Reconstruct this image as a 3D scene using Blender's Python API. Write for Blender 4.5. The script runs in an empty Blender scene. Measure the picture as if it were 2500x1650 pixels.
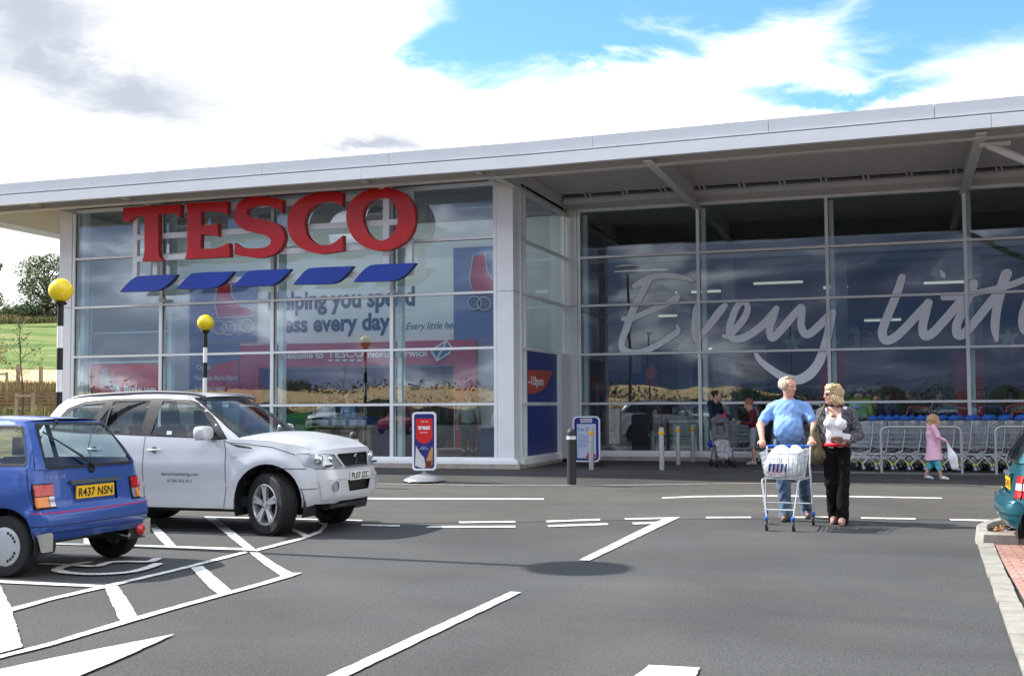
import bpy, math, random
import numpy as np
from math import sin, cos, pi, radians, sqrt, atan2, degrees, tan
from mathutils import Vector, Matrix, geometry
random.seed(7)
SC = bpy.context.scene
COL = SC.collection

# ---------------------------------------------------------------- camera
F_PX, CAM_H = 2857.17, 1.4263          # focal length in pixels of the 2500 px wide photograph, eye height
YAW, PITCH, ROLL = 0.31934, 0.0583, -0.00599
_f = np.array([-sin(YAW)*cos(PITCH), cos(YAW)*cos(PITCH), sin(PITCH)])
_r = np.array([cos(YAW), sin(YAW), 0.0]); _u = np.cross(_r, _f)
_R = _r*cos(ROLL)+_u*sin(ROLL); _U = -_r*sin(ROLL)+_u*cos(ROLL)
cam = bpy.data.cameras.new('camera'); camo = bpy.data.objects.new('camera', cam); COL.objects.link(camo)
cam.sensor_width = 36; cam.lens = F_PX/2500*36; cam.clip_end = 6000; cam.clip_start = 0.05
m = Matrix.Identity(4)
for i in range(3):
    m[i][0] = _R[i]; m[i][1] = _U[i]; m[i][2] = -_f[i]
m[2][3] = CAM_H
camo.matrix_world = m
SC.camera = camo

# ---------------------------------------------------------------- world, sun, exposure
SUN_EL, SUN_DIR = radians(43), (cos(radians(-3)), sin(radians(-3)))    # light travels towards +X and a little towards the viewer
W = bpy.data.worlds.new('World'); SC.world = W; W.use_nodes = True
nt = W.node_tree; nt.nodes.clear()
def N(t, **k):
    n = nt.nodes.new(t)
    for a, b in k.items(): setattr(n, a, b)
    return n
def L(a, b): nt.links.new(a, b)
def M(op, a, b=None, c=None, clamp=False):
    n = N('ShaderNodeMath', operation=op, use_clamp=clamp)
    for i, v in enumerate((a, b, c)):
        if v is None: continue
        if isinstance(v, (int, float)): n.inputs[i].default_value = v
        else: L(v, n.inputs[i])
    return n.outputs[0]
def build_world():
    out = N('ShaderNodeOutputWorld'); bg = N('ShaderNodeBackground'); L(bg.outputs[0], out.inputs[0])
    sky = N('ShaderNodeTexSky', sky_type='NISHITA'); sky.sun_disc = False
    sky.sun_elevation = SUN_EL; sky.sun_rotation = radians(-90-3)+0.0; sky.altitude = 50; sky.air_density = 1.0; sky.dust_density = 0.4; sky.ozone_density = 2.0
    tc = N('ShaderNodeTexCoord'); sep = N('ShaderNodeSeparateXYZ'); L(tc.outputs['Generated'], sep.inputs[0])
    az = M('MULTIPLY', M('ARCTAN2', sep.outputs[0], sep.outputs[1]), 57.2958)
    el = M('MULTIPLY', M('ARCSINE', sep.outputs[2]), 57.2958)
    cmb = N('ShaderNodeCombineXYZ'); L(az, cmb.inputs[0]); L(el, cmb.inputs[1])
    # cloud edges: warp the direction with noise
    mp = N('ShaderNodeMapping'); mp.inputs['Scale'].default_value = (0.16, 0.42, 1); L(cmb.outputs[0], mp.inputs[0])
    nz = N('ShaderNodeTexNoise'); nz.inputs['Scale'].default_value = 1.0; nz.inputs['Detail'].default_value = 9; nz.inputs['Roughness'].default_value = 0.62
    nz.inputs['Distortion'].default_value = 0.5; L(mp.outputs[0], nz.inputs['Vector'])
    sb = N('ShaderNodeVectorMath', operation='SUBTRACT'); L(nz.outputs['Color'], sb.inputs[0]); sb.inputs[1].default_value = (.5, .5, .5)
    sc_ = N('ShaderNodeVectorMath', operation='MULTIPLY'); L(sb.outputs[0], sc_.inputs[0]); sc_.inputs[1].default_value = (9, 5, 0)
    ad = N('ShaderNodeVectorMath', operation='ADD'); L(cmb.outputs[0], ad.inputs[0]); L(sc_.outputs[0], ad.inputs[1])
    P = ad.outputs[0]
    def blob(px, py, rx, ry, soft=0.5):
        a = degrees(math.atan((px-1250)/F_PX))-18.3; e = 3.34+degrees(math.atan((825-py)/F_PX))
        s1 = N('ShaderNodeVectorMath', operation='SUBTRACT'); L(P, s1.inputs[0]); s1.inputs[1].default_value = (a, e, 0)
        s2 = N('ShaderNodeVectorMath', operation='MULTIPLY'); L(s1.outputs[0], s2.inputs[0]); s2.inputs[1].default_value = (50/rx, 50/ry, 0)
        s3 = N('ShaderNodeVectorMath', operation='LENGTH'); L(s2.outputs[0], s3.inputs[0])
        mr = N('ShaderNodeMapRange', interpolation_type='SMOOTHSTEP'); L(s3.outputs['Value'], mr.inputs[0])
        mr.inputs[1].default_value = 1+soft*.5; mr.inputs[2].default_value = 1-soft; mr.inputs[3].default_value = 0; mr.inputs[4].default_value = 1
        return mr.outputs[0]
    blue = None
    for b in ((1330, 60, 400, 165), (1160, 120, 230, 125), (1850, -30, 720, 140), (2380, 85, 350, 165), (1480, 110, 260, 90), (2080, 262, 330, 40, .8), (2230, 190, 170, 70, .8), (2600, -100, 500, 180)):
        v = blob(*b); blue = v if blue is None else M('MAXIMUM', blue, v)
    # overhead and to the right the sky is half open
    nz2 = N('ShaderNodeTexNoise'); nz2.inputs['Scale'].default_value = 2.2; nz2.inputs['Detail'].default_value = 6; L(tc.outputs['Generated'], nz2.inputs['Vector'])
    op = N('ShaderNodeMapRange', interpolation_type='SMOOTHSTEP'); L(nz2.outputs[0], op.inputs[0]); op.inputs[1].default_value = .40; op.inputs[2].default_value = .56
    hi = N('ShaderNodeMapRange', interpolation_type='SMOOTHSTEP'); L(el, hi.inputs[0]); hi.inputs[1].default_value = 21; hi.inputs[2].default_value = 32
    blue = M('MAXIMUM', blue, M('MULTIPLY', M('MULTIPLY', op.outputs[0], hi.outputs[0]), .9))
    grey = None
    for b in ((80, 90, 290, 280, .9), (330, 275, 330, 105, .9), (130, 210, 180, 140, .9), (880, 352, 150, 34, .9)):
        v = blob(*b); grey = v if grey is None else M('MAXIMUM', grey, v)
    for b in ((700, 190, 160, 150, 1.0),):
        grey = M('MAXIMUM', grey, M('MULTIPLY', blob(*b), .12))
    skyc = N('ShaderNodeVectorMath', operation='MULTIPLY'); L(sky.outputs[0], skyc.inputs[0]); skyc.inputs[1].default_value = (SKY_K*.70, SKY_K*1.02, SKY_K*1.08)
    cl = N('ShaderNodeMix', data_type='RGBA'); cl.inputs[6].default_value = (*CLOUD, 1); cl.inputs[7].default_value = (.30, .325, .375, 1); L(grey, cl.inputs[0])
    # the weather behind the viewer: dark slate cloud with paler billows and a strip of deep blue
    bk = N('ShaderNodeMapRange', interpolation_type='SMOOTHSTEP'); L(sep.outputs[1], bk.inputs[0]); bk.inputs[1].default_value = .25; bk.inputs[2].default_value = -.35
    mp3 = N('ShaderNodeMapping'); mp3.inputs['Scale'].default_value = (9, 9, 24); L(tc.outputs['Generated'], mp3.inputs[0])
    nz3 = N('ShaderNodeTexNoise'); nz3.inputs['Scale'].default_value = 1.0; nz3.inputs['Detail'].default_value = 7; nz3.inputs['Distortion'].default_value = .4; L(mp3.outputs[0], nz3.inputs['Vector'])
    rp = N('ShaderNodeValToRGB'); L(nz3.outputs[0], rp.inputs[0]); e = rp.color_ramp.elements
    e[0].position = .36; e[0].color = (.05, .09, .19, 1); e[1].position = .66; e[1].color = (.62, .64, .68, 1)
    for p_, c_ in ((.43, (.075, .10, .18, 1)), (.50, (.12, .145, .225, 1)), (.56, (.19, .215, .31, 1)), (.61, (.40, .43, .50, 1))):
        q = e.new(p_); q.color = c_
    lft = N('ShaderNodeMapRange', interpolation_type='SMOOTHSTEP'); L(sep.outputs[0], lft.inputs[0]); lft.inputs[1].default_value = -.18; lft.inputs[2].default_value = -.55; lft.inputs[3].default_value = .84; lft.inputs[4].default_value = 1.9
    bkc = N('ShaderNodeVectorMath', operation='SCALE'); L(rp.outputs[0], bkc.inputs[0]); L(lft.outputs[0], bkc.inputs['Scale'])
    # high clouds are dimmed, but boosted behind the viewer to light the facade
    frt = N('ShaderNodeMapRange', interpolation_type='SMOOTHSTEP'); L(el, frt.inputs[0]); frt.inputs[1].default_value = 22; frt.inputs[2].default_value = 40; frt.inputs[3].default_value = 1; frt.inputs[4].default_value = HIGH_K
    clk = N('ShaderNodeVectorMath', operation='SCALE'); L(cl.outputs[2], clk.inputs[0]); L(M('MULTIPLY', frt.outputs[0], M('MULTIPLY_ADD', bk.outputs[0], BACK_HIGH, 1.0)), clk.inputs['Scale'])
    mx = N('ShaderNodeMix', data_type='RGBA'); L(blue, mx.inputs[0]); L(clk.outputs[0], mx.inputs[6]); L(skyc.outputs[0], mx.inputs[7])
    mx2 = N('ShaderNodeMix', data_type='RGBA'); lowb = N('ShaderNodeMapRange', interpolation_type='SMOOTHSTEP'); L(el, lowb.inputs[0]); lowb.inputs[1].default_value = 34; lowb.inputs[2].default_value = 20; L(M('MULTIPLY', bk.outputs[0], lowb.outputs[0]), mx2.inputs[0]); L(mx.outputs[2], mx2.inputs[6]); L(bkc.outputs[0], mx2.inputs[7])
    L(mx2.outputs[2], bg.inputs[0]); bg.inputs[1].default_value = 1.0
SKY_K, CLOUD, HIGH_K, BACK_HIGH = 0.115, (.86, .86, .845), .58, 2.4
build_world()
W.cycles_visibility.camera = True
sun = bpy.data.lights.new('sun', 'SUN'); sun.energy = 4.2; sun.angle = radians(.5); sun.color = (1, .955, .89)
suno = bpy.data.objects.new('sun', sun); COL.objects.link(suno)
d = Vector((SUN_DIR[0]*cos(SUN_EL), SUN_DIR[1]*cos(SUN_EL), -sin(SUN_EL)))
suno.rotation_euler = d.to_track_quat('-Z', 'Y').to_euler(); suno.location = (-20, 0, 30)
SC.view_settings.view_transform = 'Standard'; SC.view_settings.look = 'None'; SC.view_settings.gamma = 1; SC.view_settings.exposure = 1.05
SC.cycles.max_bounces = 8; SC.cycles.transparent_max_bounces = 24; SC.cycles.glossy_bounces = 4; SC.cycles.diffuse_bounces = 3

# ---------------------------------------------------------------- helpers
def ray(x, y): return _f+_R*(x-1250)/F_PX-_U*(y-825)/F_PX
def G(x, y, z=0.0):
    d = ray(x, y); t = (z-CAM_H)/d[2]; return d*t+np.array([0, 0, CAM_H])
def PY(x, y, Y):
    d = ray(x, y); return d*(Y/d[1])+np.array([0, 0, CAM_H])
def PXX(x, y, X):
    d = ray(x, y); return d*(X/d[0])+np.array([0, 0, CAM_H])

def tag(o, label=None, cat=None, group=None, kind=None):
    if label: o['label'] = label
    if cat: o['category'] = cat
    if group: o['group'] = group
    if kind: o['kind'] = kind
    return o
def thing(name, label, cat, loc=(0, 0, 0), rotz=0, group=None, kind=None):
    o = bpy.data.objects.new(name, None); COL.objects.link(o); o.empty_display_size = .2
    o.location = loc; o.rotation_euler = (0, 0, rotz)
    o['_m'] = 0; del o['_m']
    return tag(o, label, cat, group, kind)
def basis(o):
    return Matrix.Translation(o.location) @ o.rotation_euler.to_matrix().to_4x4()
KIDS = {}
def world_m(q):
    return basis(q) if q.parent is None else world_m(q.parent) @ q.matrix_parent_inverse @ basis(q)
def setparent(o, p, world=False):
    o.parent = p
    KIDS.setdefault(p.name, []).append(o)
    if world:
        o.matrix_parent_inverse = world_m(p).inverted()
def dup(root, loc=None, rotz=None, label=None, group=None, name=None):
    def cp(o, par):
        c = o.copy(); COL.objects.link(c)
        if par is not None: c.parent = par
        for k in KIDS.get(o.name, []):
            q = cp(k, c); KIDS.setdefault(c.name, []).append(q)
        return c
    r = cp(root, None)
    if name: r.name = name
    if loc is not None: r.location = loc
    if rotz is not None: r.rotation_euler = (0, 0, rotz)
    if label: r['label'] = label
    if group: r['group'] = group
    return r

class MB:
    def __init__(s): s.v = []; s.f = []; s.m = []; s.flat = False
    def add(s, vs, fs, m=0):
        b = len(s.v); s.v += [tuple(map(float, v)) for v in vs]
        for f in fs: s.f.append(tuple(b+i for i in f)); s.m.append(m)
        return s
    def poly(s, pts, m=0): return s.add(pts, [tuple(range(len(pts)))], m)
    def box(s, x0, x1, y0, y1, z0, z1, m=0):
        v = [(x, y, z) for x in (x0, x1) for y in (y0, y1) for z in (z0, z1)]
        return s.add(v, [(0, 1, 3, 2), (4, 6, 7, 5), (0, 4, 5, 1), (2, 3, 7, 6), (0, 2, 6, 4), (1, 5, 7, 3)], m)
    def bar(s, a, b, w, h, m=0, up=(0, 0, 1)):
        a = Vector(a); b = Vector(b); d = (b-a).normalized(); u = Vector(up)
        x = d.cross(u)
        if x.length < 1e-4: x = d.cross(Vector((0, 1, 0)))
        x.normalize(); u = x.cross(d)
        v = [p+x*sx*w/2+u*su*h/2 for p in (a, b) for sx, su in ((-1, -1), (1, -1), (1, 1), (-1, 1))]
        return s.add(v, [(3, 2, 1, 0), (4, 5, 6, 7), (0, 1, 5, 4), (1, 2, 6, 5), (2, 3, 7, 6), (3, 0, 4, 7)], m)
    def tube(s, path, r, n=8, m=0, cap=True, closed=False):
        P = [Vector(p) for p in path]; k = len(P)
        rs = r if isinstance(r, (list, tuple)) else [r]*k
        T = []
        for i in range(k):
            a = P[i-1] if (i or closed) else P[0]; b = P[(i+1) % k] if (i < k-1 or closed) else P[-1]
            T.append((b-a).normalized())
        u = T[0].orthogonal().normalized(); vs = []
        for i in range(k):
            u = (u-T[i]*u.dot(T[i])).normalized(); w = T[i].cross(u)
            for j in range(n):
                a = 2*pi*j/n; vs.append(P[i]+(u*cos(a)+w*sin(a))*rs[i])
        fs = []
        for i in range(k if closed else k-1):
            for j in range(n):
                a = i*n+j; b = i*n+(j+1) % n; c = ((i+1) % k)*n+(j+1) % n; d = ((i+1) % k)*n+j
                fs.append((a, b, c, d))
        if cap and not closed: fs += [tuple(range(n))[::-1], tuple((k-1)*n+j for j in range(n))]
        return s.add(vs, fs, m)
    def lathe(s, prof, c=(0, 0, 0), n=20, m=0, axis='z', sx=1, sy=1, cap=True):
        vs = []
        for r, z in prof:
            for j in range(n):
                a = 2*pi*j/n; p = (r*cos(a)*sx, r*sin(a)*sy, z)
                if axis == 'y': p = (p[0], p[2], p[1])
                if axis == 'x': p = (p[2], p[0], p[1])
                vs.append((p[0]+c[0], p[1]+c[1], p[2]+c[2]))
        fs = [(i*n+j, i*n+(j+1) % n, (i+1)*n+(j+1) % n, (i+1)*n+j) for i in range(len(prof)-1) for j in range(n)]
        if cap and prof[0][0] > 1e-5: fs.append(tuple(range(n))[::-1])
        if cap and prof[-1][0] > 1e-5: fs.append(tuple((len(prof)-1)*n+j for j in range(n)))
        return s.add(vs, fs, m)
    def ell(s, c, r, n=12, k=8, m=0, mat3=None):
        prof = [(sin(pi*i/k), -cos(pi*i/k)) for i in range(k+1)]; vs = []
        for a, z in prof:
            for j in range(n):
                p = Vector((a*cos(2*pi*j/n)*r[0], a*sin(2*pi*j/n)*r[1], z*r[2]))
                if mat3 is not None: p = mat3 @ p
                vs.append((p[0]+c[0], p[1]+c[1], p[2]+c[2]))
        return s.add(vs, [(i*n+j, i*n+(j+1) % n, (i+1)*n+(j+1) % n, (i+1)*n+j) for i in range(k) for j in range(n)], m)
    def sell(s, c, r, e=.5, n=20, k=12, m=0):
        """rounded box: super-ellipsoid"""
        sp = lambda v, q: (1 if v >= 0 else -1)*abs(v)**q
        return s.grid(lambda u, v: (c[0]+r[0]*sp(cos(-pi/2+pi*u), e)*sp(cos(2*pi*v), e), c[1]+r[1]*sp(cos(-pi/2+pi*u), e)*sp(sin(2*pi*v), e), c[2]+r[2]*sp(sin(-pi/2+pi*u), e)), k, n, m)
    def prism(s, pts, fn, t, m=0, mside=None):
        """2D outline pts; fn(a, b, d) -> 3D, d is depth 0..t"""
        n = len(pts); A = [fn(a, b, 0) for a, b in pts]; B = [fn(a, b, t) for a, b in pts]
        tri = geometry.tessellate_polygon([[Vector((a, b, 0)) for a, b in pts]])
        s.add(A, tri, m); s.add(B, [t_[::-1] for t_ in tri], m)
        return s.add(A+B, [(i, (i+1) % n, n+(i+1) % n, n+i) for i in range(n)], m if mside is None else mside)
    def sheet(s, pts, fn, m=0, holes=()):
        loops = [pts]+list(holes); tri = geometry.tessellate_polygon([[Vector((a, b, 0)) for a, b in l] for l in loops])
        fl = [p for l in loops for p in l]
        return s.add([fn(a, b) for a, b in fl], tri, m)
    def grid(s, fn, nu, nv, m=0, wrap=False):
        vs = [fn(i/nu, j/nv) for i in range(nu+1) for j in range(nv+1)]
        return s.add(vs, [(i*(nv+1)+j, (i+1)*(nv+1)+j, (i+1)*(nv+1)+j+1, i*(nv+1)+j+1) for i in range(nu) for j in range(nv)], m)
    def text(s, body, fn, w=None, h=1.0, m=0, align='l', bold=0.0, shear=0.0, sp=1.0):
        vs, fs, (x0, x1, y0, y1) = glyphs(body, bold, shear, sp)
        k = h/.72; kx = k if w is None else w/(x1-x0)
        ox = {'l': x0, 'c': (x0+x1)/2, 'r': x1}[align]
        return s.add([fn((x-ox)*kx, y*k) for x, y in vs], fs, m)
    def build(s, name, mats, parent=None, world=False, smooth=False, loc=None, rotz=0, angle=None):
        me = bpy.data.meshes.new(name); me.from_pydata(s.v, [], s.f)
        mats = mats if isinstance(mats, (list, tuple)) else [mats]
        for q in mats: me.materials.append(q)
        me.polygons.foreach_set('material_index', s.m)
        if smooth and not angle: angle = 66
        if smooth or angle:
            me.polygons.foreach_set('use_smooth', [True]*len(me.polygons))
            if angle: me.set_sharp_from_angle(angle=radians(angle))
        me.update()
        o = bpy.data.objects.new(name, me); COL.objects.link(o)
        if loc is not None: o.location = loc
        if rotz: o.rotation_euler = (0, 0, rotz)
        if parent is not None: setparent(o, parent, world)
        return o
_gl = {}
def glyphs(body, bold, shear, sp):
    k = (body, bold, shear, sp)
    if k in _gl: return _gl[k]
    cu = bpy.data.curves.new('t', 'FONT'); cu.body = body; cu.size = 1; cu.offset = bold; cu.shear = shear; cu.space_character = sp; cu.resolution_u = 3
    o = bpy.data.objects.new('t', cu); COL.objects.link(o); bpy.context.view_layer.update()
    me = bpy.data.meshes.new_from_object(o.evaluated_get(bpy.context.evaluated_depsgraph_get()))
    vs = [(v.co.x, v.co.y) for v in me.vertices]; fs = [tuple(p.vertices) for p in me.polygons]
    bpy.data.objects.remove(o); bpy.data.curves.remove(cu); bpy.data.meshes.remove(me)
    xs = [a for a, b in vs] or [0, 1]; ys = [b for a, b in vs] or [0, 1]
    _gl[k] = (vs, fs, (min(xs), max(xs), min(ys), max(ys))); return _gl[k]
def smooth_path(pts, n=6, closed=False):
    P = [np.array(p, float) for p in pts]; out = []; k = len(P)
    rng = range(k if closed else k-1)
    for i in rng:
        p0 = P[i-1] if (i or closed) else P[0]; p1 = P[i]; p2 = P[(i+1) % k]; p3 = P[(i+2) % k] if (i+2 < k or closed) else P[-1]
        for j in range(n):
            t = j/n; out.append(.5*((2*p1)+(-p0+p2)*t+(2*p0-5*p1+4*p2-p3)*t*t+(-p0+3*p1-3*p2+p3)*t**3))
    if not closed: out.append(P[-1])
    return out
def ribbon(pts, ws, n=8):
    """2D stroke outline strips: returns list of quads/caps as (verts, faces)"""
    q = smooth_path([(*p, w) for p, w in zip(pts, ws)], n); vs = []; fs = []
    k = len(q)
    for i in range(k):
        a = q[max(i-1, 0)]; b = q[min(i+1, k-1)]; d = b[:2]-a[:2]; d = d/(np.hypot(*d)+1e-9); nn = np.array([-d[1], d[0]])
        vs += [q[i][:2]+nn*q[i][2]/2, q[i][:2]-nn*q[i][2]/2]
    fs = [(2*i, 2*i+1, 2*i+3, 2*i+2) for i in range(k-1)]
    for e, s_ in ((0, -1), (k-1, 1)):
        c = q[e]; a = q[max(e-1, 0)]; b = q[min(e+1, k-1)]; d = (b[:2]-a[:2]); an = atan2(d[1], d[0])+(pi if s_ < 0 else 0)
        base = len(vs); m_ = 8
        for j in range(m_+1):
            t = an-pi/2+pi*j/m_; vs.append(c[:2]+np.array([cos(t), sin(t)])*c[2]/2)
        fs.append(tuple(range(base, base+m_+1)))
    return vs, fs

# ---------------------------------------------------------------- materials
def mat(name, col, rough=.5, metal=0.0, spec=.5, coat=0.0, emit=None, es=0.0, noise=None, bump=None, alpha=1.0, trans=0.0):
    """noise=(scale, amount, detail) varies the colour, bump=(scale, strength) the surface"""
    mt = bpy.data.materials.new(name); mt.use_nodes = True; t = mt.node_tree; b = t.nodes['Principled BSDF']
    b.inputs['Base Color'].default_value = (*col, 1); b.inputs['Roughness'].default_value = rough; b.inputs['Metallic'].default_value = metal
    b.inputs['Specular IOR Level'].default_value = spec; b.inputs['Coat Weight'].default_value = coat; b.inputs['Coat Roughness'].default_value = .04
    if trans: b.inputs['Transmission Weight'].default_value = trans
    if emit: b.inputs['Emission Color'].default_value = (*emit, 1); b.inputs['Emission Strength'].default_value = es
    tc = None
    if noise or bump: tc = t.nodes.new('ShaderNodeTexCoord')
    if noise:
        nz = t.nodes.new('ShaderNodeTexNoise'); nz.inputs['Scale'].default_value = noise[0]; nz.inputs['Detail'].default_value = noise[2] if len(noise) > 2 else 5
        t.links.new(tc.outputs['Object'], nz.inputs['Vector'])
        mr = t.nodes.new('ShaderNodeMapRange'); t.links.new(nz.outputs[0], mr.inputs[0]); mr.inputs[1].default_value = .3; mr.inputs[2].default_value = .7
        mr.inputs[3].default_value = 1-noise[1]; mr.inputs[4].default_value = 1+noise[1]
        vm = t.nodes.new('ShaderNodeVectorMath'); vm.operation = 'SCALE'; vm.inputs[0].default_value = col; t.links.new(mr.outputs[0], vm.inputs['Scale'])
        t.links.new(vm.outputs[0], b.inputs['Base Color'])
        mr2 = t.nodes.new('ShaderNodeMapRange'); t.links.new(nz.outputs[0], mr2.inputs[0]); mr2.inputs[3].default_value = max(0, rough-.08); mr2.inputs[4].default_value = min(1, rough+.08)
        t.links.new(mr2.outputs[0], b.inputs['Roughness'])
    if bump:
        n2 = t.nodes.new('ShaderNodeTexNoise'); n2.inputs['Scale'].default_value = bump[0]; n2.inputs['Detail'].default_value = 4; t.links.new(tc.outputs['Object'], n2.inputs['Vector'])
        bp = t.nodes.new('ShaderNodeBump'); bp.inputs['Strength'].default_value = bump[1]; bp.inputs['Distance'].default_value = bump[2] if len(bump) > 2 else .02; t.links.new(n2.outputs[0], bp.inputs['Height'])
        t.links.new(bp.outputs[0], b.inputs['Normal'])
    return mt
def glassmat(name, tint, refl, r0=.06, rough=0.0, gcol=(1, 1, 1)):
    """thin coated pane: transparent film plus a mirror reflection that grows towards grazing angles"""
    mt = bpy.data.materials.new(name); mt.use_nodes = True; t = mt.node_tree; t.nodes.clear()
    o = t.nodes.new('ShaderNodeOutputMaterial'); tr = t.nodes.new('ShaderNodeBsdfTransparent'); tr.inputs[0].default_value = (*tint, 1)
    gl = t.nodes.new('ShaderNodeBsdfGlossy'); gl.inputs['Roughness'].default_value = rough; gl.inputs[0].default_value = (*gcol, 1)
    fr = t.nodes.new('ShaderNodeLayerWeight'); fr.inputs[0].default_value = .5
    pw = t.nodes.new('ShaderNodeMath'); pw.operation = 'POWER'; t.links.new(fr.outputs['Facing'], pw.inputs[0]); pw.inputs[1].default_value = 3.6
    mr = t.nodes.new('ShaderNodeMapRange'); t.links.new(pw.outputs[0], mr.inputs[0]); mr.inputs[1].default_value = 0.0; mr.inputs[2].default_value = 1; mr.inputs[3].default_value = r0; mr.inputs[4].default_value = refl
    # slight waviness of float glass
    tc = t.nodes.new('ShaderNodeTexCoord'); nz = t.nodes.new('ShaderNodeTexNoise'); nz.inputs['Scale'].default_value = .9; nz.inputs['Detail'].default_value = 1
    t.links.new(tc.outputs['Object'], nz.inputs['Vector']); bp = t.nodes.new('ShaderNodeBump'); bp.inputs['Strength'].default_value = .02; bp.inputs['Distance'].default_value = .1
    t.links.new(nz.outputs[0], bp.inputs['Height']); t.links.new(bp.outputs[0], gl.inputs['Normal'])
    mx = t.nodes.new('ShaderNodeMixShader'); t.links.new(mr.outputs[0], mx.inputs[0]); t.links.new(tr.outputs[0], mx.inputs[1]); t.links.new(gl.outputs[0], mx.inputs[2])
    t.links.new(mx.outputs[0], o.inputs[0]); return mt
_mc = {}
def C(r, g, b, rough=.5, **k):
    """cached plain material from display colour 0..255"""
    key = (r, g, b, rough, tuple(sorted(k.items())))
    if key not in _mc:
        lin = [((c/255+.055)/1.055)**2.4 if c/255 > .04045 else c/255/12.92 for c in (r, g, b)]
        _mc[key] = mat('paint_%d_%d_%d' % (r, g, b), tuple(lin), rough, **k)
    return _mc[key]

ORD = ['first', 'second', 'third', 'fourth', 'fifth', 'sixth', 'seventh', 'eighth', 'ninth', 'tenth', 'eleventh', 'twelfth', 'thirteenth', 'fourteenth', 'fifteenth', 'sixteenth']
# ================================================================= SETTING
YL, YR = 23.83, 28.03                      # glass planes of the projecting and the set-back shopfront
def asphalt(name, base, speck=1.0, warm=0.0, mark=False):
    mt = bpy.data.materials.new(name); mt.use_nodes = True; t = mt.node_tree; b = t.nodes['Principled BSDF']; b.inputs['Roughness'].default_value = .82; b.inputs['Specular IOR Level'].default_value = .35
    def n_(tp, **k):
        n = t.nodes.new(tp)
        for a, v in k.items(): setattr(n, a, v)
        return n
    def noise(scale, det, vec=None, dist=0, rough=.5):
        z = n_('ShaderNodeTexNoise'); z.inputs['Scale'].default_value = scale; z.inputs['Detail'].default_value = det; z.inputs['Distortion'].default_value = dist; z.inputs['Roughness'].default_value = rough
        t.links.new(vec or tc.outputs['Object'], z.inputs['Vector']); return z.outputs[0]
    def rng(v, a, b_, c, d):
        r = n_('ShaderNodeMapRange'); t.links.new(v, r.inputs[0]); r.inputs[1].default_value = a; r.inputs[2].default_value = b_; r.inputs[3].default_value = c; r.inputs[4].default_value = d; return r.outputs[0]
    def mul(a, b_):
        r = n_('ShaderNodeMath', operation='MULTIPLY'); t.links.new(a, r.inputs[0])
        if isinstance(b_, float): r.inputs[1].default_value = b_
        else: t.links.new(b_, r.inputs[1])
        return r.outputs[0]
    tc = n_('ShaderNodeTexCoord')
    fine = rng(noise(58, 4, rough=.85), .38, .62, 1-.55*speck, 1+.68*speck)
    mid = rng(noise(22, 4), .3, .7, .88, 1.13); big = rng(noise(.33, 6, dist=.8), .3, .7, .80, 1.2)
    mp = n_('ShaderNodeMapping'); mp.inputs['Scale'].default_value = (.5, 1.1, 1); mp.inputs['Rotation'].default_value = (0, 0, .9); t.links.new(tc.outputs['Object'], mp.inputs[0])
    streak = rng(noise(1.0, 3, mp.outputs[0], .6), .35, .7, .90, 1.11)
    f = mul(mul(mul(fine, mid), big), streak)
    vm = n_('ShaderNodeVectorMath', operation='SCALE'); vm.inputs[0].default_value = base; t.links.new(f, vm.inputs['Scale'])
    dust = rng(noise(.45, 5, dist=1.2), .48, .74, 0, .34+warm)
    mx = n_('ShaderNodeMix', data_type='RGBA'); t.links.new(dust, mx.inputs[0]); t.links.new(vm.outputs[0], mx.inputs[6]); mx.inputs[7].default_value = (.098, .086, .074, 1)
    col = mx.outputs[2]
    if mark:   # thermoplastic paint over the stones, chipped and dirty in places
        mx2 = n_('ShaderNodeMix', data_type='RGBA'); w = rng(noise(38, 5, rough=.7), .35, .46, .0, 1.0); w2 = rng(noise(2.6, 5, rough=.7), .34, .52, .62, 1.0)
        t.links.new(mul(w, w2), mx2.inputs[0]); t.links.new(col, mx2.inputs[6]); mx2.inputs[7].default_value = (.80, .79, .75, 1); col = mx2.outputs[2]
        b.inputs['Roughness'].default_value = .6
    t.links.new(col, b.inputs['Base Color'])
    bp = n_('ShaderNodeBump'); bp.inputs['Strength'].default_value = .55; bp.inputs['Distance'].default_value = .008; t.links.new(noise(130, 3, rough=.7), bp.inputs['Height']); t.links.new(bp.outputs[0], b.inputs['Normal'])
    return mt
A_PARK = asphalt('car_park_asphalt', (.0545, .056, .0565)); A_ROAD = asphalt('road_asphalt', (.070, .067, .0625), .7, .1); A_PAVE = asphalt('pavement_asphalt', (.048, .048, .047), .7)
A_MARK = asphalt('road_paint', (.10, .10, .098), mark=True)
KERBM = mat('kerb_concrete', (.27, .257, .225), .85, noise=(6, .2), bump=(60, .3, .004))

g = MB(); g.box(-60, 60, -48, 60, -.3, 0); tag(g.build('ground', A_PARK), 'dark grey asphalt of the car park', 'ground', kind='structure')

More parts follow.
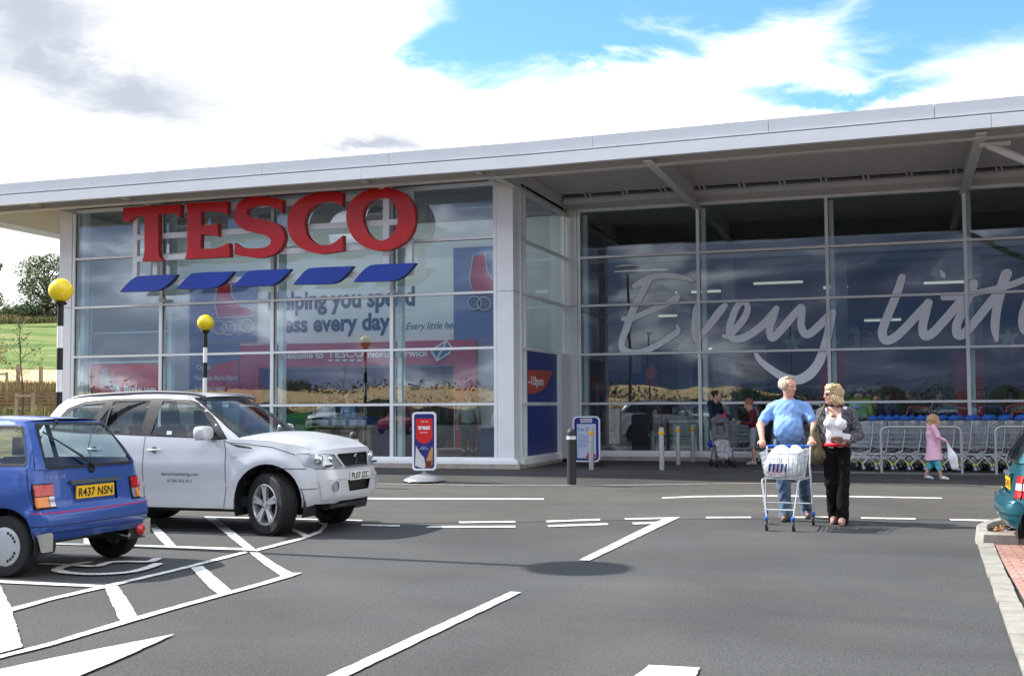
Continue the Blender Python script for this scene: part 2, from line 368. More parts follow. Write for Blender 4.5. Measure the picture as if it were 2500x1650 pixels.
KPX = [(-900, 1150), (300, 1168), (600, 1175), (920, 1182), (1178, 1186), (1300, 1186), (1500, 1185.5), (1776, 1181.6), (2060, 1181.5), (2300, 1184), (2449, 1188), (2700, 1196)]
KL = [tuple(G(x, y, .012)[:2]) for x, y in KPX]
KL[0] = (-26.0, KL[1][1]+1.0)
KL.append((14, KL[-1][1]+1.5)); KL = [tuple(q) for q in smooth_path(KL, 4)]
def ykerb(X):
    for a, b in zip(KL, KL[1:]):
        if a[0] <= X <= b[0]: return a[1]+(b[1]-a[1])*(X-a[0])/(b[0]-a[0]+1e-9)
    return KL[0][1] if X < KL[0][0] else KL[-1][1]
def pz(X, Y): return .014+.086*min(1, max(0, (Y-ykerb(X)-.12)/3.0))
def GP(px, py):
    z = .06
    for _ in range(12): p = G(px, py, z); z = pz(p[0], p[1])
    return p[0], p[1], z
xs = np.linspace(-26, 14, 81)
b = MB(); b.grid(lambda u, v: (lambda X: (X, ykerb(X)+.12+v*(29.5-ykerb(X)-.12), pz(X, ykerb(X)+.12+v*(29.5-ykerb(X)-.12))))(-26+40*u), 80, 14)
tag(b.build('pavement', A_PAVE, smooth=True), 'asphalt footway in front of the shop', 'pavement', kind='structure')
b = MB()
for i in range(44):
    X0 = -26+i*.91; X1 = X0+.9
    for a, c in ((X0, X1),):
        n_ = 3
        for j in range(n_):
            p = a+(c-a)*j/n_; q = a+(c-a)*(j+1)/n_
            y0, y1 = ykerb(p), ykerb(q)
            v = [(p, y0, 0), (q, y1, 0), (q, y1+.125, 0), (p, y0+.125, 0), (p, y0, .022), (q, y1, .022), (q, y1+.125, .022), (p, y0+.125, .022)]
            b.add(v, [(4, 5, 6, 7), (0, 1, 5, 4), (2, 3, 7, 6)]+([(0, 4, 7, 3)] if j == 0 else [])+([(1, 2, 6, 5)] if j == n_-1 else []))
tag(b.build('kerb', KERBM), 'pale flush concrete kerb between road and footway', 'kerb', kind='structure')
# road lane between the kerb and the give way line
DL = [tuple(G(x, y, .004)[:2]) for x, y in ((300, 1250), (845, 1276), (1250, 1272), (1700, 1264), (2100, 1263), (2450, 1268))]
DL = [(-26, DL[0][1]+1.0)]+DL+[(14, DL[-1][1]+2)]
b = MB()
def dline(X):
    for a, c in zip(DL, DL[1:]):
        if a[0] <= X <= c[0]: return a[1]+(c[1]-a[1])*(X-a[0])/(c[0]-a[0])
    return DL[-1][1]
b.grid(lambda u, v: (lambda X: (X, dline(X)-.1+v*(ykerb(X)+.02-dline(X)+.1), .004))(-26+40*u), 80, 2)
tag(b.build('road', A_ROAD), 'lighter asphalt lane along the shop front', 'road', kind='structure')

# ---- painted lines, traced on the ground
mk = MB(); _k = [0]
def mark(pts, z=.008):
    mk.poly([tuple(G(x, y, z)) for x, y in pts])
def rough_edge(pts, z=.008, step=.07, amp=.004):
    P = [np.array(G(x, y, z)[:2]) for x, y in pts]; out = []
    for i in range(len(P)):
        a, c = P[i], P[(i+1) % len(P)]; d = c-a; L_ = np.hypot(*d); n = max(1, int(L_/step)); nn = np.array([-d[1], d[0]])/(L_+1e-9)
        for j in range(n): out.append(a+d*j/n+nn*random.uniform(-amp, amp)*(j > 0))
    _k[0] += 1; zz_ = z+_k[0]*.00012; mk.sheet([tuple(p) for p in out], lambda a, b_: (a, b_, zz_))
def r5(*p): return [(1250+x/1.9008, 1150+y/1.9008) for x, y in p]
def r7(*p): return [(x/2.64, 1150+y/2.64) for x, y in p]
Z2 = .0085
rough_edge([(700, 1211), (915, 1214.8), (1328, 1216.2), (1328, 1219), (915, 1218), (700, 1214)])
rough_edge(r5((695, 121), (850, 114), (1180, 111), (1500, 113), (1995, 122), (1995, 126), (1500, 118), (1180, 116.5), (850, 119.5), (697, 126)))
for q in (((900, 211), (1106, 210), (1110, 216), (900, 217)), ((1235, 209.5), (1478, 209.5), (1481, 216), (1248, 216)), ((1618, 213), (1870, 217), (1875, 223), (1622, 219)), ((2028, 221), (2500, 230), (2500, 237), (2038, 228)),
          ((-250, 233), (14, 230), (16, 237), (-240, 240)), ((156, 229), (406, 220), (412, 227), (163, 236)), ((519, 218), (720, 214), (716, 220.5), (527, 224)),
          ((-380, 254), (15, 252), (17, 260), (-400, 262)), ((165, 250), (440, 240.5), (448, 248), (168, 258)), ((555, 238), (690, 234), (676, 243), (566, 246)),
          ((721, 213.5), (779, 213), (757, 223), (362, 413), (310, 412), (676, 232)),
          ((-700, 246), (-520, 249), (-520, 256), (-700, 252))):
    rough_edge(r5(*q))
rough_edge([(1247, 1443.5), (1273, 1445.5), (847, 1650), (796, 1650)]); rough_edge([(1584, 1622.5), (1709, 1629), (1670, 1700), (1490, 1700)])
for q in (((66, 880), (330, 812), (670, 735), (1120, 632), (1580, 513), (1600, 524), (1130, 643), (690, 748), (340, 828), (76, 903)),
          ((1655, 500), (1800, 462), (1950, 425), (2050, 385), (2082, 350), (2050, 330), (2110, 330), (2108, 352), (2070, 395), (1960, 437), (1810, 475), (1650, 516)),
          ((-60, 1200), (300, 1108), (770, 965), (1200, 848), (1640, 728), (1880, 655), (1947, 654), (1870, 682), (1650, 745), (1210, 865), (800, 985), (310, 1128), (-60, 1218)),
          ((-60, 700), (300, 718), (670, 735), (640, 749), (300, 733), (-60, 716)),
          ((320, 458), (860, 474), (1590, 496), (1600, 510), (850, 486), (330, 470)),
          ((1315, 291), (1700, 299), (2335, 314), (2335, 321), (1700, 306), (1325, 298)),
          ((675, 752), (760, 738), (830, 838), (885, 935), (775, 968), (720, 850)), ((1230, 622), (1305, 610), (1380, 675), (1492, 768), (1405, 793), (1345, 745)), ((1600, 518), (1660, 518), (1780, 600), (1882, 655), (1812, 676), (1700, 600)),
          ((1318, 296), (1385, 298), (1520, 400), (1655, 512), (1590, 510), (1450, 400)), ((950, 340), (1000, 340), (1060, 400), (1138, 484), (1072, 484), (1010, 420)), ((540, 400), (590, 400), (600, 466), (540, 464)),
          ((1890, 366), (1985, 408), (1962, 424), (1880, 385)),
          ((-80, 590), (-20, 690), (75, 890), (145, 1133), (-10, 1175), (-40, 900)),
          ((-160, 1310), (500, 1172), (1126, 1050), (820, 1190), (510, 1320), (300, 1420), (-160, 1560))):
    rough_edge(r7(*q), Z2)
def r8(x, y): return x/3.564, 980+y/3.564
def stroke_px(pts, w, z=.014):
    _k[0] += 1; z = z+_k[0]*.0001
    P = [G(*r8(*p), z) for p in pts]; vs, fs = ribbon([(p[0], p[1]) for p in P], [w]*len(P), 5)
    mk.add([(a, b_, z) for a, b_ in vs], fs)
stroke_px([(1370, 1408), (1290, 1440), (1120, 1480), (850, 1497), (620, 1488), (500, 1465), (530, 1440), (650, 1412), (760, 1395)], .10)
stroke_px([(1365, 1362), (1300, 1388), (1130, 1388), (980, 1392), (900, 1410), (830, 1428), (620, 1418), (480, 1412), (370, 1408)], .09)
tag(mk.build('road_marking', A_MARK), 'white painted bay lines, hatching and dashes', 'road marking', kind='structure')

# ---- block paving and kerbed bed at the right
def bricks():
    mt = bpy.data.materials.new('brick_paving'); mt.use_nodes = True; t = mt.node_tree; b = t.nodes['Principled BSDF']; b.inputs['Roughness'].default_value = .85
    tc = t.nodes.new('ShaderNodeTexCoord'); bt = t.nodes.new('ShaderNodeTexBrick'); t.links.new(tc.outputs['Object'], bt.inputs[0])
    bt.inputs['Scale'].default_value = 1; bt.inputs['Brick Width'].default_value = .2; bt.inputs['Row Height'].default_value = .1; bt.inputs['Mortar Size'].default_value = .006
    bt.inputs['Color1'].default_value = (.33, .165, .135, 1); bt.inputs['Color2'].default_value = (.41, .245, .20, 1); bt.inputs['Mortar'].default_value = (.14, .10, .08, 1); bt.inputs['Bias'].default_value = .1
    nz = t.nodes.new('ShaderNodeTexNoise'); nz.inputs['Scale'].default_value = 25; nz.inputs['Detail'].default_value = 5; t.links.new(tc.outputs['Object'], nz.inputs[0])
    mx = t.nodes.new('ShaderNodeMix'); mx.data_type = 'RGBA'; mx.blend_type = 'OVERLAY'; mx.inputs[0].default_value = .55; t.links.new(bt.outputs[0], mx.inputs[6]); t.links.new(nz.outputs[0], mx.inputs[7]); t.links.new(mx.outputs[2], b.inputs['Base Color'])
    bp = t.nodes.new('ShaderNodeBump'); bp.inputs['Strength'].default_value = .6; bp.inputs['Distance'].default_value = .01; bp.invert = True; t.links.new(bt.outputs[1], bp.inputs['Height']); t.links.new(bp.outputs[0], b.inputs['Normal'])
    return mt
e0, e1 = (.62, 4.5), (.70, 12.78)
b = MB(); b.poly([(e0[0]+.15, e0[1], .012), (9, 4.5, .012), (9, 12.8, .012), (e1[0]+.15, 12.8, .012)])
tag(b.build('block_paving', bricks()), 'pinkish red block paving of the parking bay', 'paving', kind='structure')
b = MB()
for i in range(14):
    y0 = 12.76-.62*(i+1); y1 = y0+.612; x0 = .50+.022*y0*1.0-.075; x1 = .50+.022*y1-.075; j = random.uniform(-.006, .006)
    v = [(x0+j, y0, .0), (x0+.145+j, y0, .0), (x1+.145+j, y1, .0), (x1+j, y1, .0)]; v += [(a, c, .03) for a, c, _ in v]
    b.add(v, [(4, 5, 6, 7), (0, 1, 5, 4), (1, 2, 6, 5), (2, 3, 7, 6), (3, 0, 4, 7)])
tag(b.build('paving_edge', KERBM), 'pale concrete edging stones beside the block paving', 'kerb', kind='structure')
# kerbed bed: outline at ground, rounded corner at the left
isl = [(9, 12.80), (2.0, 12.80), (1.03, 12.80), (.76, 12.80), (.70, 12.90), (.71, 13.25), (.74, 13.7), (.83, 14.1), (1.0, 14.5), (1.3, 14.85), (1.8, 15.2), (9, 15.4)]
b = MB(); inn = [(9, 12.97), (2, 12.97), (1.1, 12.93), (.87, 12.94), (.825, 13.02), (.83, 13.3), (.86, 13.7), (.94, 14.03), (1.09, 14.38), (1.36, 14.70), (1.85, 14.98), (9, 15.2)]
n = len(isl)
v = [(x, y, 0) for x, y in isl]+[(x+(a-x)*.12, y+(c-y)*.12, .105) for (x, y), (a, c) in zip(isl, inn)]+[(x+(a-x)*.3, y+(c-y)*.3, .125) for (x, y), (a, c) in zip(isl, inn)]+[(x, y, .122) for x, y in inn]+[(x, y, .05) for x, y in inn]
b.add(v, [(k*n+i, k*n+i+1, (k+1)*n+i+1, (k+1)*n+i) for k in range(4) for i in range(n-1)])
for x in (1.09, 1.98, 2.9): b.box(x, x+.008, 12.795, 12.9, .0, .1265, 1)
tag(b.build('bed_kerb', [KERBM, C(70, 64, 55, .9)], angle=40), 'raised concrete kerb round the bark bed', 'kerb', kind='structure')
b = MB(); b.sheet([(x, y) for x, y in inn], lambda a, c: (a, c, .07)); rr = random.Random(3)
for i in range(5200):
    x = .95+rr.random()**1.6*2.6; y = rr.uniform(13.02, 14.9)
    if y > 13.9+(x-.98)*1.3: continue
    hgt = .075+.05*min(1, (x-.93)*3, (y-12.97)*3)*rr.random()
    a = rr.uniform(0, pi); l = rr.uniform(.015, .04); w = rr.uniform(.006, .014); tz = rr.uniform(-.6, .6)
    dx, dy = cos(a)*l, sin(a)*l; nx, ny = -sin(a)*w, cos(a)*w; dz = sin(tz)*l; nz_ = rr.uniform(-.01, .01)
    b.poly([(x-dx-nx, y-dy-ny, hgt-dz-nz_), (x+dx-nx, y+dy-ny, hgt+dz-nz_), (x+dx+nx, y+dy+ny, hgt+dz+nz_), (x-dx+nx, y-dy+ny, hgt-dz+nz_)], rr.choice((0, 1, 1, 2, 3)))
tag(b.build('bark_mulch', [mat('soil', (.06, .035, .02), .95), mat('bark_a', (.30, .15, .075), .85), mat('bark_b', (.20, .09, .045), .85), mat('bark_c', (.48, .30, .17), .85)]), 'reddish brown bark chips in the kerbed bed', 'mulch', kind='stuff')

# ---- terrain to the left of the shop and behind the viewer
HP = [(0, 0), (25, 0), (41, 1.1), (60, 2.3), (110, 5.08), (150, 9.2), (190, 14.0), (230, 18.1), (250, 21.0), (300, 22.0), (420, 20)]
def hz(s):
    for a, c in zip(HP, HP[1:]):
        if s <= c[0]:
            t = (s-a[0])/(c[0]-a[0]); return a[1]+(c[1]-a[1])*t
    return HP[-1][1]
def LD(s, t): return (-.314*s-.949*t*1.0, .949*s-.314*t)      # s metres away along the view, t metres to the left
def hill(s0, s1, mt, name, label, cat, kind, ns=30, nt_=40, amp=.25, off=0):
    b = MB()
    def fn(u, v):
        s = s0+(s1-s0)*u; t = .36*s+1.2*s*v
        x, y = LD(s, t); z = hz(s)+off+amp*(sin(x*.13+1)+sin(y*.21))*min(1, (s-25)/60)
        return x, y, z
    b.grid(fn, ns, nt_); return tag(b.build(name, mt, smooth=True), label, cat, kind=kind)
def hh(s, t, amp=.25):
    x, y = LD(s, t); return x, y, hz(s)+amp*(sin(x*.13+1)+sin(y*.21))*min(1, (s-25)/60)
def grassmat(name, c1, c2, c3, sc=.1, stretch=(1, 4, 1)):
    mt = bpy.data.materials.new(name); mt.use_nodes = True; t = mt.node_tree; b = t.nodes['Principled BSDF']; b.inputs['Roughness'].default_value = .9; b.inputs['Specular IOR Level'].default_value = .2
    tc = t.nodes.new('ShaderNodeTexCoord'); mp = t.nodes.new('ShaderNodeMapping'); mp.inputs['Scale'].default_value = stretch; mp.inputs['Rotation'].default_value = (0, 0, .3); t.links.new(tc.outputs['Object'], mp.inputs[0])
    nz = t.nodes.new('ShaderNodeTexNoise'); nz.inputs['Scale'].default_value = sc; nz.inputs['Detail'].default_value = 10; nz.inputs['Roughness'].default_value = .65; t.links.new(mp.outputs[0], nz.inputs[0])
    rp = t.nodes.new('ShaderNodeValToRGB'); t.links.new(nz.outputs[0], rp.inputs[0]); e = rp.color_ramp.elements; e[0].position = .40; e[0].color = (*c1, 1); e[1].position = .60; e[1].color = (*c3, 1); q = e.new(.5); q.color = (*c2, 1)
    t.links.new(rp.outputs[0], b.inputs['Base Color'])
    bp = t.nodes.new('ShaderNodeBump'); bp.inputs['Strength'].default_value = .8; bp.inputs['Distance'].default_value = .3; n2 = t.nodes.new('ShaderNodeTexNoise'); n2.inputs['Scale'].default_value = 1.5; n2.inputs['Detail'].default_value = 6; t.links.new(tc.outputs['Object'], n2.inputs[0]); t.links.new(n2.outputs[0], bp.inputs['Height']); t.links.new(bp.outputs[0], b.inputs['Normal'])
    return mt
GRASS = grassmat('pasture', (.060, .11, .020), (.115, .18, .032), (.21, .20, .075), .07, (1, 3, 1)); WHEAT = grassmat('ripe_wheat', (.52, .36, .18), (.60, .42, .21), (.66, .48, .26), .5)
ROUGH = grassmat('rough_grass', (.10, .09, .03), (.20, .15, .06), (.32, .24, .11), .6, (1, 1, 1))
hill(25, 62, ROUGH, 'verge', 'rough grass bank behind the timber fence', 'verge', 'structure')
hill(58, 112, WHEAT, 'wheat_field', 'ripe pale wheat field below the green hill', 'field', 'structure', off=.08)
hill(110.5, 235, GRASS, 'hill', 'green pasture hill left of the shop', 'hill', 'structure', off=.12, ns=50)
hill(234, 420, ROUGH, 'hill_crest', 'scrubby crest of the hill', 'hill', 'structure', off=.1)
b = MB(); b.lathe([(0, -.42), (3000, -.42)], n=48); tag(b.build('countryside', GRASS), 'flat fields reaching the horizon', 'ground', kind='structure')
def backz(d, x=0): return np.interp(d, [47, 60, 150, 320, 600], [0, .9, 4.3, 7.6, 7.6])*np.interp(x, [-54, -34], [1, .25])
b = MB(); b.grid(lambda u, v: (-260+480*v, -(47+553*u**2), backz(47+553*u**2, -260+480*v)-.02+.8*sin(v*9)*u), 24, 60)
tag(b.build('wheat_field', WHEAT, smooth=True), 'wheat field beyond the car park hedge, mirrored in the glass', 'field', kind='structure')

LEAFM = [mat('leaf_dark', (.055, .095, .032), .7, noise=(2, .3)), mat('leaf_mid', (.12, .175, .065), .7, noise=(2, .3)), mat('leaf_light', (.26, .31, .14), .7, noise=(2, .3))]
BARK = mat('bark', (.09, .07, .05), .9, noise=(8, .3))
def leafcloud(b, c, r, n, size, rnd, shade=None):
    for i in range(n):
        while True:
            p = np.array([rnd.uniform(-1, 1) for _ in range(3)]); l = np.linalg.norm(p)
            if l < 1: break
        p = p/l*(l**.45) if l > 0 else p
        q = np.array(c)+p*np.array(r); a = Vector([rnd.gauss(0, 1) for _ in range(3)]).normalized(); u = a.orthogonal().normalized(); w = a.cross(u); s_ = size*rnd.uniform(.5, 1.3)
        k = rnd.choice((0, 1, 1, 2)) if p[2] > -.1 else rnd.choice((0, 0, 1))  # undersides of clumps get darker leaves: shade put into the colour
        q = Vector(q); b.add([q-u*s_, q-w*s_*.5, q+u*s_, q+w*s_*.5], [(0, 1, 2, 3)], k)
def tree(name, label, loc, h, spread, clumps, per, leaf, seed, group=None, mats=None, trunk=.035, lean=0.0, crown0=.30):
    rnd = random.Random(seed); t = thing(name, label, 'tree', loc, 0, group); b = MB(); tr = MB()
    tr.tube([(0, 0, -.1), (lean*.1, .02*h, .2*h), (lean*.3, 0, .42*h), (lean*.6, -.02*h, .62*h), (lean, 0, .85*h)], [trunk*h, trunk*.75*h, trunk*.55*h, trunk*.32*h, trunk*.1*h], 8)
    for i in range(clumps):
        a = i*2.399+rnd.uniform(-.3, .3); zf = crown0+(1-crown0)*(i+.5)/clumps*rnd.uniform(.92, 1.03); rad = spread*sqrt(max(.05, 1-((zf-.55)/.5)**2))*rnd.uniform(.45, .95)
        c = (cos(a)*rad+lean*zf, sin(a)*rad, zf*h*.95); s0 = h*min(.62, max(.2, zf-.25))
        tr.tube([(lean*zf*.5, 0, s0), (c[0]*.5, c[1]*.5, (s0+c[2])/2+.03*h), c], [trunk*.32*h, trunk*.2*h, trunk*.06*h], 5)
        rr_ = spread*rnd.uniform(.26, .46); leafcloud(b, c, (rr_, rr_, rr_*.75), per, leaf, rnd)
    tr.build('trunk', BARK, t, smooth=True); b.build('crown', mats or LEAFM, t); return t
x, y, z = hh(236, 0); px = ray(117, 770); k = 1
def at_left(px, s):
    d = ray(px, 900); f = s/(d @ _f) ; p = d*f; x, y = p[0], p[1]; sN = -.314*x+.949*y
    return x, y, hz(sN)+.25*(sin(x*.13+1)+sin(y*.21))*min(1, (sN-25)/60)+.1
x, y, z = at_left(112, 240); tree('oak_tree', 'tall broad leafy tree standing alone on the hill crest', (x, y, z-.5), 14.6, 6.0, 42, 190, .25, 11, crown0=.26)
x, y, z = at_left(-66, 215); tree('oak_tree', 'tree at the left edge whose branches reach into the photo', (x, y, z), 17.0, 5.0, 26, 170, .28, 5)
for i, (px, s, h, sp, lb) in enumerate(((72, 247, 3.4, 3.4, 'low round dark bush beside the tall hill tree'), (18, 250, 3.0, 5.5, 'wide low bush on the crest at the left edge'), (140, 250, 2.6, 4.5, 'low bush right of the tall hill tree'), (42, 252, 2.4, 4, 'small bush between the two wider crest bushes'))):
    x, y, z = at_left(px, s); tt = tree('bush', lb, (x, y, z-.6), h, sp, 12, 170, .28, 30+i, 'bushes on the crest', crown0=.35); tt['category'] = 'bush'
# scrub grass on the crest and in front of the field
def tufts(name, label, cat, rows, mats, n, seed, hgt, w):
    rnd = random.Random(seed); b = MB()
    for i in range(n):
        px = rnd.uniform(-60, 190); s = rnd.uniform(*rows); x, y, z = at_left(px, s); h = hgt*rnd.uniform(.4, 1.2); a = rnd.uniform(0, pi); ww = w*rnd.uniform(.5, 1.3); lx = rnd.uniform(-.3, .3)*h
        b.add([(x-cos(a)*ww, y-sin(a)*ww, z-.15), (x+cos(a)*ww, y+sin(a)*ww, z-.15), (x+lx, y+rnd.uniform(-.2, .2)*h, z+h)], [(0, 1, 2)], rnd.randrange(len(mats)))
    tag(b.build(name, mats), label, cat, kind='stuff')
TUF = [mat('dry_stalk', (.38, .28, .13), .9), mat('dry_stalk_dark', (.22, .15, .06), .9), mat('green_stalk', (.14, .17, .04), .9), mat('red_dock', (.20, .08, .035), .9)]
tufts('scrub', 'dry scrub along the hill crest', 'scrub', (228, 248), [TUF[0], TUF[1], TUF[2], LEAFM[0]], 3600, 4, 1.25, .5)
tufts('tall_grass', 'tall dry grass and weeds along the field edge', 'grass', (46, 58), TUF, 5200, 5, .55, .08)
tufts('tall_grass', 'grass at the foot of the timber fence', 'grass', (37, 41.5), [TUF[2], TUF[0], LEAFM[0]], 2600, 6, .35, .06)
# timber retaining fence and stake frames
def board_fence():
    t = thing('timber_fence', 'low brown fence of horizontal timber boards below the wheat field', 'fence', at_left(60, 43.5)); b = MB(); o = at_left(-60, 43.5); e = at_left(200, 43.5)
    o, e = Vector((o[0], o[1], 1.22)), Vector((e[0], e[1], 1.22))
    for k in range(7): b.bar(o+Vector((0, 0, .06+k*.125)), e+Vector((0, 0, .06+k*.125)), .03, .085)
    b.build('board_panel', mat('weathered_board', (.20, .135, .08), .85, noise=(3, .3)), t, world=True)
    n = 9
    for k in range(n):
        p = o.lerp(e, k/(n-1)); q = MB(); q.box(p.x-.05, p.x+.05, p.y+.02, p.y+.12, 1.0, 2.12); q.build('post', mat('post_wood%d' % k, (.17, .12, .075), .9), t, world=True)
board_fence()
STAKE = mat('pale_stake', (.36, .29, .20), .85, noise=(12, .2))
def stake_frame(px0, px1, s, ztop, zb, label):
    a = at_left(px0, s); c = at_left(px1, s); t = thing('tree_stake', label, 'tree stake', (a[0], a[1], zb), group='stake frames for young trees')
    for k, p in enumerate((a, c)):
        q = MB(); q.box(p[0]-.04, p[0]+.04, p[1]-.04, p[1]+.04, zb, ztop+.02); q.build('post', STAKE, t, world=True)
    q = MB(); q.bar((a[0], a[1]-.06, ztop-.06), (c[0], c[1]-.06, ztop-.06), .03, .08); q.build('crossbar', STAKE, t, world=True)
stake_frame(42, 82, 36, 1.90, .75, 'pale wooden stake frame in front of the board fence'); stake_frame(-30, 17, 47, 2.9, 1.3, 'wooden stake frame at the left edge before the wheat')
def sapling(px, s, h, label, seed, leafy, mats, lx=0, group='young trees by the car park', zb=None, pos=None, n=26):
    rnd = random.Random(seed); p = pos or at_left(px, s); t = thing('sapling', label, 'tree', (p[0], p[1], p[2] if zb is None else zb), group=group)
    b = MB(); b.tube([(0, 0, -.1), (.02, .01, h*.35), (-.05+lx*.4, 0, h*.6), (-.10+lx, .02, h)], [.035, .028, .018, .006], 6); lf = MB()
    for i in range(n):
        z = h*rnd.uniform(.35, .97); a = rnd.uniform(0, 2*pi); l = (h-z)*.35+.15; x0 = -.05*z/h+lx*max(0, z/h-.4)
        e = (x0+cos(a)*l, sin(a)*l, z+l*.9); b.tube([(x0, 0, z), (x0+cos(a)*l*.5, sin(a)*l*.5, z+l*.35), e], [.009, .006, .003], 4)
        if leafy: leafcloud(lf, (x0+cos(a)*l*.7, sin(a)*l*.7, z+l*.6), (.16, .16, .18), leafy, .045, rnd)
    b.build('trunk', BARK, t)
    if leafy: lf.build('crown', mats, t)
    return t
sapling(56, 36, 3.55, 'thin nearly bare sapling staked before the green hill', 2, 5, LEAFM, -.12, zb=.75)
sapling(-14, 47, 3.4, 'young tree with reddish brown leaves at the left edge', 3, 24, [mat('copper_leaf', (.22, .07, .03), .8), mat('copper_leaf_b', (.30, .13, .05), .8)], 0, zb=1.3)
# fence posts in the weeds
for i, (px, s, h) in enumerate(((45, 56, 1.25), (100, 56, 1.15), (150, 56, 1.05))):
    p = at_left(px, s); q = MB(); q.box(-.07, .07, -.07, .07, 0, h+.3)
    tag(q.build('fence_post', STAKE, loc=(p[0], p[1], p[2]-.2)), ['wooden field post in the weeds, leftmost of three', 'wooden field post in the weeds, middle of three', 'wooden field post in the weeds behind the striped pole'][i], 'post', 'field fence posts')
# lane behind the viewer seen only in the glass: hedge and trees
rnd = random.Random(8); b = MB()
for i in range(240):
    x = -95+190*i/240; leafcloud(b, (x, -44+rnd.uniform(-.5, .5), 1.0), (.9, .9, 1.35*rnd.uniform(.75, 1.25)), 130, .09, rnd)
b.grid(lambda u, v: (-95+190*u, -44.6+1.0*v, (1.55+.35*sin(u*97)+.2*sin(u*231))*sin(pi*v)**.4), 220, 8)
tag(b.build('hedge', [mat('hedge_a', (.014, .028, .01), .8), mat('hedge_b', (.03, .045, .015), .8), mat('hedge_c', (.06, .055, .02), .8)]), 'dark hedge along the far side of the car park', 'hedge')
for i in range(16):
    x = -78+i*8.3+rnd.uniform(-1.5, 1.5); y = -41-rnd.uniform(0, 2)
    if i % 3 == 2: continue
    sapling(0, 0, rnd.uniform(3.2, 5.2), 'slender young tree, %s from the left along the mirrored hedge' % ORD[i-i//3-(0)], 40+i, 14, LEAFM, pos=(x, y, 0), n=18, group='saplings along the hedge')

rnd = random.Random(18); b = MB()
for i in range(150):
    x = -14+60*i/150; leafcloud(b, (x, -47+rnd.uniform(-1, 1), rnd.uniform(1.0, 1.9)), (1.3, 1.0, 1.4*rnd.uniform(.7, 1.3)), 170, .10, rnd)
b.grid(lambda u, v: (-14+60*u, -47.8+1.6*v, (2.0+.6*sin(u*37)+.4*sin(u*91))*sin(pi*v)**.4), 120, 8)
tag(b.build('hedge', [mat('belt_a', (.014, .026, .01), .8), mat('belt_b', (.03, .045, .015), .8), mat('belt_c', (.05, .06, .02), .8)]), 'tall dark belt of bushes behind the car park, right part', 'hedge')

rnd = random.Random(28); b = MB()
for i in range(200):
    x = -210+250*i/200+rnd.uniform(-.5, .5); dd = 170+25*sin(i*.13); r = rnd.uniform(.7, 1.8)*(1.5 if rnd.random() < .12 else 1); leafcloud(b, (x, -dd, backz(dd, x)+r*.6), (1.3, 1.0, r), 46, .30, rnd)
tag(b.build('hedge', [mat('far_a', (.02, .034, .014), .8), mat('far_b', (.04, .055, .022), .8), mat('far_c', (.07, .07, .03), .8)]), 'distant hedge line across the mirrored wheat field', 'hedge')
# ================================================================= SUPERMARKET
ALU = mat('white_aluminium', (.84, .85, .865), .35, noise=(3, .03)); ALU2 = mat('fascia_white', (.86, .88, .90), .4, noise=(1.5, .03)); ALU3 = mat('fascia_grey_white', (.70, .73, .77), .4, noise=(1.5, .03))
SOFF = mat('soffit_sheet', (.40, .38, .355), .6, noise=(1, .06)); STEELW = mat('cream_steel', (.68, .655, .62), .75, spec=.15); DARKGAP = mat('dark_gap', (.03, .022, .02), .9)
PANE = glassmat('shop_glass', (.84, .92, .91), .75, .155, gcol=(.86, .93, 1.0)); PLINTH = mat('stone_plinth', (.40, .34, .30), .85, noise=(5, .2), bump=(40, .3, .005))
S = thing('supermarket', 'white framed glass supermarket with a deep flat canopy roof', 'building', (-8, 23.83, 0))
def P_(b, name, m_, **k): return b.build(name, m_, S, world=True, **k)
XL = [-19.19, -16.68, -13.68, -10.68, -8.24]; XR = [-7.49, -4.53, -1.53, 1.47, 4.47, 7.47, 10.5]; ZT = [.31, 1.48, 2.691, 3.894, 5.091, 6.28]
def window(x0, x1, Y, k):
    b = MB(); hw = .018
    for x in (x0, x1): b.box(x-hw, x+hw, Y-.05, Y+.10, ZT[0]-.04, ZT[-1]+.05)
    for j, z in enumerate(ZT): b.box(x0+hw, x1-hw, Y-.047, Y+.08, z-(.028 if 0 < j < 5 else .045), z+.028)
    w = P_(b, 'window', ALU)
    p = MB(); p.poly([(x0, Y+.02, ZT[0]), (x1, Y+.02, ZT[0]), (x1, Y+.02, ZT[-1]), (x0, Y+.02, ZT[-1])]); o = p.build('pane', PANE, w, world=True)
    q = MB()
    for x in (x0+hw, x1-hw):
        q.box(x-.006, x+.006, Y-.02, Y+.015, ZT[0], ZT[-1])
    for z in ZT: q.box(x0+hw, x1-hw, Y-.02, Y+.015, z-.034, z+.034)
    q.build('gasket', C(28, 34, 36, .7), w, world=True)
    return w
WIN = {}
for i in range(4): WIN['L%d' % i] = window(XL[i]+.016, XL[i+1]-.016, YL, i)
for i in range(6): WIN['R%d' % i] = window(XR[i]+.016, XR[i+1]-.016, YR, i)
# mullion cover strips join the bays
for x in XL: b = MB(); b.box(x-.038, x+.038, YL-.06, YL+.11, .26, 6.34); P_(b, 'mullion', ALU)
for x in XR: b = MB(); b.box(x-.038, x+.038, YR-.06, YR+.11, .26, 6.34); P_(b, 'mullion', ALU)
def column(x0, x1, y0, y1, z0=.16, z1=6.5, seams=(3.90,)):
    b = MB(); b.box(x0, x1, y0, y1, z0, z1)
    for z in seams: b.box(x0-.003, x1+.003, y0-.003, y1+.003, z-.006, z+.006, 1)
    b.box(x0-.002, x1+.002, y0-.002, y1+.002, 6.27, 6.28, 1)
    return P_(b, 'column', [ALU, C(105, 112, 120, .7)])
column(-19.60, -19.235, YL-.08, YL+.3); column(-8.19, -7.82, YL-.08, YL+.36); column(-7.82, -7.535, YR-.08, YR+.2)
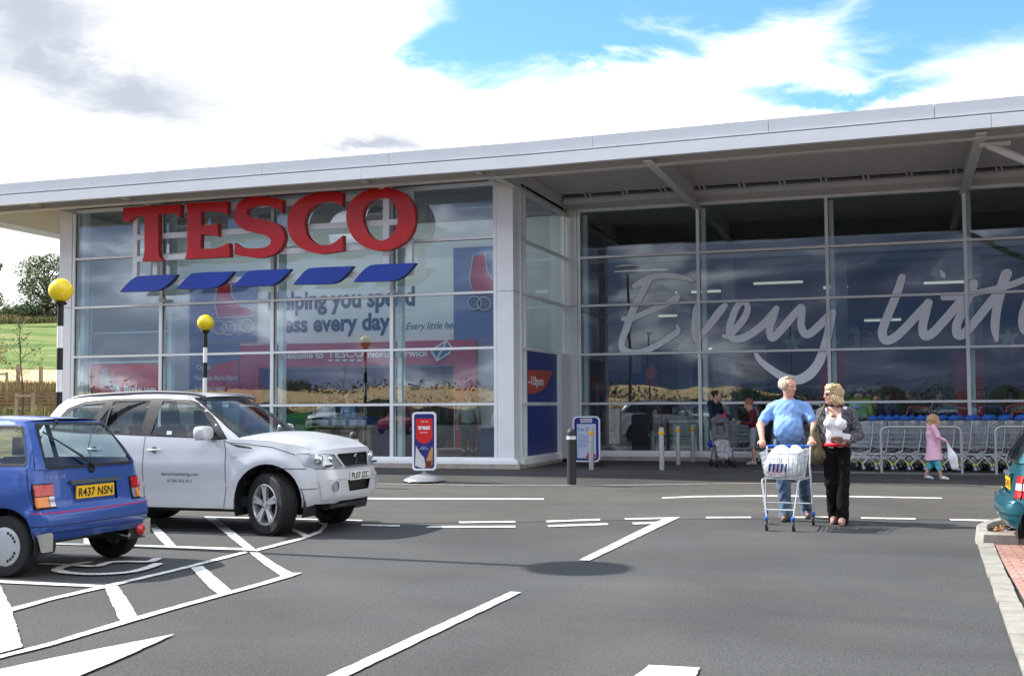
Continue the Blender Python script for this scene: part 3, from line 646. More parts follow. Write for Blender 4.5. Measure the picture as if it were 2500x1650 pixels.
# return wall between the two shopfronts
XW = -7.83
b = MB()
for y in (24.24, 24.55, 27.75, 27.99): b.box(XW-.05, XW+.045, y-.03, y+.03, .26, 6.34)
for z in ZT: b.box(XW-.05, XW+.04, 24.2, 28.0, z-.03, z+.03)
w = P_(b, 'window', ALU); p = MB(); p.poly([(XW, 24.2, .31), (XW, 28, .31), (XW, 28, 6.28), (XW, 24.2, 6.28)]); p.build('pane', PANE, w, world=True)
BLUEP = mat('vinyl_blue', (.012, .032, .23), .35); REDP = mat('vinyl_red', (.55, .075, .04), .4); WHT = C(238, 240, 242, .5)
b = MB(); b.box(XW+.046, XW+.055, 24.6, 26.93, .34, 1.44); b.box(XW+.046, XW+.055, 24.6, 26.93, 1.52, 2.655)
def rw(a, c, d=.058): return (XW+d, 24.6+a, c)
q = [(0, 2.23), (1.98, 2.25), (1.66, 2.05), (1.35, 1.86), (.95, 1.76), (.5, 1.70), (0, 1.70)]
b.sheet(q, lambda a, c: rw(a, c), 1); b.text('-10pm', lambda a, c: rw(.03+a, 1.90+c, .061), w=1.15, h=.2, m=2, bold=.03)
P_(b, 'wall_poster', [BLUEP, REDP, WHT])
b = MB(); b.box(XW+.02, XW+.16, 26.97, 27.72, .10, 2.66); P_(b, 'door_pilaster', ALU)
b = MB(); b.box(XW-.06, XW+.09, 24.2, 26.95, .17, .29); b.box(-19.7, -7.72, YL-.16, YL+.1, .20, .262); b.box(-19.68, -7.75, YL-.12, YL+.1, .262, .30); b.box(-7.78, 10.6, YR-.12, YR+.1, .20, .30); P_(b, 'sill', ALU)
b = MB(); x = -19.75
while x < -7.7:
    x1 = min(x+.92, -7.66); b.box(x+.004, x1-.004, YL-.2, YL+.1, -.02, .198); x = x1
y = YL+.1
while y < 27.9: b.box(XW-.1, XW+.16, y+.004, min(y+.9, 27.95)-.004, -.02, .168); y += .9
b.box(-7.7, 10.6, YR-.14, YR+.1, -.02, .198); P_(b, 'plinth', PLINTH)
# canopy roof
def yf(X): return 22.10 if X < -7 else 22.10-.05*(X+7)
FX = [-22.45, -16.0, -10.62, -7.0, -4.6, 1.42, 7.5, 13.5]
for a, c in zip(FX, FX[1:]):
    if a == -7.0: pass
for (z0, z1, d, m_, nm, cuts) in ((6.205, 6.44, 0.0, ALU2, 'fascia_panel', [-22.45, -10.62, 1.62, 13.5]), (6.475, 6.72, .035, ALU3, 'fascia_capping', [-22.45, -17.4, -13.0, -10.0, -5.6, -2.2, .7, 5.0, 9.5, 13.5])):
    for a, c in zip(cuts, cuts[1:]):
        b = MB(); xs_ = [a]+([-7.0] if a < -7 < c else [])+[c]
        for p, q in zip(xs_, xs_[1:]):
            e = .004; b.add([(p+e*(p == a), yf(p)+d, z0), (q-e*(q == c), yf(q)+d, z0), (q-e*(q == c), yf(q)+d, z1), (p+e*(p == a), yf(p)+d, z1), (p+e, yf(p)+d+.12, z0), (q-e, yf(q)+d+.12, z0), (q-e, yf(q)+d+.12, z1), (p+e, yf(p)+d+.12, z1)],
                           [(0, 1, 2, 3), (0, 4, 5, 1), (3, 2, 6, 7), (0, 3, 7, 4), (1, 5, 6, 2)])
        P_(b, nm, m_)
b = MB(); b.box(-22.45, -22.33, 22.15, 50, 6.205, 6.72); P_(b, 'fascia_panel', ALU2)
b = MB()   # back upstand behind both fascia bands and the roof deck on top
b.add([(-22.3, 22.20, 6.44), (-7, 22.20, 6.44), (13.5, 21.2, 6.44), (13.5, 21.2, 6.475), (-7, 22.20, 6.475), (-22.3, 22.20, 6.475)], [(0, 1, 4, 5), (1, 2, 3, 4)], 1)
b.poly([(-22.4, 22.25, 6.70), (-7, 22.25, 6.70), (13.5, 21.25, 6.70), (13.5, 50, 6.70), (-22.4, 50, 6.70)]); P_(b, 'roof', [ALU3, C(95, 100, 106, .7)])
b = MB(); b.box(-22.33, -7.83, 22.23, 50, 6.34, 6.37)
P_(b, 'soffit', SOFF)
b = MB(); zz = 6.60; n_ = 30      # ribbed metal deck over the recess
for i in range(n_*2):
    y0 = 22.3+i*.115; y1 = y0+.115; z0 = zz+(.0 if i % 2 else .03); z1 = zz+(.03 if i % 2 else 0)
    if y0 > 27.4: break
    b.poly([(-7.8, y0, z0), (13.5, y0, z0), (13.5, y0+.06, z0), (-7.8, y0+.06, z0)]); b.poly([(-7.8, y0+.06, z0), (13.5, y0+.06, z0), (13.5, y1, z1), (-7.8, y1, z1)])
b.poly([(-7.8, 22.2, 6.605), (13.5, 21.2, 6.605), (13.5, 22.32, 6.605), (-7.8, 22.32, 6.605)])
P_(b, 'deck', mat('ribbed_deck', (.55, .51, .475), .55))
b = MB(); b.box(-7.8, 13.5, 27.32, 28.0, 6.66, 6.69); P_(b, 'deck_gap', DARKGAP)  # dark strip drawn for the open gap, its shade put into the colour
b = MB()     # edge beam with bottom flange
b.add([(-22.3, 22.62, 6.14), (-7, 22.62, 6.14), (13.5, 21.62, 6.14), (13.5, 21.62, 6.6), (-7, 22.62, 6.6), (-22.3, 22.62, 6.6)], [(0, 1, 4, 5), (1, 2, 3, 4)])
b.add([(-22.3, 22.52, 6.13), (-7, 22.52, 6.13), (13.5, 21.52, 6.13), (13.5, 21.74, 6.13), (-7, 22.74, 6.13), (-22.3, 22.74, 6.13)], [(0, 1, 4, 5), (1, 2, 3, 4)])
b.add([(-22.3, 22.52, 6.145), (-7, 22.52, 6.145), (13.5, 21.52, 6.145), (13.5, 21.52, 6.13), (-7, 22.52, 6.13), (-22.3, 22.52, 6.13)], [(0, 1, 4, 5), (1, 2, 3, 4)])
P_(b, 'edge_beam', STEELW)
for x in (-19.2, -16.68, -10.68, -8.1):
    b = MB(); b.add([(x-.05, 22.14, 6.2), (x-.05, 22.14, 6.34), (x-.05, 23.8, 6.34), (x-.05, 23.8, 6.20), (x+.05, 22.14, 6.2), (x+.05, 22.14, 6.34), (x+.05, 23.8, 6.34), (x+.05, 23.8, 6.20)], [(0, 1, 2, 3), (7, 6, 5, 4), (0, 3, 7, 4), (3, 2, 6, 7)]); P_(b, 'roof_bracket', STEELW)
for x in (-4.53, 1.47, 7.47):
    b = MB(); y0 = yf(x)+.45
    b.box(x-.012, x+.012, y0, YR+.02, 6.16, 6.62); b.box(x-.09, x+.09, y0-.3, YR+.02, 6.14, 6.165); P_(b, 'rafter', STEELW)
b = MB(); b.box(-7.83, -7.79, 22.6, 28.0, 6.14, 6.62); b.box(-7.87, -7.70, 22.6, 28.0, 6.12, 6.14); P_(b, 'rafter', STEELW)
b = MB(); b.tube([(-7.75, 27.62, 6.47), (13.5, 27.62, 6.47)], .10, 10); P_(b, 'eaves_tube', STEELW, smooth=True)
b = MB(); b.box(-7.78, 13.5, 27.93, 28.0, 6.31, 6.70); b.box(-7.78, 13.5, 27.90, 28.0, 6.30, 6.325, 0); P_(b, 'eaves_panel', STEELW)
for i in range(22):
    b = MB(); x = -7.2+i*.93
    for dx in (0, .11): b.bar((x+dx, 27.30, 6.655), (x+dx+.05, 27.60, 6.50), .03, .05)
    P_(b, 'hanger_strut', STEELW)
b = MB(); b.tube([(1.62, 22.62, 6.10), (6.6, 22.4, 3.4)], .075, 12); b.tube([(6.6, 22.4, 0), (6.6, 22.4, 6.15)], .12, 12); b.box(1.48, 2.0, 22.55, 22.7, 6.06, 6.13); P_(b, 'brace', STEELW, smooth=False)
b = MB(); b.box(-7.0, -6.9, 22.1, 22.2, 0, 0.0001)
# side, back walls, floor, ceiling
b = MB(); b.box(-19.6, -19.5, 24.2, 50, 0, 6.34); b.box(-22.3, 13.6, 49.9, 50, 0, 6.6); b.box(13.45, 13.55, 28.1, 50, 0, 6.6); P_(b, 'wall', C(196, 200, 202, .8))
b = MB(); b.box(-19.5, 13.45, 24.0, 49.9, .0, .09); P_(b, 'floor', mat('shop_floor', (.20, .20, .19), .25, noise=(.5, .1)))
b = MB(); b.box(-19.5, 13.45, 28.6, 49.9, 5.35, 5.4); b.box(-19.5, -7.9, 24.0, 28.62, 6.285, 6.3); b.box(-7.9, 13.45, 28.1, 30.4, 6.25, 6.3); P_(b, 'ceiling', mat('shop_ceiling', (.30, .32, .33), .7))

# ---- wall sign: five red letters over five blue slanted bars on a white steel frame
SG = thing('shop_sign', 'big red serif letters on a white steel frame above five blue slanted bars', 'sign', (-14, 23.45, 4.3))
def c1(x, y): return 150+x/4.32, 440+y/4.32
def c2(x, y): return 650+x/3.6554, 420+y/3.6554
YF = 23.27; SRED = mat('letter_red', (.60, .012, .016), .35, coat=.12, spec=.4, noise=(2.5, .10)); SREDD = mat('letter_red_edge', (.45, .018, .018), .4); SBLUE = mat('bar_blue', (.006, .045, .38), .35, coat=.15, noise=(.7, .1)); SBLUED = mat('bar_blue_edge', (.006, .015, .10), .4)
def PF(p, d): q = PY(p[0], p[1], YF); return (q[0], YF+d, q[2])
def solid(name, outer, holes, t, mats, rnd_=True):
    b = MB(); loops = [outer]+holes
    F = [[PF(p, 0) for p in l] for l in loops]; B = [[(x, YF+t, z) for x, y, z in l] for l in F]
    tri = geometry.tessellate_polygon([[Vector((x, z, 0)) for x, y, z in l] for l in F]); fl = [p for l in F for p in l]; bl = [p for l in B for p in l]
    # bevelled rim: face set forward a little
    b.add(fl, tri, 0); b.add(bl, [q[::-1] for q in tri], 1)
    for f, k in zip(F, B):
        n = len(f); b.add(f+k, [(i, (i+1) % n, n+(i+1) % n, n+i) for i in range(n)], 1)
    return b.build(name, mats, SG, world=True)
def curve(pts, sharp):
    """smooth closed outline, keeping the listed corner indices sharp"""
    out = []; n = len(pts); idx = sorted(sharp) or [0]
    if not sharp: return [tuple(p) for p in smooth_path(pts, 4, True)]
    for a, c in zip(idx, idx[1:]+[idx[0]+n]):
        seg = [pts[i % n] for i in range(a, c+1)]
        out += [tuple(p) for p in (smooth_path(seg, 4)[:-1] if len(seg) > 2 else seg[:1])]
    return out
T = [(650, 290), (1255, 255), (1250, 396), (1210, 362), (1130, 350), (1022, 356), (1019, 740), (1030, 800), (1066, 847), (850, 853), (868, 800), (875, 740), (873, 376), (815, 374), (750, 398), (697, 437), (650, 432)]
E_ = [(1310, 247), (1750, 222), (1748, 363), (1690, 341), (1600, 330), (1470, 331), (1470, 472), (1560, 472), (1648, 455), (1648, 595), (1570, 574), (1468, 573), (1465, 722), (1570, 722), (1660, 708), (1770, 662), (1774, 808), (1300, 830), (1322, 760), (1325, 640), (1324, 330)]
S_ = [(2330, 208), (2328, 343), (2285, 306), (2200, 278), (2100, 265), (2020, 280), (1965, 310), (1950, 345), (1968, 372), (2030, 398), (2130, 420), (2250, 450), (2315, 495), (2348, 560), (2348, 640), (2310, 720), (2240, 778), (2150, 810), (2050, 817), (1930, 800), (1825, 782), (1825, 660), (1880, 695), (1960, 716), (2060, 720), (2150, 705), (2200, 672), (2206, 630), (2172, 592), (2110, 570), (1990, 543), (1900, 508), (1840, 450), (1820, 390), (1828, 310), (1870, 236), (1940, 190), (2040, 172), (2150, 175), (2250, 190)]
C_ = [(680, 182), (679, 310), (640, 283), (590, 266), (520, 266), (450, 287), (390, 332), (352, 400), (342, 475), (360, 556), (410, 618), (480, 650), (560, 650), (630, 612), (684, 565), (684, 702), (600, 716), (500, 728), (400, 715), (300, 672), (222, 590), (190, 490), (194, 395), (236, 302), (320, 230), (430, 190), (550, 178)]
O_ = [(1075, 140), (1195, 172), (1285, 245), (1328, 355), (1322, 480), (1272, 588), (1180, 662), (1075, 698), (960, 697), (850, 652), (765, 572), (720, 462), (715, 370), (748, 272), (830, 195), (945, 150)]
OI = [(1060, 228), (1130, 268), (1168, 350), (1170, 450), (1130, 548), (1060, 605), (990, 606), (920, 560), (872, 470), (862, 380), (888, 300), (960, 242)]
for pts, sh, f, hl in ((T, (0, 1, 2, 5, 6, 8, 9, 11, 12, 15, 16), c1, []), (E_, (0, 1, 2, 5, 6, 8, 9, 11, 12, 15, 16, 17), c1, []), (S_, (0, 1, 20, 21), c1, []), (C_, (0, 1, 14, 15), c2, []), (O_, (), c2, [OI])):
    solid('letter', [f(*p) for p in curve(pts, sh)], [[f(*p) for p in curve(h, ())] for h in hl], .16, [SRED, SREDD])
for f, pts in ((c1, [(615, 1177), (690, 1092), (760, 1035), (850, 1009), (1216, 994), (1160, 1065), (1100, 1115), (1035, 1152), (950, 1167)]), (c1, [(1208, 1147), (1290, 1058), (1360, 1000), (1445, 975), (1815, 962), (1750, 1040), (1690, 1095), (1630, 1124), (1550, 1138)]),
               (c1, [(1808, 1124), (1890, 1035), (1960, 972), (2040, 951), (2421, 935), (2350, 1010), (2290, 1070), (2225, 1105), (2150, 1114)]), (c2, [(240, 1003), (305, 925), (360, 873), (440, 853), (776, 840), (720, 905), (665, 960), (610, 988), (540, 998)]), (c2, [(778, 979), (845, 898), (905, 846), (985, 824), (1336, 812), (1280, 878), (1225, 930), (1165, 960), (1095, 972)])):
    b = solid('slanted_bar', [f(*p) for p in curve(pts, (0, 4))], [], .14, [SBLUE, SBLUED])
SGF = C(226, 231, 238, .4)
b = MB()
def fx(px): return PY(px, 600, 23.48)[0]
def fz(px, py): return PY(px, py, 23.48)[2]
for px, t, bo, w in ((332, 532, 690, .12), (381, 482, 672, .12), (944, 442, 650, .15), (1001, 469, 672, .13)):
    x = fx(px); b.box(x-w/2, x+w/2, 23.44, 23.56, fz(px, bo), fz(px, t))
xa, xb = fx(334), fx(998)
for pxy in ((995, 476), (996, 541), (996, 598), (1000, 664)):
    z = fz(*pxy); b.box(xa, xb, 23.435, 23.50, z-.065, z+.065)
for x, zt in ((fx(381), 6.34), (fx(945), 6.34)):
    b.box(x-.05, x+.05, 23.46, 23.54, fz(945, 452), zt); b.tube([(x-.09, 23.5, 6.06), (x+.09, 23.5, 6.06)], .045, 8)
for x in (fx(381), fx(945)):
    for z in (2.75+1.2, 5.0): b.box(x-.04, x+.04, 23.56, YL-.03, z, z+.08)
b.build('frame', SGF, SG, world=True)

# ---- white vinyl handwriting on the set-back glass
VIN = mat('white_vinyl', (.92, .96, 1.0), .6); VINE = mat('vinyl_edge', (.05, .06, .08), .6)
def cA(x, y): return 1500+x/4.752, 640+y/4.752
def cB(x, y): return 2000+x/4.752, 600+y/4.752
ST = [(cA, [(235, 275, 60), (340, 215, 78), (480, 165, 66), (640, 158, 62), (780, 178, 56), (870, 198, 44), (920, 216, 18)]),
      (cA, [(400, 200, 84), (330, 330, 84), (260, 460, 84), (190, 610, 84), (140, 760, 80), (88, 900, 74), (85, 985, 76), (125, 1030, 78), (210, 1048, 66), (330, 1035, 64), (470, 975, 66), (600, 895, 68), (700, 830, 68), (735, 790, 60), (722, 722, 14)]),
      (cA, [(100, 655, 54), (190, 655, 62), (330, 600, 66), (480, 535, 68), (620, 475, 72), (725, 410, 76)]),
      (cA, [(985, 450, 50), (955, 540, 78), (940, 680, 84), (935, 820, 82), (955, 920, 60), (985, 870, 60), (1050, 790, 76), (1140, 680, 82), (1230, 560, 82), (1285, 500, 58)]),
      (cA, [(1262, 855, 40), (1330, 850, 66), (1430, 745, 78), (1520, 620, 78), (1545, 510, 62), (1490, 460, 62), (1420, 520, 70), (1365, 650, 76), (1330, 800, 76), (1370, 885, 72), (1470, 885, 82), (1600, 820, 82), (1740, 710, 84), (1830, 610, 84), (1880, 535, 62)]),
      (cA, [(1872, 545, 70), (1830, 660, 84), (1800, 780, 76), (1828, 880, 76), (1920, 800, 84), (2040, 660, 84), (2165, 520, 72), (2172, 600, 76), (2165, 730, 78), (2200, 820, 80), (2260, 830, 84), (2370, 740, 84), (2470, 640, 84), (2530, 575, 70)]),
      (cA, [(2530, 590, 70), (2500, 720, 84), (2470, 870, 86), (2420, 1040, 92), (2360, 1180, 98), (2260, 1300, 104), (2120, 1365, 96), (1960, 1330, 84), (1800, 1230, 72), (1690, 1140, 62), (1640, 1060, 46)]),
      (cB, [(960, 365, 72), (920, 500, 84), (850, 680, 84), (780, 850, 86), (732, 1000, 90), (770, 1095, 90), (880, 1060, 86), (1010, 940, 84), (1150, 790, 86), (1270, 660, 76)]),
      (cB, [(1265, 660, 80), (1230, 800, 84), (1200, 940, 84), (1225, 1045, 90), (1310, 1015, 88), (1440, 880, 86), (1580, 720, 88), (1720, 560, 90), (1790, 440, 92)]),
      (cB, [(1405, 290, 26), (1435, 335, 56), (1450, 362, 30)]),
      (cB, [(1790, 450, 90), (1730, 600, 86), (1680, 740, 84), (1600, 900, 84), (1605, 1030, 88), (1690, 1010, 90), (1830, 850, 84), (1960, 690, 84), (2080, 540, 92), (2180, 320, 92)]),
      (cB, [(2165, 330, 96), (2120, 480, 100), (2080, 640, 84), (2050, 800, 84), (2040, 960, 80), (2058, 1090, 40)]),
      (cB, [(1440, 600, 56), (1600, 595, 60), (1760, 560, 64), (1930, 525, 62), (2100, 490, 64), (2260, 440, 64), (2400, 385, 64), (2600, 320, 60)]),
      (cB, [(2560, 330, 80), (2480, 520, 84), (2400, 700, 84), (2360, 870, 84), (2400, 990, 88), (2500, 960, 88), (2640, 820, 84), (2760, 640, 84), (2740, 520, 60), (2680, 640, 70), (2650, 840, 84), (2700, 990, 84), (2820, 940, 80), (2950, 820, 60)])]
for si, (f, st) in enumerate(ST):
    pts = [PY(*f(x, y), YR-.01) for x, y, w in st]; ws = [w/4.752/F_PX*29.4*1.04 for x, y, w in st]
    for grow, yo, m_, nm in ((.018, YR+.012, VINE, 'lettering_edge'), (0, YR+.006, VIN, 'lettering')):
        vs, fs = ribbon([(p[0], p[2]) for p in pts], [w+grow for w in ws], 7)
        b = MB(); nv = len(vs); b.add([(x, yo-.00045*si-(.0008*qi/nv if qi < nv-18 else (0 if qi < nv-9 else .0008)), z) for qi, (x, z) in enumerate(vs)], fs)
        o = b.build(nm, m_, S, world=True)
# ================================================================= INSIDE THE SHOP (seen through the glass)
def panel(b, Y, pts, m=0, d=.0): b.poly([(lambda q: (q[0], Y-d, q[2]))(PY(x, y, Y)) for x, y in pts], m)
PALE = mat('interior_white', (.72, .78, .82), .6); DKB = mat('shop_dark', (.035, .045, .06), .6); PORT = mat('portal_red', (.50, .05, .06), .5); TEAL = mat('inner_column', (.74, .84, .84), .45)
b = MB(); YI = 28.55
x0, x1 = PY(628, 950, YI)[0], PY(1108, 950, YI)[0]; zt = PY(870, 898, YI)[2]
b.box(-19.5, x0, YI, YI+.1, .09, 5.35); b.box(x0, x1, YI, YI+.1, zt, 5.35); b.box(x1, -7.9, YI, YI+.1, .09, 5.35); b.box(-19.5, -7.9, YI, YI+.1, 5.35, 6.29)
o = b.build('partition', PALE, S, world=True)
for i, x in enumerate(XL[:-1]): b = MB(); b.box(x+.05, x+.16, YL+.16, YL+.34, .1, 6.28); b.build('inner_column', TEAL, S, world=True)
for i, x in enumerate(XR[:-1]): b = MB(); b.box(x+.05, x+.15, YR+.16, YR+.34, .1, 6.2); b.build('inner_column', TEAL, S, world=True)
# red entrance portal with welcome text
T1 = thing('entrance_portal', 'red entrance portal inside the shop with white welcome text', 'portal', (PY(860, 950, YI)[0], YI-.2, .09)); b = MB(); Yp = YI-.25
xa, xb = PY(585, 950, Yp)[0], PY(1160, 950, Yp)[0]; xi, xj = PY(630, 950, Yp)[0], PY(1110, 950, Yp)[0]; z0, z1 = PY(870, 893, Yp)[2], PY(870, 836, Yp)[2]
b.box(xa, xi, Yp, YI-.01, .09, z1); b.box(xj, xb, Yp, YI-.01, .09, z1); b.box(xi, xj, Yp, YI-.01, z0, z1); b.build('portal_frame', PORT, T1, world=True)
def tx(b, s, px, py, pw, ph, Y, m=0, bold=.02, shear=0.0, d=.012, al='l'):
    q = PY(px, py, Y); k = PY(px+pw, py, Y); hh_ = PY(px, py-ph, Y)
    b.text(s, lambda a, c: (q[0]+a, Y-d, q[2]+c), w=(k[0]-q[0]) if al == 'l' else None, h=hh_[2]-q[2], m=m, bold=bold, shear=shear, align='l')
b = MB(); tx(b, 'Welcome to', 678, 876, 112, 16, Yp, bold=.03); tx(b, 'TESCO', 800, 873, 88, 18, Yp, bold=.02); tx(b, 'North Berwick', 898, 872, 148, 17, Yp, bold=.03)
for i in range(5):
    x = 800+i*17.5; q = [PY(x+dx, 882+dy, Yp) for dx, dy in ((0, 0), (11, 0), (15, -5), (4, -5))]; b.poly([(p[0], Yp-.012, p[2]) for p in q])
fl = [(1053, 856), (1092, 832), (1104, 850), (1098, 862), (1068, 881)]
P3 = [PY(x, y, Yp) for x, y in fl+[fl[0]]]; b.tube([(p[0], Yp-.015, p[2]) for p in P3], .03, 5)
for a, c in (((1092, 832), (1066, 880)), ((1053, 856), (1100, 853))):
    p, q = PY(*a, Yp), PY(*c, Yp); b.tube([(p[0], Yp-.015, p[2]), (q[0], Yp-.015, q[2])], .03, 5)
b.build('lettering', WHT, T1, world=True)
b = MB(); panel(b, Yp, fl, 0, .008); b.build('flag_panel', C(70, 120, 170), T1, world=True)
# slogan banner above the portal
T2 = thing('slogan_banner', 'large pale banner with grey slogan above the red portal', 'banner', (PY(860, 800, YI)[0], YI-.02, PY(860, 800, YI)[2]))
b = MB(); panel(b, YI, [(640, 640), (1130, 628), (1130, 838), (640, 838)], 0, .02); b.build('banner_panel', mat('banner_pale', (.80, .87, .92), .6), T2, world=True)
b = MB(); tx(b, 'Helping you spend', 656, 757, 358, 44, YI, bold=.035, d=.03); tx(b, 'less every day', 686, 811, 268, 40, YI, bold=.035, d=.03); b.build('lettering', C(72, 86, 104), T2, world=True)
b = MB(); tx(b, 'Every little helps', 992, 805, 138, 18, YI, bold=0, shear=.35, d=.03); b.build('lettering', C(60, 80, 104), T2, world=True)
def gfx(name, label, cat, x, y, w, h, Y, base, shapes, texts=(), frame=None, group=None):
    """flat graphic panel: shapes in 0..1 coordinates of the panel"""
    p = PY(x, y+h, Y); q = PY(x+w, y, Y); W_, H_ = q[0]-p[0], q[2]-p[2]
    t = thing(name, label, cat, (p[0], Y, p[2]), group=group)
    b = MB(); b.box(0, W_, 0, .02, 0, H_); b.build('panel', base, t)
    for k, (mm, pts) in enumerate(shapes): b = MB(); b.sheet([(a*W_, c*H_) for a, c in pts], lambda a, c, k=k: (a, -.006-.004*k, c)); b.build('print', mm, t)
    for k, (s, a, c, w_, h_, mm, bo) in enumerate(texts): b = MB(); b.text(s, lambda u, v: (a*W_+u, -.03, c*H_+v), w=w_*W_, h=h_*H_, bold=bo); b.build('lettering', mm, t)
    return t
ORG = C(214, 78, 40); SKR = C(170, 50, 60); SKG = C(88, 96, 112); NAVY = C(24, 40, 110); BLW = C(108, 126, 172)
def skate(b, ox, oy, s, Y):
    """plain roller skate graphic"""
    f = lambda a, c: (lambda q: (q[0], Y, q[2]))(PY(ox+a*s, oy+c*s, Y+.03))
    boot = [(30, 0), (62, -6), (66, 40), (80, 62), (118, 74), (122, 92), (30, 98), (20, 60)]
    b[0].sheet(boot, lambda a, c: f(a, c)); b[1].sheet([(24, 98), (124, 94), (120, 106), (28, 108)], lambda a, c: f(a, c))
    P0 = [f(a, c) for a, c in boot]; b[2].tube([(x, Y-.012, z) for x, y, z in P0], .028, 5, closed=True)
    for cx, cy in ((34, 122), (58, 124), (104, 118)):
        b[2].tube([(lambda q: (q[0], Y-.012, q[2]))(f(cx+17*cos(t*pi/8), cy+17*sin(t*pi/8))) for t in range(16)], .022, 5, closed=True)
        b[1].sheet([(cx+15*cos(t*pi/8), cy+15*sin(t*pi/8)) for t in range(16)], lambda a, c: f(a, c), 0, [[(cx+6*cos(t*pi/6), cy+6*sin(t*pi/6)) for t in range(12)]])
for lb, x, y, w, h, sx in (('blue wall panel with a red roller skate left of the red portal', 462, 660, 165, 176, 506), ('blue wall panel with a red roller skate right of the red portal', 1108, 600, 110, 240, 1128)):
    t = gfx('wall_panel', lb, 'wall panel', x, y, w, h, YI-.06, BLW, [], (), group='skate wall panels')
    bb = [MB(), MB(), MB()]; skate(bb, sx, y+24, .95, YI-.085); bb[0].build('print', SKR, t, world=True); bb[1].build('print', SKG, t, world=True); bb[2].build('outline', C(170, 180, 200), t, world=True)
b_ = gfx('wall_panel', 'blue and orange opening hours panel left of the red portal', 'wall panel', 462, 838, 122, 140, YI-.06, BLW, [(ORG, [(.1, .0), (.45, .62), (1, .72), (1, 0)])], (('Open', .15, .55, .30, .08, WHT, .03), ('Mon-Sat 8am-10pm', .12, .36, .86, .085, WHT, .02), ('Sun 9am-6pm', .12, .18, .62, .085, WHT, .02)))
gfx('window_poster', 'orange poster reading A little wa in the left bay', 'poster', 216, 887, 172, 86, 24.6, ORG, [(C(190, 60, 46), [(.22, .0), (.30, .55), (.42, .78), (.40, .2), (.48, 0)]), (C(178, 178, 176), [(.16, .48), (.2, .86), (.27, .93), (.30, .6), (.42, .35), (.36, .25)]), (C(50, 90, 140), [(0, 0), (.0, .36), (.14, .05), (.3, 0)])], (('A little wa', .38, .12, .60, .26, WHT, .035),))
b = MB(); p, q = PY(214, 886, 24.58), PY(390, 884, 24.58); b.box(p[0], q[0], 24.55, 24.6, p[2]-.015, p[2]+.02)
for yy in (812, 687, 605): z = PY(300, yy, 24.6)[2]; b.box(PY(222, yy, 24.6)[0], XL[1]-.1, 24.58, 24.62, z-.02, z+.02)
b.box(PY(222, 800, 24.6)[0]-.02, PY(222, 800, 24.6)[0]+.02, 24.58, 24.62, .3, 4.4); b.build('inner_rail', TEAL, S, world=True)
# dark sales floor behind, shelves with goods
rnd = random.Random(21)
GOODS = [C(130, 30, 36), C(34, 54, 110), C(140, 110, 40), C(130, 130, 130), C(30, 80, 46), C(140, 80, 36), C(80, 50, 40), C(90, 104, 120)]
def shelf(x, y, w, label, n=4):
    t = thing('shelf_unit', label, 'shelf', (x, y, .09), group='shelf units on the sales floor'); b = MB()
    b.box(0, w, .3, .36, 0, 1.9); b.box(0, .03, 0, .35, 0, 1.9); b.box(w-.03, w, 0, .35, 0, 1.9)
    for k in range(n+1): b.box(.03, w-.03, 0, .3, .1+k*.42, .13+k*.42)
    b.build('rack', C(120, 124, 130), t)
    g_ = MB()
    for k in range(n):
        u = .05
        while u < w-.12:
            ww = rnd.uniform(.07, .2); c = rnd.randrange(len(GOODS)); g_.box(u, u+ww*.94, .03, .25, .13+k*.42, .13+k*.42+rnd.uniform(.16, .34), c); u += ww
    g_.build('goods', GOODS, t)
for i, (x, y) in enumerate(((-16.6, 31.5), (-13.6, 31.2), (-10.7, 31.6), (-17.5, 34), (-13.9, 34), (-10.8, 34.5), (-6.6, 33), (-3.6, 33.5), (-.5, 33.2), (2.6, 33), (-5, 37), (-1, 37), (3, 37), (6, 34))): shelf(x, y, 2.7, 'shelf of mixed packets, '+('%s from the left, %s' % (ORD[[0, 1, 2, 0, 1, 2, 0, 1, 2, 3, 0, 1, 2, 4][i]], ['front row of the left wing', 'back row of the left wing', 'front row behind the handwriting', 'back row behind the handwriting'][[0, 0, 0, 1, 1, 1, 2, 2, 2, 2, 3, 3, 3, 2][i]])))
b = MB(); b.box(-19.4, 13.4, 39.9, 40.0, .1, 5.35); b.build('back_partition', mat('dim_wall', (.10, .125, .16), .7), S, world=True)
# ceiling lights
LM = mat('tube_light', (.9, .95, .85), .5, emit=(.93, 1, .86), es=.2)
for i, (px, py, pw, Y) in enumerate(((1655, 545-2, 170, 36), (1480+20, 661, 130, 33), (1760, 637, 155, 34), (1840, 693, 120, 38), (2240, 628, 165, 34), (2255, 692, 110, 38), (1575, 773, 90, 39), (2010, 703, 60, 38), (1650, 715, 110, 37.5), (2110, 783, 90, 39.4), (1730, 852, 60, 39.7))):
    p, q = PY(px, py, Y), PY(px+pw, py-4, Y); t = thing('ceiling_or_fill_light', 'pale tube light in the shop '+['above the E of the handwriting', 'left of the E crossbar', 'above the letters v and e', 'above the y', 'between the L and the dotted i', 'under the dot of the i', 'inside the bowl of the E', 'above the price board', 'between the E and the v', 'beneath the double t', 'behind the cream posters'][i], 'light', (p[0], Y, p[2]), group='tube lights inside the shop'); b = MB(); b.box(0, q[0]-p[0], -.04, .04, -.03, .04); b.build('diffuser', LM, t); b = MB(); b.box(.02, q[0]-p[0]-.02, -.05, .05, .041, .09); b.build('housing', C(190, 195, 195), t)
for y in (29.8, 31.5, 33.4): b = MB(); b.box(-7.7, 13.4, y, y+.12, 5.15, 5.3); b.build('ceiling_beam', C(170, 178, 180), S, world=True)
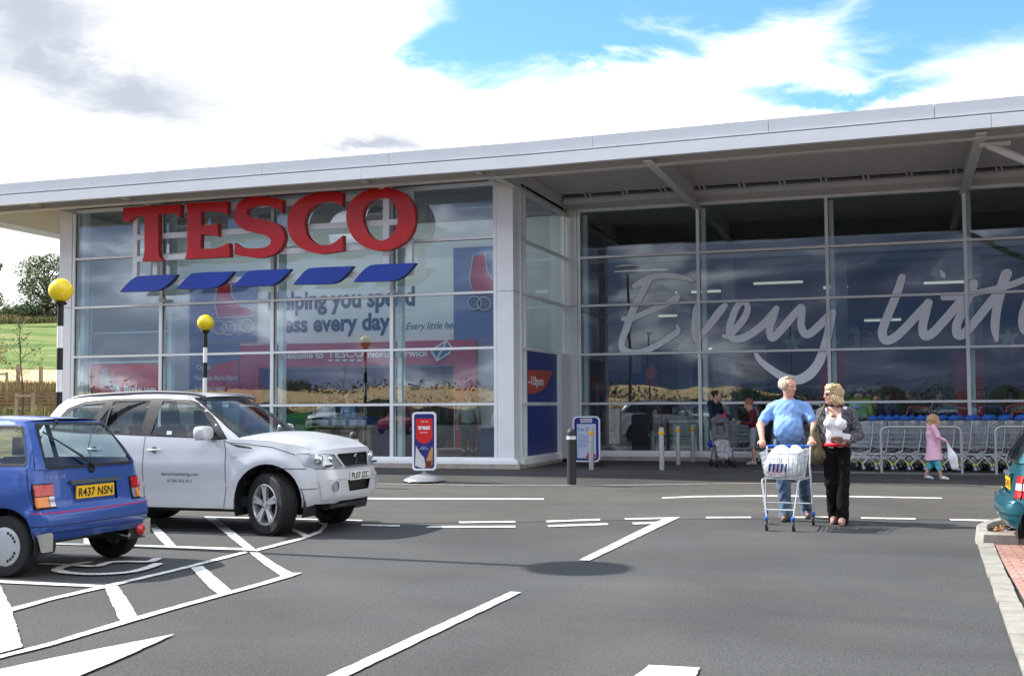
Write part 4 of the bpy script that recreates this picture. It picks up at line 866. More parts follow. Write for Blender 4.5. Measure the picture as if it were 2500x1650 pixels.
# right hand wing: red columns, posters, stars, hanging board
for i, (x0_, x1_, yb) in enumerate(((2001, 2060, 1040), (2330, 2369, 1040), (2377, 2399, 1040))):
    Y = 30.5; a, c = PY(x0_, 860, Y), PY(x1_, 860, Y); tag(MB().box(0, c[0]-a[0], 0, .3, 0, PY(x0_, 858, Y)[2]-.09).build('column_cladding', PORT, loc=(a[0], Y, .09)), ['broad red panel inside the shop behind the blonde woman', 'red panel inside the shop left of the far right mullion', 'narrow red panel inside the shop right of the far right mullion'][i], 'panel', 'red panels inside the shop')
gfx('price_board', 'hanging board with a white square showing 5 beside drink names', 'board', 2056, 796, 150, 62, 31.5, C(58, 72, 104), [(C(205, 214, 220), [(.02, 0), (.02, .9), (.07, 1), (.24, 1), (.29, .9), (.29, 0)])], (('5', .11, .25, .10, .5, C(200, 60, 80), .02), ('Tea & Coffee', .33, .70, .6, .18, C(150, 165, 190), .01), ('Water', .33, .40, .22, .18, C(150, 165, 190), .01), ('Nuts', .33, .10, .18, .18, C(150, 165, 190), .01)))
gfx('poster', 'cream and yellow posters behind the handwriting loop', 'poster', 1740, 842, 130, 90, 32, C(196, 196, 190), [(C(205, 180, 90), [(.5, .05), (.5, .95), (.98, .95), (.98, .05)]), (C(150, 170, 200), [(.08, .4), (.08, .75), (.42, .75), (.42, .4)])], (('2007', .56, .62, .3, .14, C(190, 150, 120), .01), ('Offers', .56, .38, .34, .12, C(190, 150, 120), .01)))
gfx('poster', 'dark poster with an orange leaf shape left of the first mullion', 'poster', 1566, 838, 46, 108, 30.5, C(30, 34, 60), [(C(220, 110, 40), [(.2, .3), (.35, .5), (.55, .42), (.5, .55), (.85, .35), (.7, .22), (.4, .18)]), (C(150, 30, 50), [(.2, .0), (.2, .2), (.9, .16), (.9, 0)])])
gfx('poster', 'tall pale cream poster at the left of the set-back window', 'poster', 1545, 760, 62, 150, 30.9, C(160, 165, 170), [])
for i, (px, py) in enumerate(((1668, 835), (1935, 838), (2030, 838), (2462, 825))):
    p = PY(px, py, 30.2); b = MB(); b.prism([((.26 if k % 2 == 0 else .12)*cos(pi/2+k*pi/5), (.26 if k % 2 == 0 else .12)*sin(pi/2+k*pi/5)) for k in range(10)], lambda a, c, d: (a, d, c), .02)
    tag(b.build('hanging_star', C(175, 195, 200), loc=tuple(p)), ['pale hanging star between the E and the v of the handwriting', 'pale hanging star under the y of the handwriting', 'pale hanging star beside the price board', 'pale hanging star at the right edge'][i], 'decoration', 'hanging stars')
for i, (px, py) in enumerate(((1780, 700), (1652, 560), (2050, 640), (2382, 640))):
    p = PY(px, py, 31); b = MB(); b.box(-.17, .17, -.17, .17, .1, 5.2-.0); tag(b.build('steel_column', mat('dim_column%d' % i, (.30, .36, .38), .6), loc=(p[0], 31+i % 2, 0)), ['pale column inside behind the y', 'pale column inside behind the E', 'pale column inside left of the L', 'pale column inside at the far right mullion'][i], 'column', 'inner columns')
# checkout area in the left wing
def cbox(name, label, cat, x, y, w, h, Y, m_, dep=.5, group=None, extra=None):
    p = PY(x, y+h, Y); q = PY(x+w, y, Y); b = MB(); b.box(0, q[0]-p[0], 0, dep, 0, q[2]-p[2]); 
    if extra: extra(b, q[0]-p[0], q[2]-p[2])
    return tag(b.build(name, m_, loc=(p[0], Y, p[2])), label, cat, group)
def rim(b, w, h):
    b.box(-.02, w+.02, -.02, .52, h, h+.03, 0); b.box(.05, w-.05, -.012, 0, h*.15, h*.85, 1)
cbox('display_bin', 'bright green display bin behind the silver car bonnet', 'bin', 684, 1012, 64, 56, 25.4, [C(20, 130, 40), C(16, 100, 34)], extra=rim)
for i, (x, w, c) in enumerate(((768, 38, C(40, 90, 160)), (808, 40, C(40, 130, 150)), (848, 50, C(30, 70, 150)))):
    cbox('crate', ['blue crate left on the checkout counter', 'teal crate in the middle of the checkout counter', 'blue crate right on the checkout counter'][i], 'crate', x, 1021, w, 20, 26.0, [c, C(190, 200, 210)], group='crates on the counter', extra=rim)
def legs(b, w, h):
    b.box(-.05, w+.05, -.05, .55, h, h+.04, 1)
    for x in (0.05, w-.1): b.box(x, x+.05, -.004, 0, .05, h-.05, 1)
cbox('counter', 'tan and green counter below the crates', 'counter', 776, 1043, 130, 68, 26.0, [C(120, 104, 78), C(150, 140, 115)], .6, extra=legs)
cbox('counter', 'dark blue counter right of the tan one', 'counter', 912, 1035, 70, 78, 26.2, [C(24, 34, 80), C(60, 70, 120)], .6, extra=legs)
cbox('box_stack', 'stack of blue boxes beside the man in the grey jacket', 'boxes', 1166, 1048, 40, 66, 26.0, [C(24, 84, 140), C(40, 100, 160)], extra=rim)
cbox('newspaper_stand', 'low white newspaper piles on the floor right of the treat sign', 'papers', 1066, 1098, 130, 14, 26.4, [C(170, 168, 160), C(110, 60, 50)], .3, extra=rim)
cbox('till_canopy', 'long dark canopy over the tills', 'canopy', 756, 918, 360, 24, 30.5, [C(20, 24, 36), C(70, 80, 100)], .4, extra=rim)
cbox('table', 'white topped table behind the steel bollards', 'table', 1640, 1030, 66, 80, 29.4, [C(120, 140, 138), C(190, 205, 205)], .7, extra=legs)

# added fill lamps that brighten the strip of shop behind the left glass
for i, x in enumerate((-17.8, -15.0, -12.2, -9.4)):
    t = thing('ceiling_or_fill_light', ORD[i]+' added fill lamp from the left over the entrance lobby', 'light', (x, 26.2, 6.2), group='added lobby fill lamps'); b = MB(); b.box(-.6, .6, -.08, .08, 0, .08); b.build('housing', C(190, 195, 195), t)
    ld = bpy.data.lights.new('lamp', 'AREA'); ld.shape = 'RECTANGLE'; ld.size = 1.2; ld.size_y = .2; ld.energy = 11; ld.color = (.95, 1, .97); lo = bpy.data.objects.new('lamp', ld); COL.objects.link(lo); lo.location = (0, 0, -.03); lo.rotation_euler = (radians(25), 0, 0); lo.parent = t
for i, x in enumerate((-5.5, -1.5, 2.5)):  # fill lamps added over the tills to brighten people and goods inside
    t = thing('ceiling_or_fill_light', ORD[i]+' added fill lamp from the left over the tills', 'light', (x, 33.6, 5.3), group='added till fill lamps'); b = MB(); b.box(-.6, .6, -.08, .08, 0, .04); b.build('housing', C(190, 195, 195), t)
    ld = bpy.data.lights.new('lamp', 'AREA'); ld.shape = 'RECTANGLE'; ld.size = 1.2; ld.size_y = .2; ld.energy = 14; ld.color = (.95, 1, .97); lo = bpy.data.objects.new('lamp', ld); COL.objects.link(lo); lo.location = (0, 0, -.03); lo.parent = t
# ================================================================= CARS
def smooth(t): t = min(1, max(0, t)); return t*t*(3-2*t)
class Shell:
    """wrap-round body skin: side(x, z), end(y, z, +1 front / -1 rear) give points, mirrored for y < 0"""
    def __init__(s, XR, XF, Wd, rr=.12, rf=.12, bR=.05, bF=.08): s.XR, s.XF, s.W, s.rr, s.rf, s.bR, s.bF = XR, XF, Wd, rr, rf, bR, bF
    def side(s, x, z):
        a, b = s.XR(z)+s.bR, s.XF(z)-s.bF; w = s.W(min(max(x, a), b), z); dr, df = x-a, b-x
        if dr < s.rr: ph = pi/4*(1-max(dr, 0)/s.rr); return (a+s.rr*(1-sin(ph)), w-s.rr*(1-cos(ph)), z)
        if df < s.rf: ph = pi/4*(1-max(df, 0)/s.rf); return (b-s.rf*(1-sin(ph)), w-s.rf*(1-cos(ph)), z)
        return (x, w, z)
    def end(s, y, z, front):
        a, b = s.XR(z)+s.bR, s.XF(z)-s.bF; x0 = b if front else a; r = s.rf if front else s.rr; w = s.W(x0, z); d = w-abs(y); sg = -1 if y < 0 else 1
        bow = (s.bF if front else s.bR)*(1-min(1, abs(y)/w)**2.2); k = 1 if front else -1
        if d < r: ph = pi/4*(1-max(0, d)/r); return (x0-k*r*(1-cos(ph))+k*bow, sg*(w-r*(1-sin(ph))), z)
        return (x0+k*bow, y, z)
    def pt(s, zone, a, z, off=0.0):
        f = (lambda a_, z_: s.side(a_, z_)) if zone == 'S' else (lambda a_, z_: s.end(a_, z_, zone == 'F'))
        p = f(a, z)
        if not off: return p
        e = .004; u = Vector(f(a+e, z))-Vector(f(a-e, z)); v = Vector(f(a, z+e))-Vector(f(a, z-e)); n = u.cross(v)
        if n.length < 1e-12: return p
        n.normalize()
        out = Vector((0, 1, 0)) if zone == 'S' else Vector((1 if zone == 'F' else -1, 0, 0))
        if n.dot(out) < 0: n = -n
        return tuple(Vector(p)+n*off)
def inpoly(p, poly):
    c = False; x, y = p; n = len(poly); j = n-1
    for i in range(n):
        xi, yi = poly[i]; xj, yj = poly[j]
        if (yi > y) != (yj > y) and x < (xj-xi)*(y-yi)/(yj-yi)+xi: c = not c
        j = i
    return c
def subdiv(pl, step):
    out = []
    for i in range(len(pl)):
        a, b = pl[i], pl[(i+1) % len(pl)]; L_ = math.hypot(b[0]-a[0], b[1]-a[1]); n = max(1, int(L_/step+.5))
        for j in range(n): out.append((a[0]+(b[0]-a[0])*j/n, a[1]+(b[1]-a[1])*j/n))
    return out
def patch(b, shell, zone, poly, holes=(), off=0.0, step=.06, m=0, mirror=True, both=None):
    P = subdiv(poly, step); H_ = [subdiv(h, step) for h in holes]; vs = []; ed = []
    for lp in [P]+H_:
        k = len(vs); vs += lp; ed += [(k+i, k+(i+1) % len(lp)) for i in range(len(lp))]
    x0, x1 = min(p[0] for p in P), max(p[0] for p in P); z0, z1 = min(p[1] for p in P), max(p[1] for p in P)
    nx, nz = int((x1-x0)/step), int((z1-z0)/step); q = []
    bd = np.array(vs)
    for i in range(1, nx+1):
        for j in range(1, nz+1):
            p = (x0+(x1-x0)*(i-.5)/max(nx, 1)+.0007*j, z0+(z1-z0)*(j-.5)/max(nz, 1))
            if inpoly(p, P) and not any(inpoly(p, h) for h in H_) and np.min((bd[:, 0]-p[0])**2+(bd[:, 1]-p[1])**2) > (step*.45)**2: q.append(p)
    r = geometry.delaunay_2d_cdt([Vector(p) for p in vs+q], ed, [], 0, 1e-5)
    V = [(v.x, v.y) for v in r[0]]; T_ = []
    for t in r[2]:
        c = (sum(V[i][0] for i in t)/3, sum(V[i][1] for i in t)/3)
        if inpoly(c, P) and not any(inpoly(c, h) for h in H_): T_.append(tuple(t))
    W_ = [shell.pt(zone, a, z, off) for a, z in V]
    if zone == 'S':
        if both in (None, 'L', 'LR'): b.add(W_, T_, m)
        if (mirror and both is None) or both in ('R', 'LR'): b.add([(x, -y, z) for x, y, z in W_], [t[::-1] for t in T_], m)
    else: b.add(W_, T_, m)
def seam(b, shell, zone, pts, w=.006, off=.003, m=0, mirror=True):
    P = subdiv_open(pts, .05); vs = []
    for i, p in enumerate(P):
        a, c = P[max(0, i-1)], P[min(len(P)-1, i+1)]; dx, dz = c[0]-a[0], c[1]-a[1]; l = math.hypot(dx, dz)+1e-9; nx, nz = -dz/l*w/2, dx/l*w/2
        vs += [shell.pt(zone, p[0]+nx, p[1]+nz, off), shell.pt(zone, p[0]-nx, p[1]-nz, off)]
    fs = [(2*i, 2*i+1, 2*i+3, 2*i+2) for i in range(len(P)-1)]; b.add(vs, fs, m)
    if mirror and zone == 'S': b.add([(x, -y, z) for x, y, z in vs], fs, m)
def subdiv_open(pl, step):
    out = []
    for a, b in zip(pl, pl[1:]):
        n = max(1, int(math.hypot(b[0]-a[0], b[1]-a[1])/step+.5))
        for j in range(n): out.append((a[0]+(b[0]-a[0])*j/n, a[1]+(b[1]-a[1])*j/n))
    return out+[pl[-1]]
def arc(cx, cz, r, a0, a1, n=18): return [(cx+r*cos(radians(a0+(a1-a0)*i/n)), cz+r*sin(radians(a0+(a1-a0)*i/n))) for i in range(n+1)]
def cap(b, edge, nb, na, P0, P1, crown, m=0, off=0.0):
    """surface between mirrored side edges edge(t) and end curves P0(a), P1(a), a in -1..1"""
    E0, E1 = edge(0), edge(1)
    def fn(u, v):
        a = -1+2*v; s_ = 1 if a >= 0 else -1; E = edge(u); lin = [E0[i]+(E1[i]-E0[i])*u for i in range(3)]; A, B = P0(a), P1(a); k = abs(a)**3
        p = [A[i]*(1-u)+B[i]*u+(E[i]-lin[i])*(k if i == 0 else 1)*(s_*abs(a)/1 if i == 1 else 1) for i in range(3)]
        p[2] += crown(u)*(1-a*a); return p
    b.grid(fn, nb, na, m)
GLC = glassmat('car_glass', (.66, .74, .73), .62, .055); RUB = C(22, 22, 24, .6); TYRE = mat('tyre_rubber', (.012, .012, .013), .8, bump=(90, .4, .004)); ALLOY = mat('alloy', (.52, .53, .54), .3, metal=.6)
LAMPG = mat('lamp_clear', (.46, .49, .52), .12, coat=.8, metal=.5, noise=(60, .12)); CHROME = mat('chrome', (.7, .72, .74), .12, metal=1.0); REDL = mat('lamp_red', (.50, .008, .012), .15, coat=.7); AMBL = mat('lamp_amber', (.75, .22, .01), .15, coat=.7); BLK = mat('black_plastic', (.018, .018, .019), .5)
def paint(name, c, metal=.2): return mat(name, c, .36, metal=metal, coat=.55, spec=.5, noise=(1.2, .03))
def wheel(parent, x, y, r, w, style, steer=0, side=-1):
    """wheel with its outer face towards side*y"""
    t = bpy.data.objects.new('wheel', None); COL.objects.link(t); t.empty_display_size = .1; t.location = (x, y, r); t.rotation_euler = (0, 0, steer+(0 if side < 0 else pi)); setparent(t, parent)
    b = MB(); hr = r*.66 if style == 'alloy' else r*.62
    prof = [(hr, -w/2+.012), (hr+.015, -w/2), (r*.93, -w/2+.003), (r*.985, -w/2+.02), (r, -w/2+.045), (r, w/2-.045), (r*.985, w/2-.02), (r*.93, w/2), (hr, w/2)]
    b.lathe(prof+[prof[0]], n=44, axis='y', cap=False)
    if style == 'alloy':   # tread blocks
        for i in range(60):
            a = 2*pi*i/60
            for k, yy in enumerate((-.075, -.025, .025, .075)):
                aa = a+(.05 if k % 2 else 0); c_, s_ = cos(aa), sin(aa); p = Vector((c_*(r+.001), yy, s_*(r+.001))); tn = Vector((-s_, 0, c_)); b.bar(p-tn*.011, p+tn*.011, .036, .010, 0, (c_, 0, s_))
    b.build('tyre', TYRE, t, angle=35)
    b = MB(); yo = -w/2
    if style == 'alloy':
        b.lathe([(hr+.003, yo+.004), (hr-.012, yo+.0), (hr-.02, yo+.018), (hr-.03, yo+.10), (hr-.04, w/2-.02)], n=44, axis='y', cap=False)
        for i in range(5):
            a = 2*pi*i/5+.35
            for da in (-.13, .13):
                p0 = Vector((cos(a+da*.5)*.055, yo+.022, sin(a+da*.5)*.055)); p1 = Vector((cos(a+da)*(hr-.018), yo+.012, sin(a+da)*(hr-.018))); b.bar(p0, p1, .036, .030, 0, (0, -1, 0))
            p0 = Vector((cos(a)*.05, yo+.035, sin(a)*.05)); p1 = Vector((cos(a)*(hr-.02), yo+.032, sin(a)*(hr-.02))); b.bar(p0, p1, .05, .01, 0, (0, -1, 0))
        b.lathe([(0, yo+.004), (.03, yo+.006), (.032, yo+.02), (.075, yo+.022), (.08, yo+.05)], n=20, axis='y', cap=False)
        b.build('rim', ALLOY, t, angle=35)
        b = MB()
        for i in range(5): a = 2*pi*i/5; b.tube([(cos(a)*.055, yo+.012, sin(a)*.055), (cos(a)*.055, yo+.024, sin(a)*.055)], .009, 6)
        b.lathe([(0, yo+.075), (hr-.035, yo+.08)], n=24, axis='y', cap=False); b.build('hub_disc', C(30, 30, 32, .5), t)
    else:
        b.lathe([(0, yo-.012), (hr*.3, yo-.012), (hr*.6, yo-.006), (hr*.9, yo+.0), (hr+.006, yo+.012), (hr+.004, yo+.03)], n=40, axis='y', cap=False); b.build('hubcap', C(176, 180, 182, .4, metal=.2), t, smooth=True)
        b = MB()
        for k in range(4):
            for j in (-1.5, -.5, .5, 1.5):
                a = k*pi/2+pi/4+j*.26; b.ell((cos(a)*hr*.78, yo-.004, sin(a)*hr*.78), (.014, .005, .014), 8, 5)
        b.build('vent_hole', BLK, t)
    return t
def seats(car, x0, x1, w, z0, mtt, rows):
    for rx in rows:
        for sy in (-1, 1):
            b = MB(); y = sy*w*.48
            b.prism([(-.22, 0), (.24, 0), (.26, .12), (-.1, .13), (-.26, .62), (-.36, .60), (-.28, .1)], lambda a, c, d: (rx+a, y-.22+d, z0+c), .44); b.build('seat', mtt, car)
            b = MB(); b.box(rx-.37, rx-.27, y-.12, y+.12, z0+.63, z0+.80); b.build('headrest', mtt, car)
def plate(b1, b2, shell, front, yc, zc, w, h, txt, off=.012, mirror_y=False):
    s_ = 1 if front else -1
    f = lambda a, c, o=0.0: (lambda p: (p[0], p[1], p[2]))(shell.pt('F' if front else 'R', yc+a, zc+c, off+o))
    x = f(0, 0)[0]; g = lambda a, c, d: (x+s_*d, yc+(a if front else -a), zc+c)
    b1.box(*sorted((x-s_*.01, x)), yc-w/2, yc+w/2, zc-h/2, zc+h/2)
    vs, fs, bb = glyphs(txt, .015, 0, 1.0); k = h*.66/.72; kx = w*.90/(bb[1]-bb[0])
    b2.add([g((u-(bb[0]+bb[1])/2)*kx, (v-.36)*k, .003) for u, v in vs], fs)

def suv(name, label, loc, col, rotz=0, group=None, main=True, regnum='PL07 JZC'):
    car = thing(name, label, 'car', loc, rotz, group); PT = paint(name+'_paint', col)
    AX = 1.25; R = .345; step = .05 if main else .12
    XRb = lambda z: float(np.interp(z, [.25, .36, .60, .72, 1.0, 1.2], [-2.06, -2.13, -2.16, -2.10, -2.08, -2.05]))
    XFb = lambda z: float(np.interp(z, [.25, .33, .42, .60, .70, .76, .90, .96, 1.2], [1.85, 1.93, 1.98, 1.985, 1.965, 1.945, 1.90, 1.86, 1.78]))
    def Wb(x, z):
        w = np.interp(z, [.25, .32, .5, .62, .80, .95, 1.08, 1.16], [.775, .80, .815, .822, .83, .822, .80, .775])
        w -= .05*smooth((abs(x)-1.35)/.8)**1.2*1.0
        for cx in (-AX, AX):
            d_ = math.hypot(x-cx, z-.36); w += .030*math.exp(-((d_-.47)/.10)**2)
        w += .012*math.exp(-((z-.74)/.10)**2)*(1-smooth((abs(x)-.6)/.3))-.012*smooth((.56-z)/.02)*(1 if abs(x) < .85 else 0)
        return float(w)
    SB = Shell(XRb, XFb, Wb, .16, .30, .05, .10)
    belt = lambda x: float(np.interp(x, [-2.1, -1.3, -.39, .3, .66, .80, 1.2, 1.6, 1.86, 2.1], [1.14, 1.135, 1.10, 1.078, 1.06, 1.075, 1.06, 1.005, .945, .90]))
    xs_ = np.linspace(-2.10, 1.88, 34)
    top = [(x, belt(x)) for x in xs_[::-1]]
    xf = 1.885
    low = [(-2.10, .37), (-AX-.47, .34)]+arc(-AX, .36, .44, 186, -8)+[(-AX+.46, .285), (AX-.46, .285)]+arc(AX, .36, .44, 188, -5)+[(AX+.50, .325), (xf, .35)]
    HLs = [(1.62, .925), (1.60, .90), (1.71, .76), (1.80, .745), (xf, .735), (xf, .905), (1.9, .918)]
    TLs = [(-2.03, .80), (-1.93, .80), (-1.90, 1.12), (-2.03, 1.12)]
    b = MB(); patch(b, SB, 'S', low+top, [HLs_ for HLs_ in ([(1.63, .918), (1.615, .897), (1.72, .765), (1.81, .75), (1.875, .742), (1.875, .90), (1.9, .912)],)], step=step)
    wF = SB.W(SB.XF(.8)-SB.bF, .8)
    # front face: bumper, nose, openings for grille and intake and lamps
    ztf = lambda y: belt(1.86)+.015*(1-(y/wF)**2)
    yy = np.linspace(-wF, wF, 25)
    outer = [(y, .35 if abs(y) > .45 else .37) for y in yy]+[(y, ztf(y)) for y in yy[::-1]]
    grille = [(-.36, .90), (.36, .90), (.39, .885), (.30, .76), (-.30, .76), (-.39, .885)]
    intake = [(-.30, .60), (.30, .60), (.25, .47), (-.25, .47)]
    def HLf(s_): return [(s_*y, z) for y, z in ((.44, .895), (.43, .87), (.33, .755), (.50, .738), (wF-.002, .738), (wF-.002, .903), (.6, .905))]
    fogs = [[(s_*.53+.062*cos(t*pi/8), .54+.062*sin(t*pi/8)) for t in range(16)] for s_ in (-1, 1)]
    if main: patch(b, SB, 'F', outer, [grille, intake, HLf(1), HLf(-1)]+fogs, step=.05)
    else: patch(b, SB, 'F', outer, [grille, intake], step=.12)
    wR = SB.W(SB.XR(.8)+SB.bR, .8); yy = np.linspace(-wR, wR, 21)
    patch(b, SB, 'R', [(y, .37) for y in yy]+[(y, 1.14) for y in yy[::-1]], [], step=.08)
    # bonnet with power bulge
    xw = .62
    def ed(u): x = xw+(1.88-xw)*u; p = SB.side(x, belt(x)); return p
    cr = lambda u: .055*(1-u)**.5+.035*sin(pi*min(1, u))+.0
    cap(b, ed, 22, 20, lambda a: (xw+.16*(1-a*a), a*ed(0)[1], belt(xw)), lambda a: (lambda p: (p[0], p[1], p[2]))(SB.end(a*wF, ztf(a*wF), True)), lambda u: cr(u)*(1-smooth((u-.8)/.2))+.0)
    b.build('body', PT, car, angle=50)
    # greenhouse
    gz = [1.0, 1.12, 1.30, 1.47, 1.545, 1.60]
    XRg = lambda z: float(np.interp(z, gz, [-2.09, -2.06, -1.96, -1.84, -1.74, -1.66])); XFg = lambda z: float(np.interp(z, gz, [1.07, .92, .66, .40, .26, .16]))
    Wg = lambda x, z: float(np.interp(z, gz, [.80, .785, .725, .655, .615, .57])-.05*smooth((abs(x+.4)-.9)/1.0))
    SG_ = Shell(XRg, XFg, Wg, .10, .11, .03, .13)
    rail = lambda x: float(np.interp(x, [-1.75, -1.4, -.6, 0, .2, .3], [1.535, 1.565, 1.585, 1.572, 1.558, 1.545]))
    X0r, X1r = XRg(1.53)+.03+.002, XFg(1.545)-.13
    topg = [(x, rail(x)) for x in np.linspace(X1r, X0r, 16)]
    side = [(-2.02, 1.10), (.95, 1.05), (XFg(1.12)-.13, 1.12), (XFg(1.30)-.13, 1.30), (XFg(1.47)-.13, 1.47)]+topg+[(XRg(1.47)+.03, 1.47), (XRg(1.30)+.03, 1.30)]
    fw = [(-.33, 1.125), (.54, 1.078), (.60, 1.085), (.46, 1.25), (.34, 1.36), (.22, 1.44), (.10, 1.485), (-.27, 1.515)]
    rw_ = [(-1.16, 1.155), (-.47, 1.13), (-.44, 1.518), (-.93, 1.515), (-.96, 1.50)]
    qw = [(-1.72, 1.20), (-1.28, 1.165), (-1.06, 1.495), (-1.36, 1.475), (-1.55, 1.40)]
    b = MB(); patch(b, SG_, 'S', side, [fw, rw_, qw], step=step)
    yt = SG_.W(X1r, 1.55)
    if True:
        wr_ = SG_.W(-1.9, 1.3); 
        def rear_o(z, inset=0): return SG_.W(SG_.XR(z)+SG_.bR, z)-inset
        zz_ = [1.10, 1.2, 1.3, 1.4, 1.47, 1.535]
        patch(b, SG_, 'R', [(-rear_o(z), z) for z in zz_]+[(rear_o(z), z) for z in zz_[::-1]], [[(-rear_o(z, .10), z) for z in (1.17, 1.3, 1.46)]+[(rear_o(z, .10), z) for z in (1.46, 1.3, 1.17)]], step=.07)
        def fr_o(z, inset=0): return SG_.W(SG_.XF(z)-SG_.bF, z)-inset
        zf = [1.04, 1.12, 1.2, 1.3, 1.4, 1.47, 1.545]
        ws = [(-fr_o(z, .035), z) for z in (1.08, 1.2, 1.35, 1.46, 1.525)]+[(fr_o(z, .035), z) for z in (1.525, 1.46, 1.35, 1.2, 1.08)]
        patch(b, SG_, 'F', [(-fr_o(z), z) for z in zf]+[(fr_o(z), z) for z in zf[::-1]], [ws], step=.06)
    b.build('body_upper', PT, car, angle=50)
    def ed2(u): x = X0r+(X1r-X0r)*u; return SG_.side(x, rail(x))
    b = MB(); cap(b, ed2, 20, 14, lambda a: SG_.end(a*rear_o(1.535), 1.535, False), lambda a: SG_.end(a*fr_o(1.545), 1.545, True), lambda u: .012+.055*sin(pi*(.1+.8*u)))
    b.build('roof', PT, car, smooth=True)
    for nm, hole, off in (('window', fw, -.008), ('window', rw_, -.008), ('window', qw, -.008)):
        for sd in 'LR': b = MB(); patch(b, SG_, 'S', hole, [], off=off, step=.09, both=sd); b.build(nm, GLC, car, smooth=True)
    b = MB(); patch(b, SG_, 'F', ws, [], off=-.006, step=.08); b.build('windscreen', GLC, car, smooth=True)
    b = MB(); patch(b, SG_, 'R', [(-rear_o(z, .10), z) for z in (1.17, 1.3, 1.46)]+[(rear_o(z, .10), z) for z in (1.46, 1.3, 1.17)], [], off=-.006, step=.1); b.build('rear_window', GLC, car, smooth=True)
    # black window surrounds
    def grow(pl, k):
        cx, cz = sum(p[0] for p in pl)/len(pl), sum(p[1] for p in pl)/len(pl); out = []
        for i in range(len(pl)):
            a, b_, c = pl[i-1], pl[i], pl[(i+1) % len(pl)]; n = [0, 0]
            for p, q in ((a, b_), (b_, c)):
                dx, dz = q[0]-p[0], q[1]-p[1]; l = math.hypot(dx, dz)+1e-9; nx, nz = dz/l, -dx/l
                mx_, mz = (p[0]+q[0])/2-cx, (p[1]+q[1])/2-cz
                if nx*mx_+nz*mz < 0: nx, nz = -nx, -nz
                n[0] += nx; n[1] += nz
            l = math.hypot(*n)+1e-9; out.append((b_[0]+n[0]/l*k, b_[1]+n[1]/l*k))
        return out
    b = MB()
    band = [(-1.80, 1.172), (-1.30, 1.135), (-.40, 1.108), (.30, 1.083), (.62, 1.065), (.70, 1.075), (.56, 1.25), (.42, 1.38), (.28, 1.475), (.12, 1.522), (-.3, 1.548), (-1.0, 1.545), (-1.37, 1.515), (-1.60, 1.43)]
    patch(b, SG_, 'S', band, [fw, rw_, qw], off=.004, step=.06)
    patch(b, SG_, 'S', [(-1.0, 1.15), (-.975, 1.15), (-.955, 1.51), (-.98, 1.51)], off=.006, step=.1)
    b.build('window_surround', C(44, 40, 42, .45), car, angle=40)
    if main:
        b = MB(); patch(b, SG_, 'F', grow(ws, .022), [ws], off=.003, step=.08); b.build('windscreen_seal', RUB, car)
    # lamps, grille, intake
    b = MB(); patch(b, SB, 'S', [(1.63, .918), (1.615, .897), (1.72, .765), (1.81, .75), (1.886, .742), (1.886, .90), (1.9, .912)], off=-.010, step=.06, both='L'); patch(b, SB, 'F', HLf(1), off=-.010, step=.06)
    c_ = MB(); patch(c_, SB, 'S', [(1.63, .918), (1.615, .897), (1.72, .765), (1.81, .75), (1.886, .742), (1.886, .90), (1.9, .912)], off=-.010, step=.06, both='R'); patch(c_, SB, 'F', HLf(-1), off=-.010, step=.06)
    for s_, q in ((1, b), (-1, c_)):
        hl = q.build('headlight', LAMPG, car, smooth=True)
        r_ = MB()
        for yb, rb in ((.66, .058), (.52, .045)):
            p = SB.end(yb, .845, True); r_.ell((p[0]-.03, s_*yb, .845), (.05, rb, rb), 14, 8)
        r_.box(*sorted((SB.end(.55, .77, True)[0]-.02, SB.end(.55, .77, True)[0]-.004)), *sorted((s_*.42, s_*.66)), .757, .785)
        r_.build('reflector', CHROME, hl, smooth=True)
    b = MB(); patch(b, SB, 'F', grille, off=-.035, step=.1); patch(b, SB, 'F', intake, off=-.05, step=.1)
    for rim_, o_ in ((grille, .006), (intake, .003)):
        patch(b, SB, 'F', grow(rim_, .004), [grow(rim_, -.012)], off=o_-.006, step=.06)
    n = 14
    for i in range(1, n):
        y = -.36+.72*i/n; b.tube([SB.pt('F', y-.05, .765, -.014), SB.pt('F', y+.05, .893, -.014)], .004, 4); b.tube([SB.pt('F', y+.05, .765, -.014), SB.pt('F', y-.05, .893, -.014)], .004, 4)
    for z in (.50, .535, .57): b.tube([SB.pt('F', y, z, -.02) for y in (-.25, 0, .25)], .006, 4)
    b.build('grille', BLK, car)
    b = MB(); zz = [(-.055, .035), (.015, .075), (.04, .05), (-.02, .018), (.055, -.03), (-.01, -.075), (-.035, -.05), (.018, -.018)]
    xq = SB.end(0, .825, True)[0]; b.prism([(a*.8, c*.8) for a, c in zz], lambda a, c, d: (xq-.004+d, a, .828+c), .014); b.build('emblem', CHROME, car)
    b = MB(); b.tube([SB.pt('F', y, .752, .004) for y in np.linspace(-.30, .30, 9)], .010, 6); b.build('chrome_strip', CHROME, car)
    for s_ in (-1, 1):
        p = SB.end(s_*.53, .54, True); b = MB(); b.lathe([(.062, .0), (.05, -.03), (0, -.035)], (p[0], p[1], p[2]), 20, axis='x'); b.build('fog_lamp_well', C(150, 158, 170, .4), car, smooth=True)
    # raised lower guard on the bumper
    for s_ in (-1, 1):
        b = MB(); g1 = [(s_*y, z) for y, z in ((.36, .655), (.72, .645), (.77, .60), (.72, .40), (.64, .40), (.68, .585), (.64, .615), (.36, .622))]
        patch(b, SB, 'F', [(a if abs(a) < wF else s_*wF*.999, z) for a, z in g1], off=.014, step=.05); b.build('bumper_guard', PT, car, angle=40)
    b1, b2 = MB(), MB(); plate(b1, b2, SB, True, 0, .645, .50, .105, regnum); pl = b1.build('number_plate', C(226, 228, 222, .4), car); b2.build('lettering', C(16, 16, 18), pl)
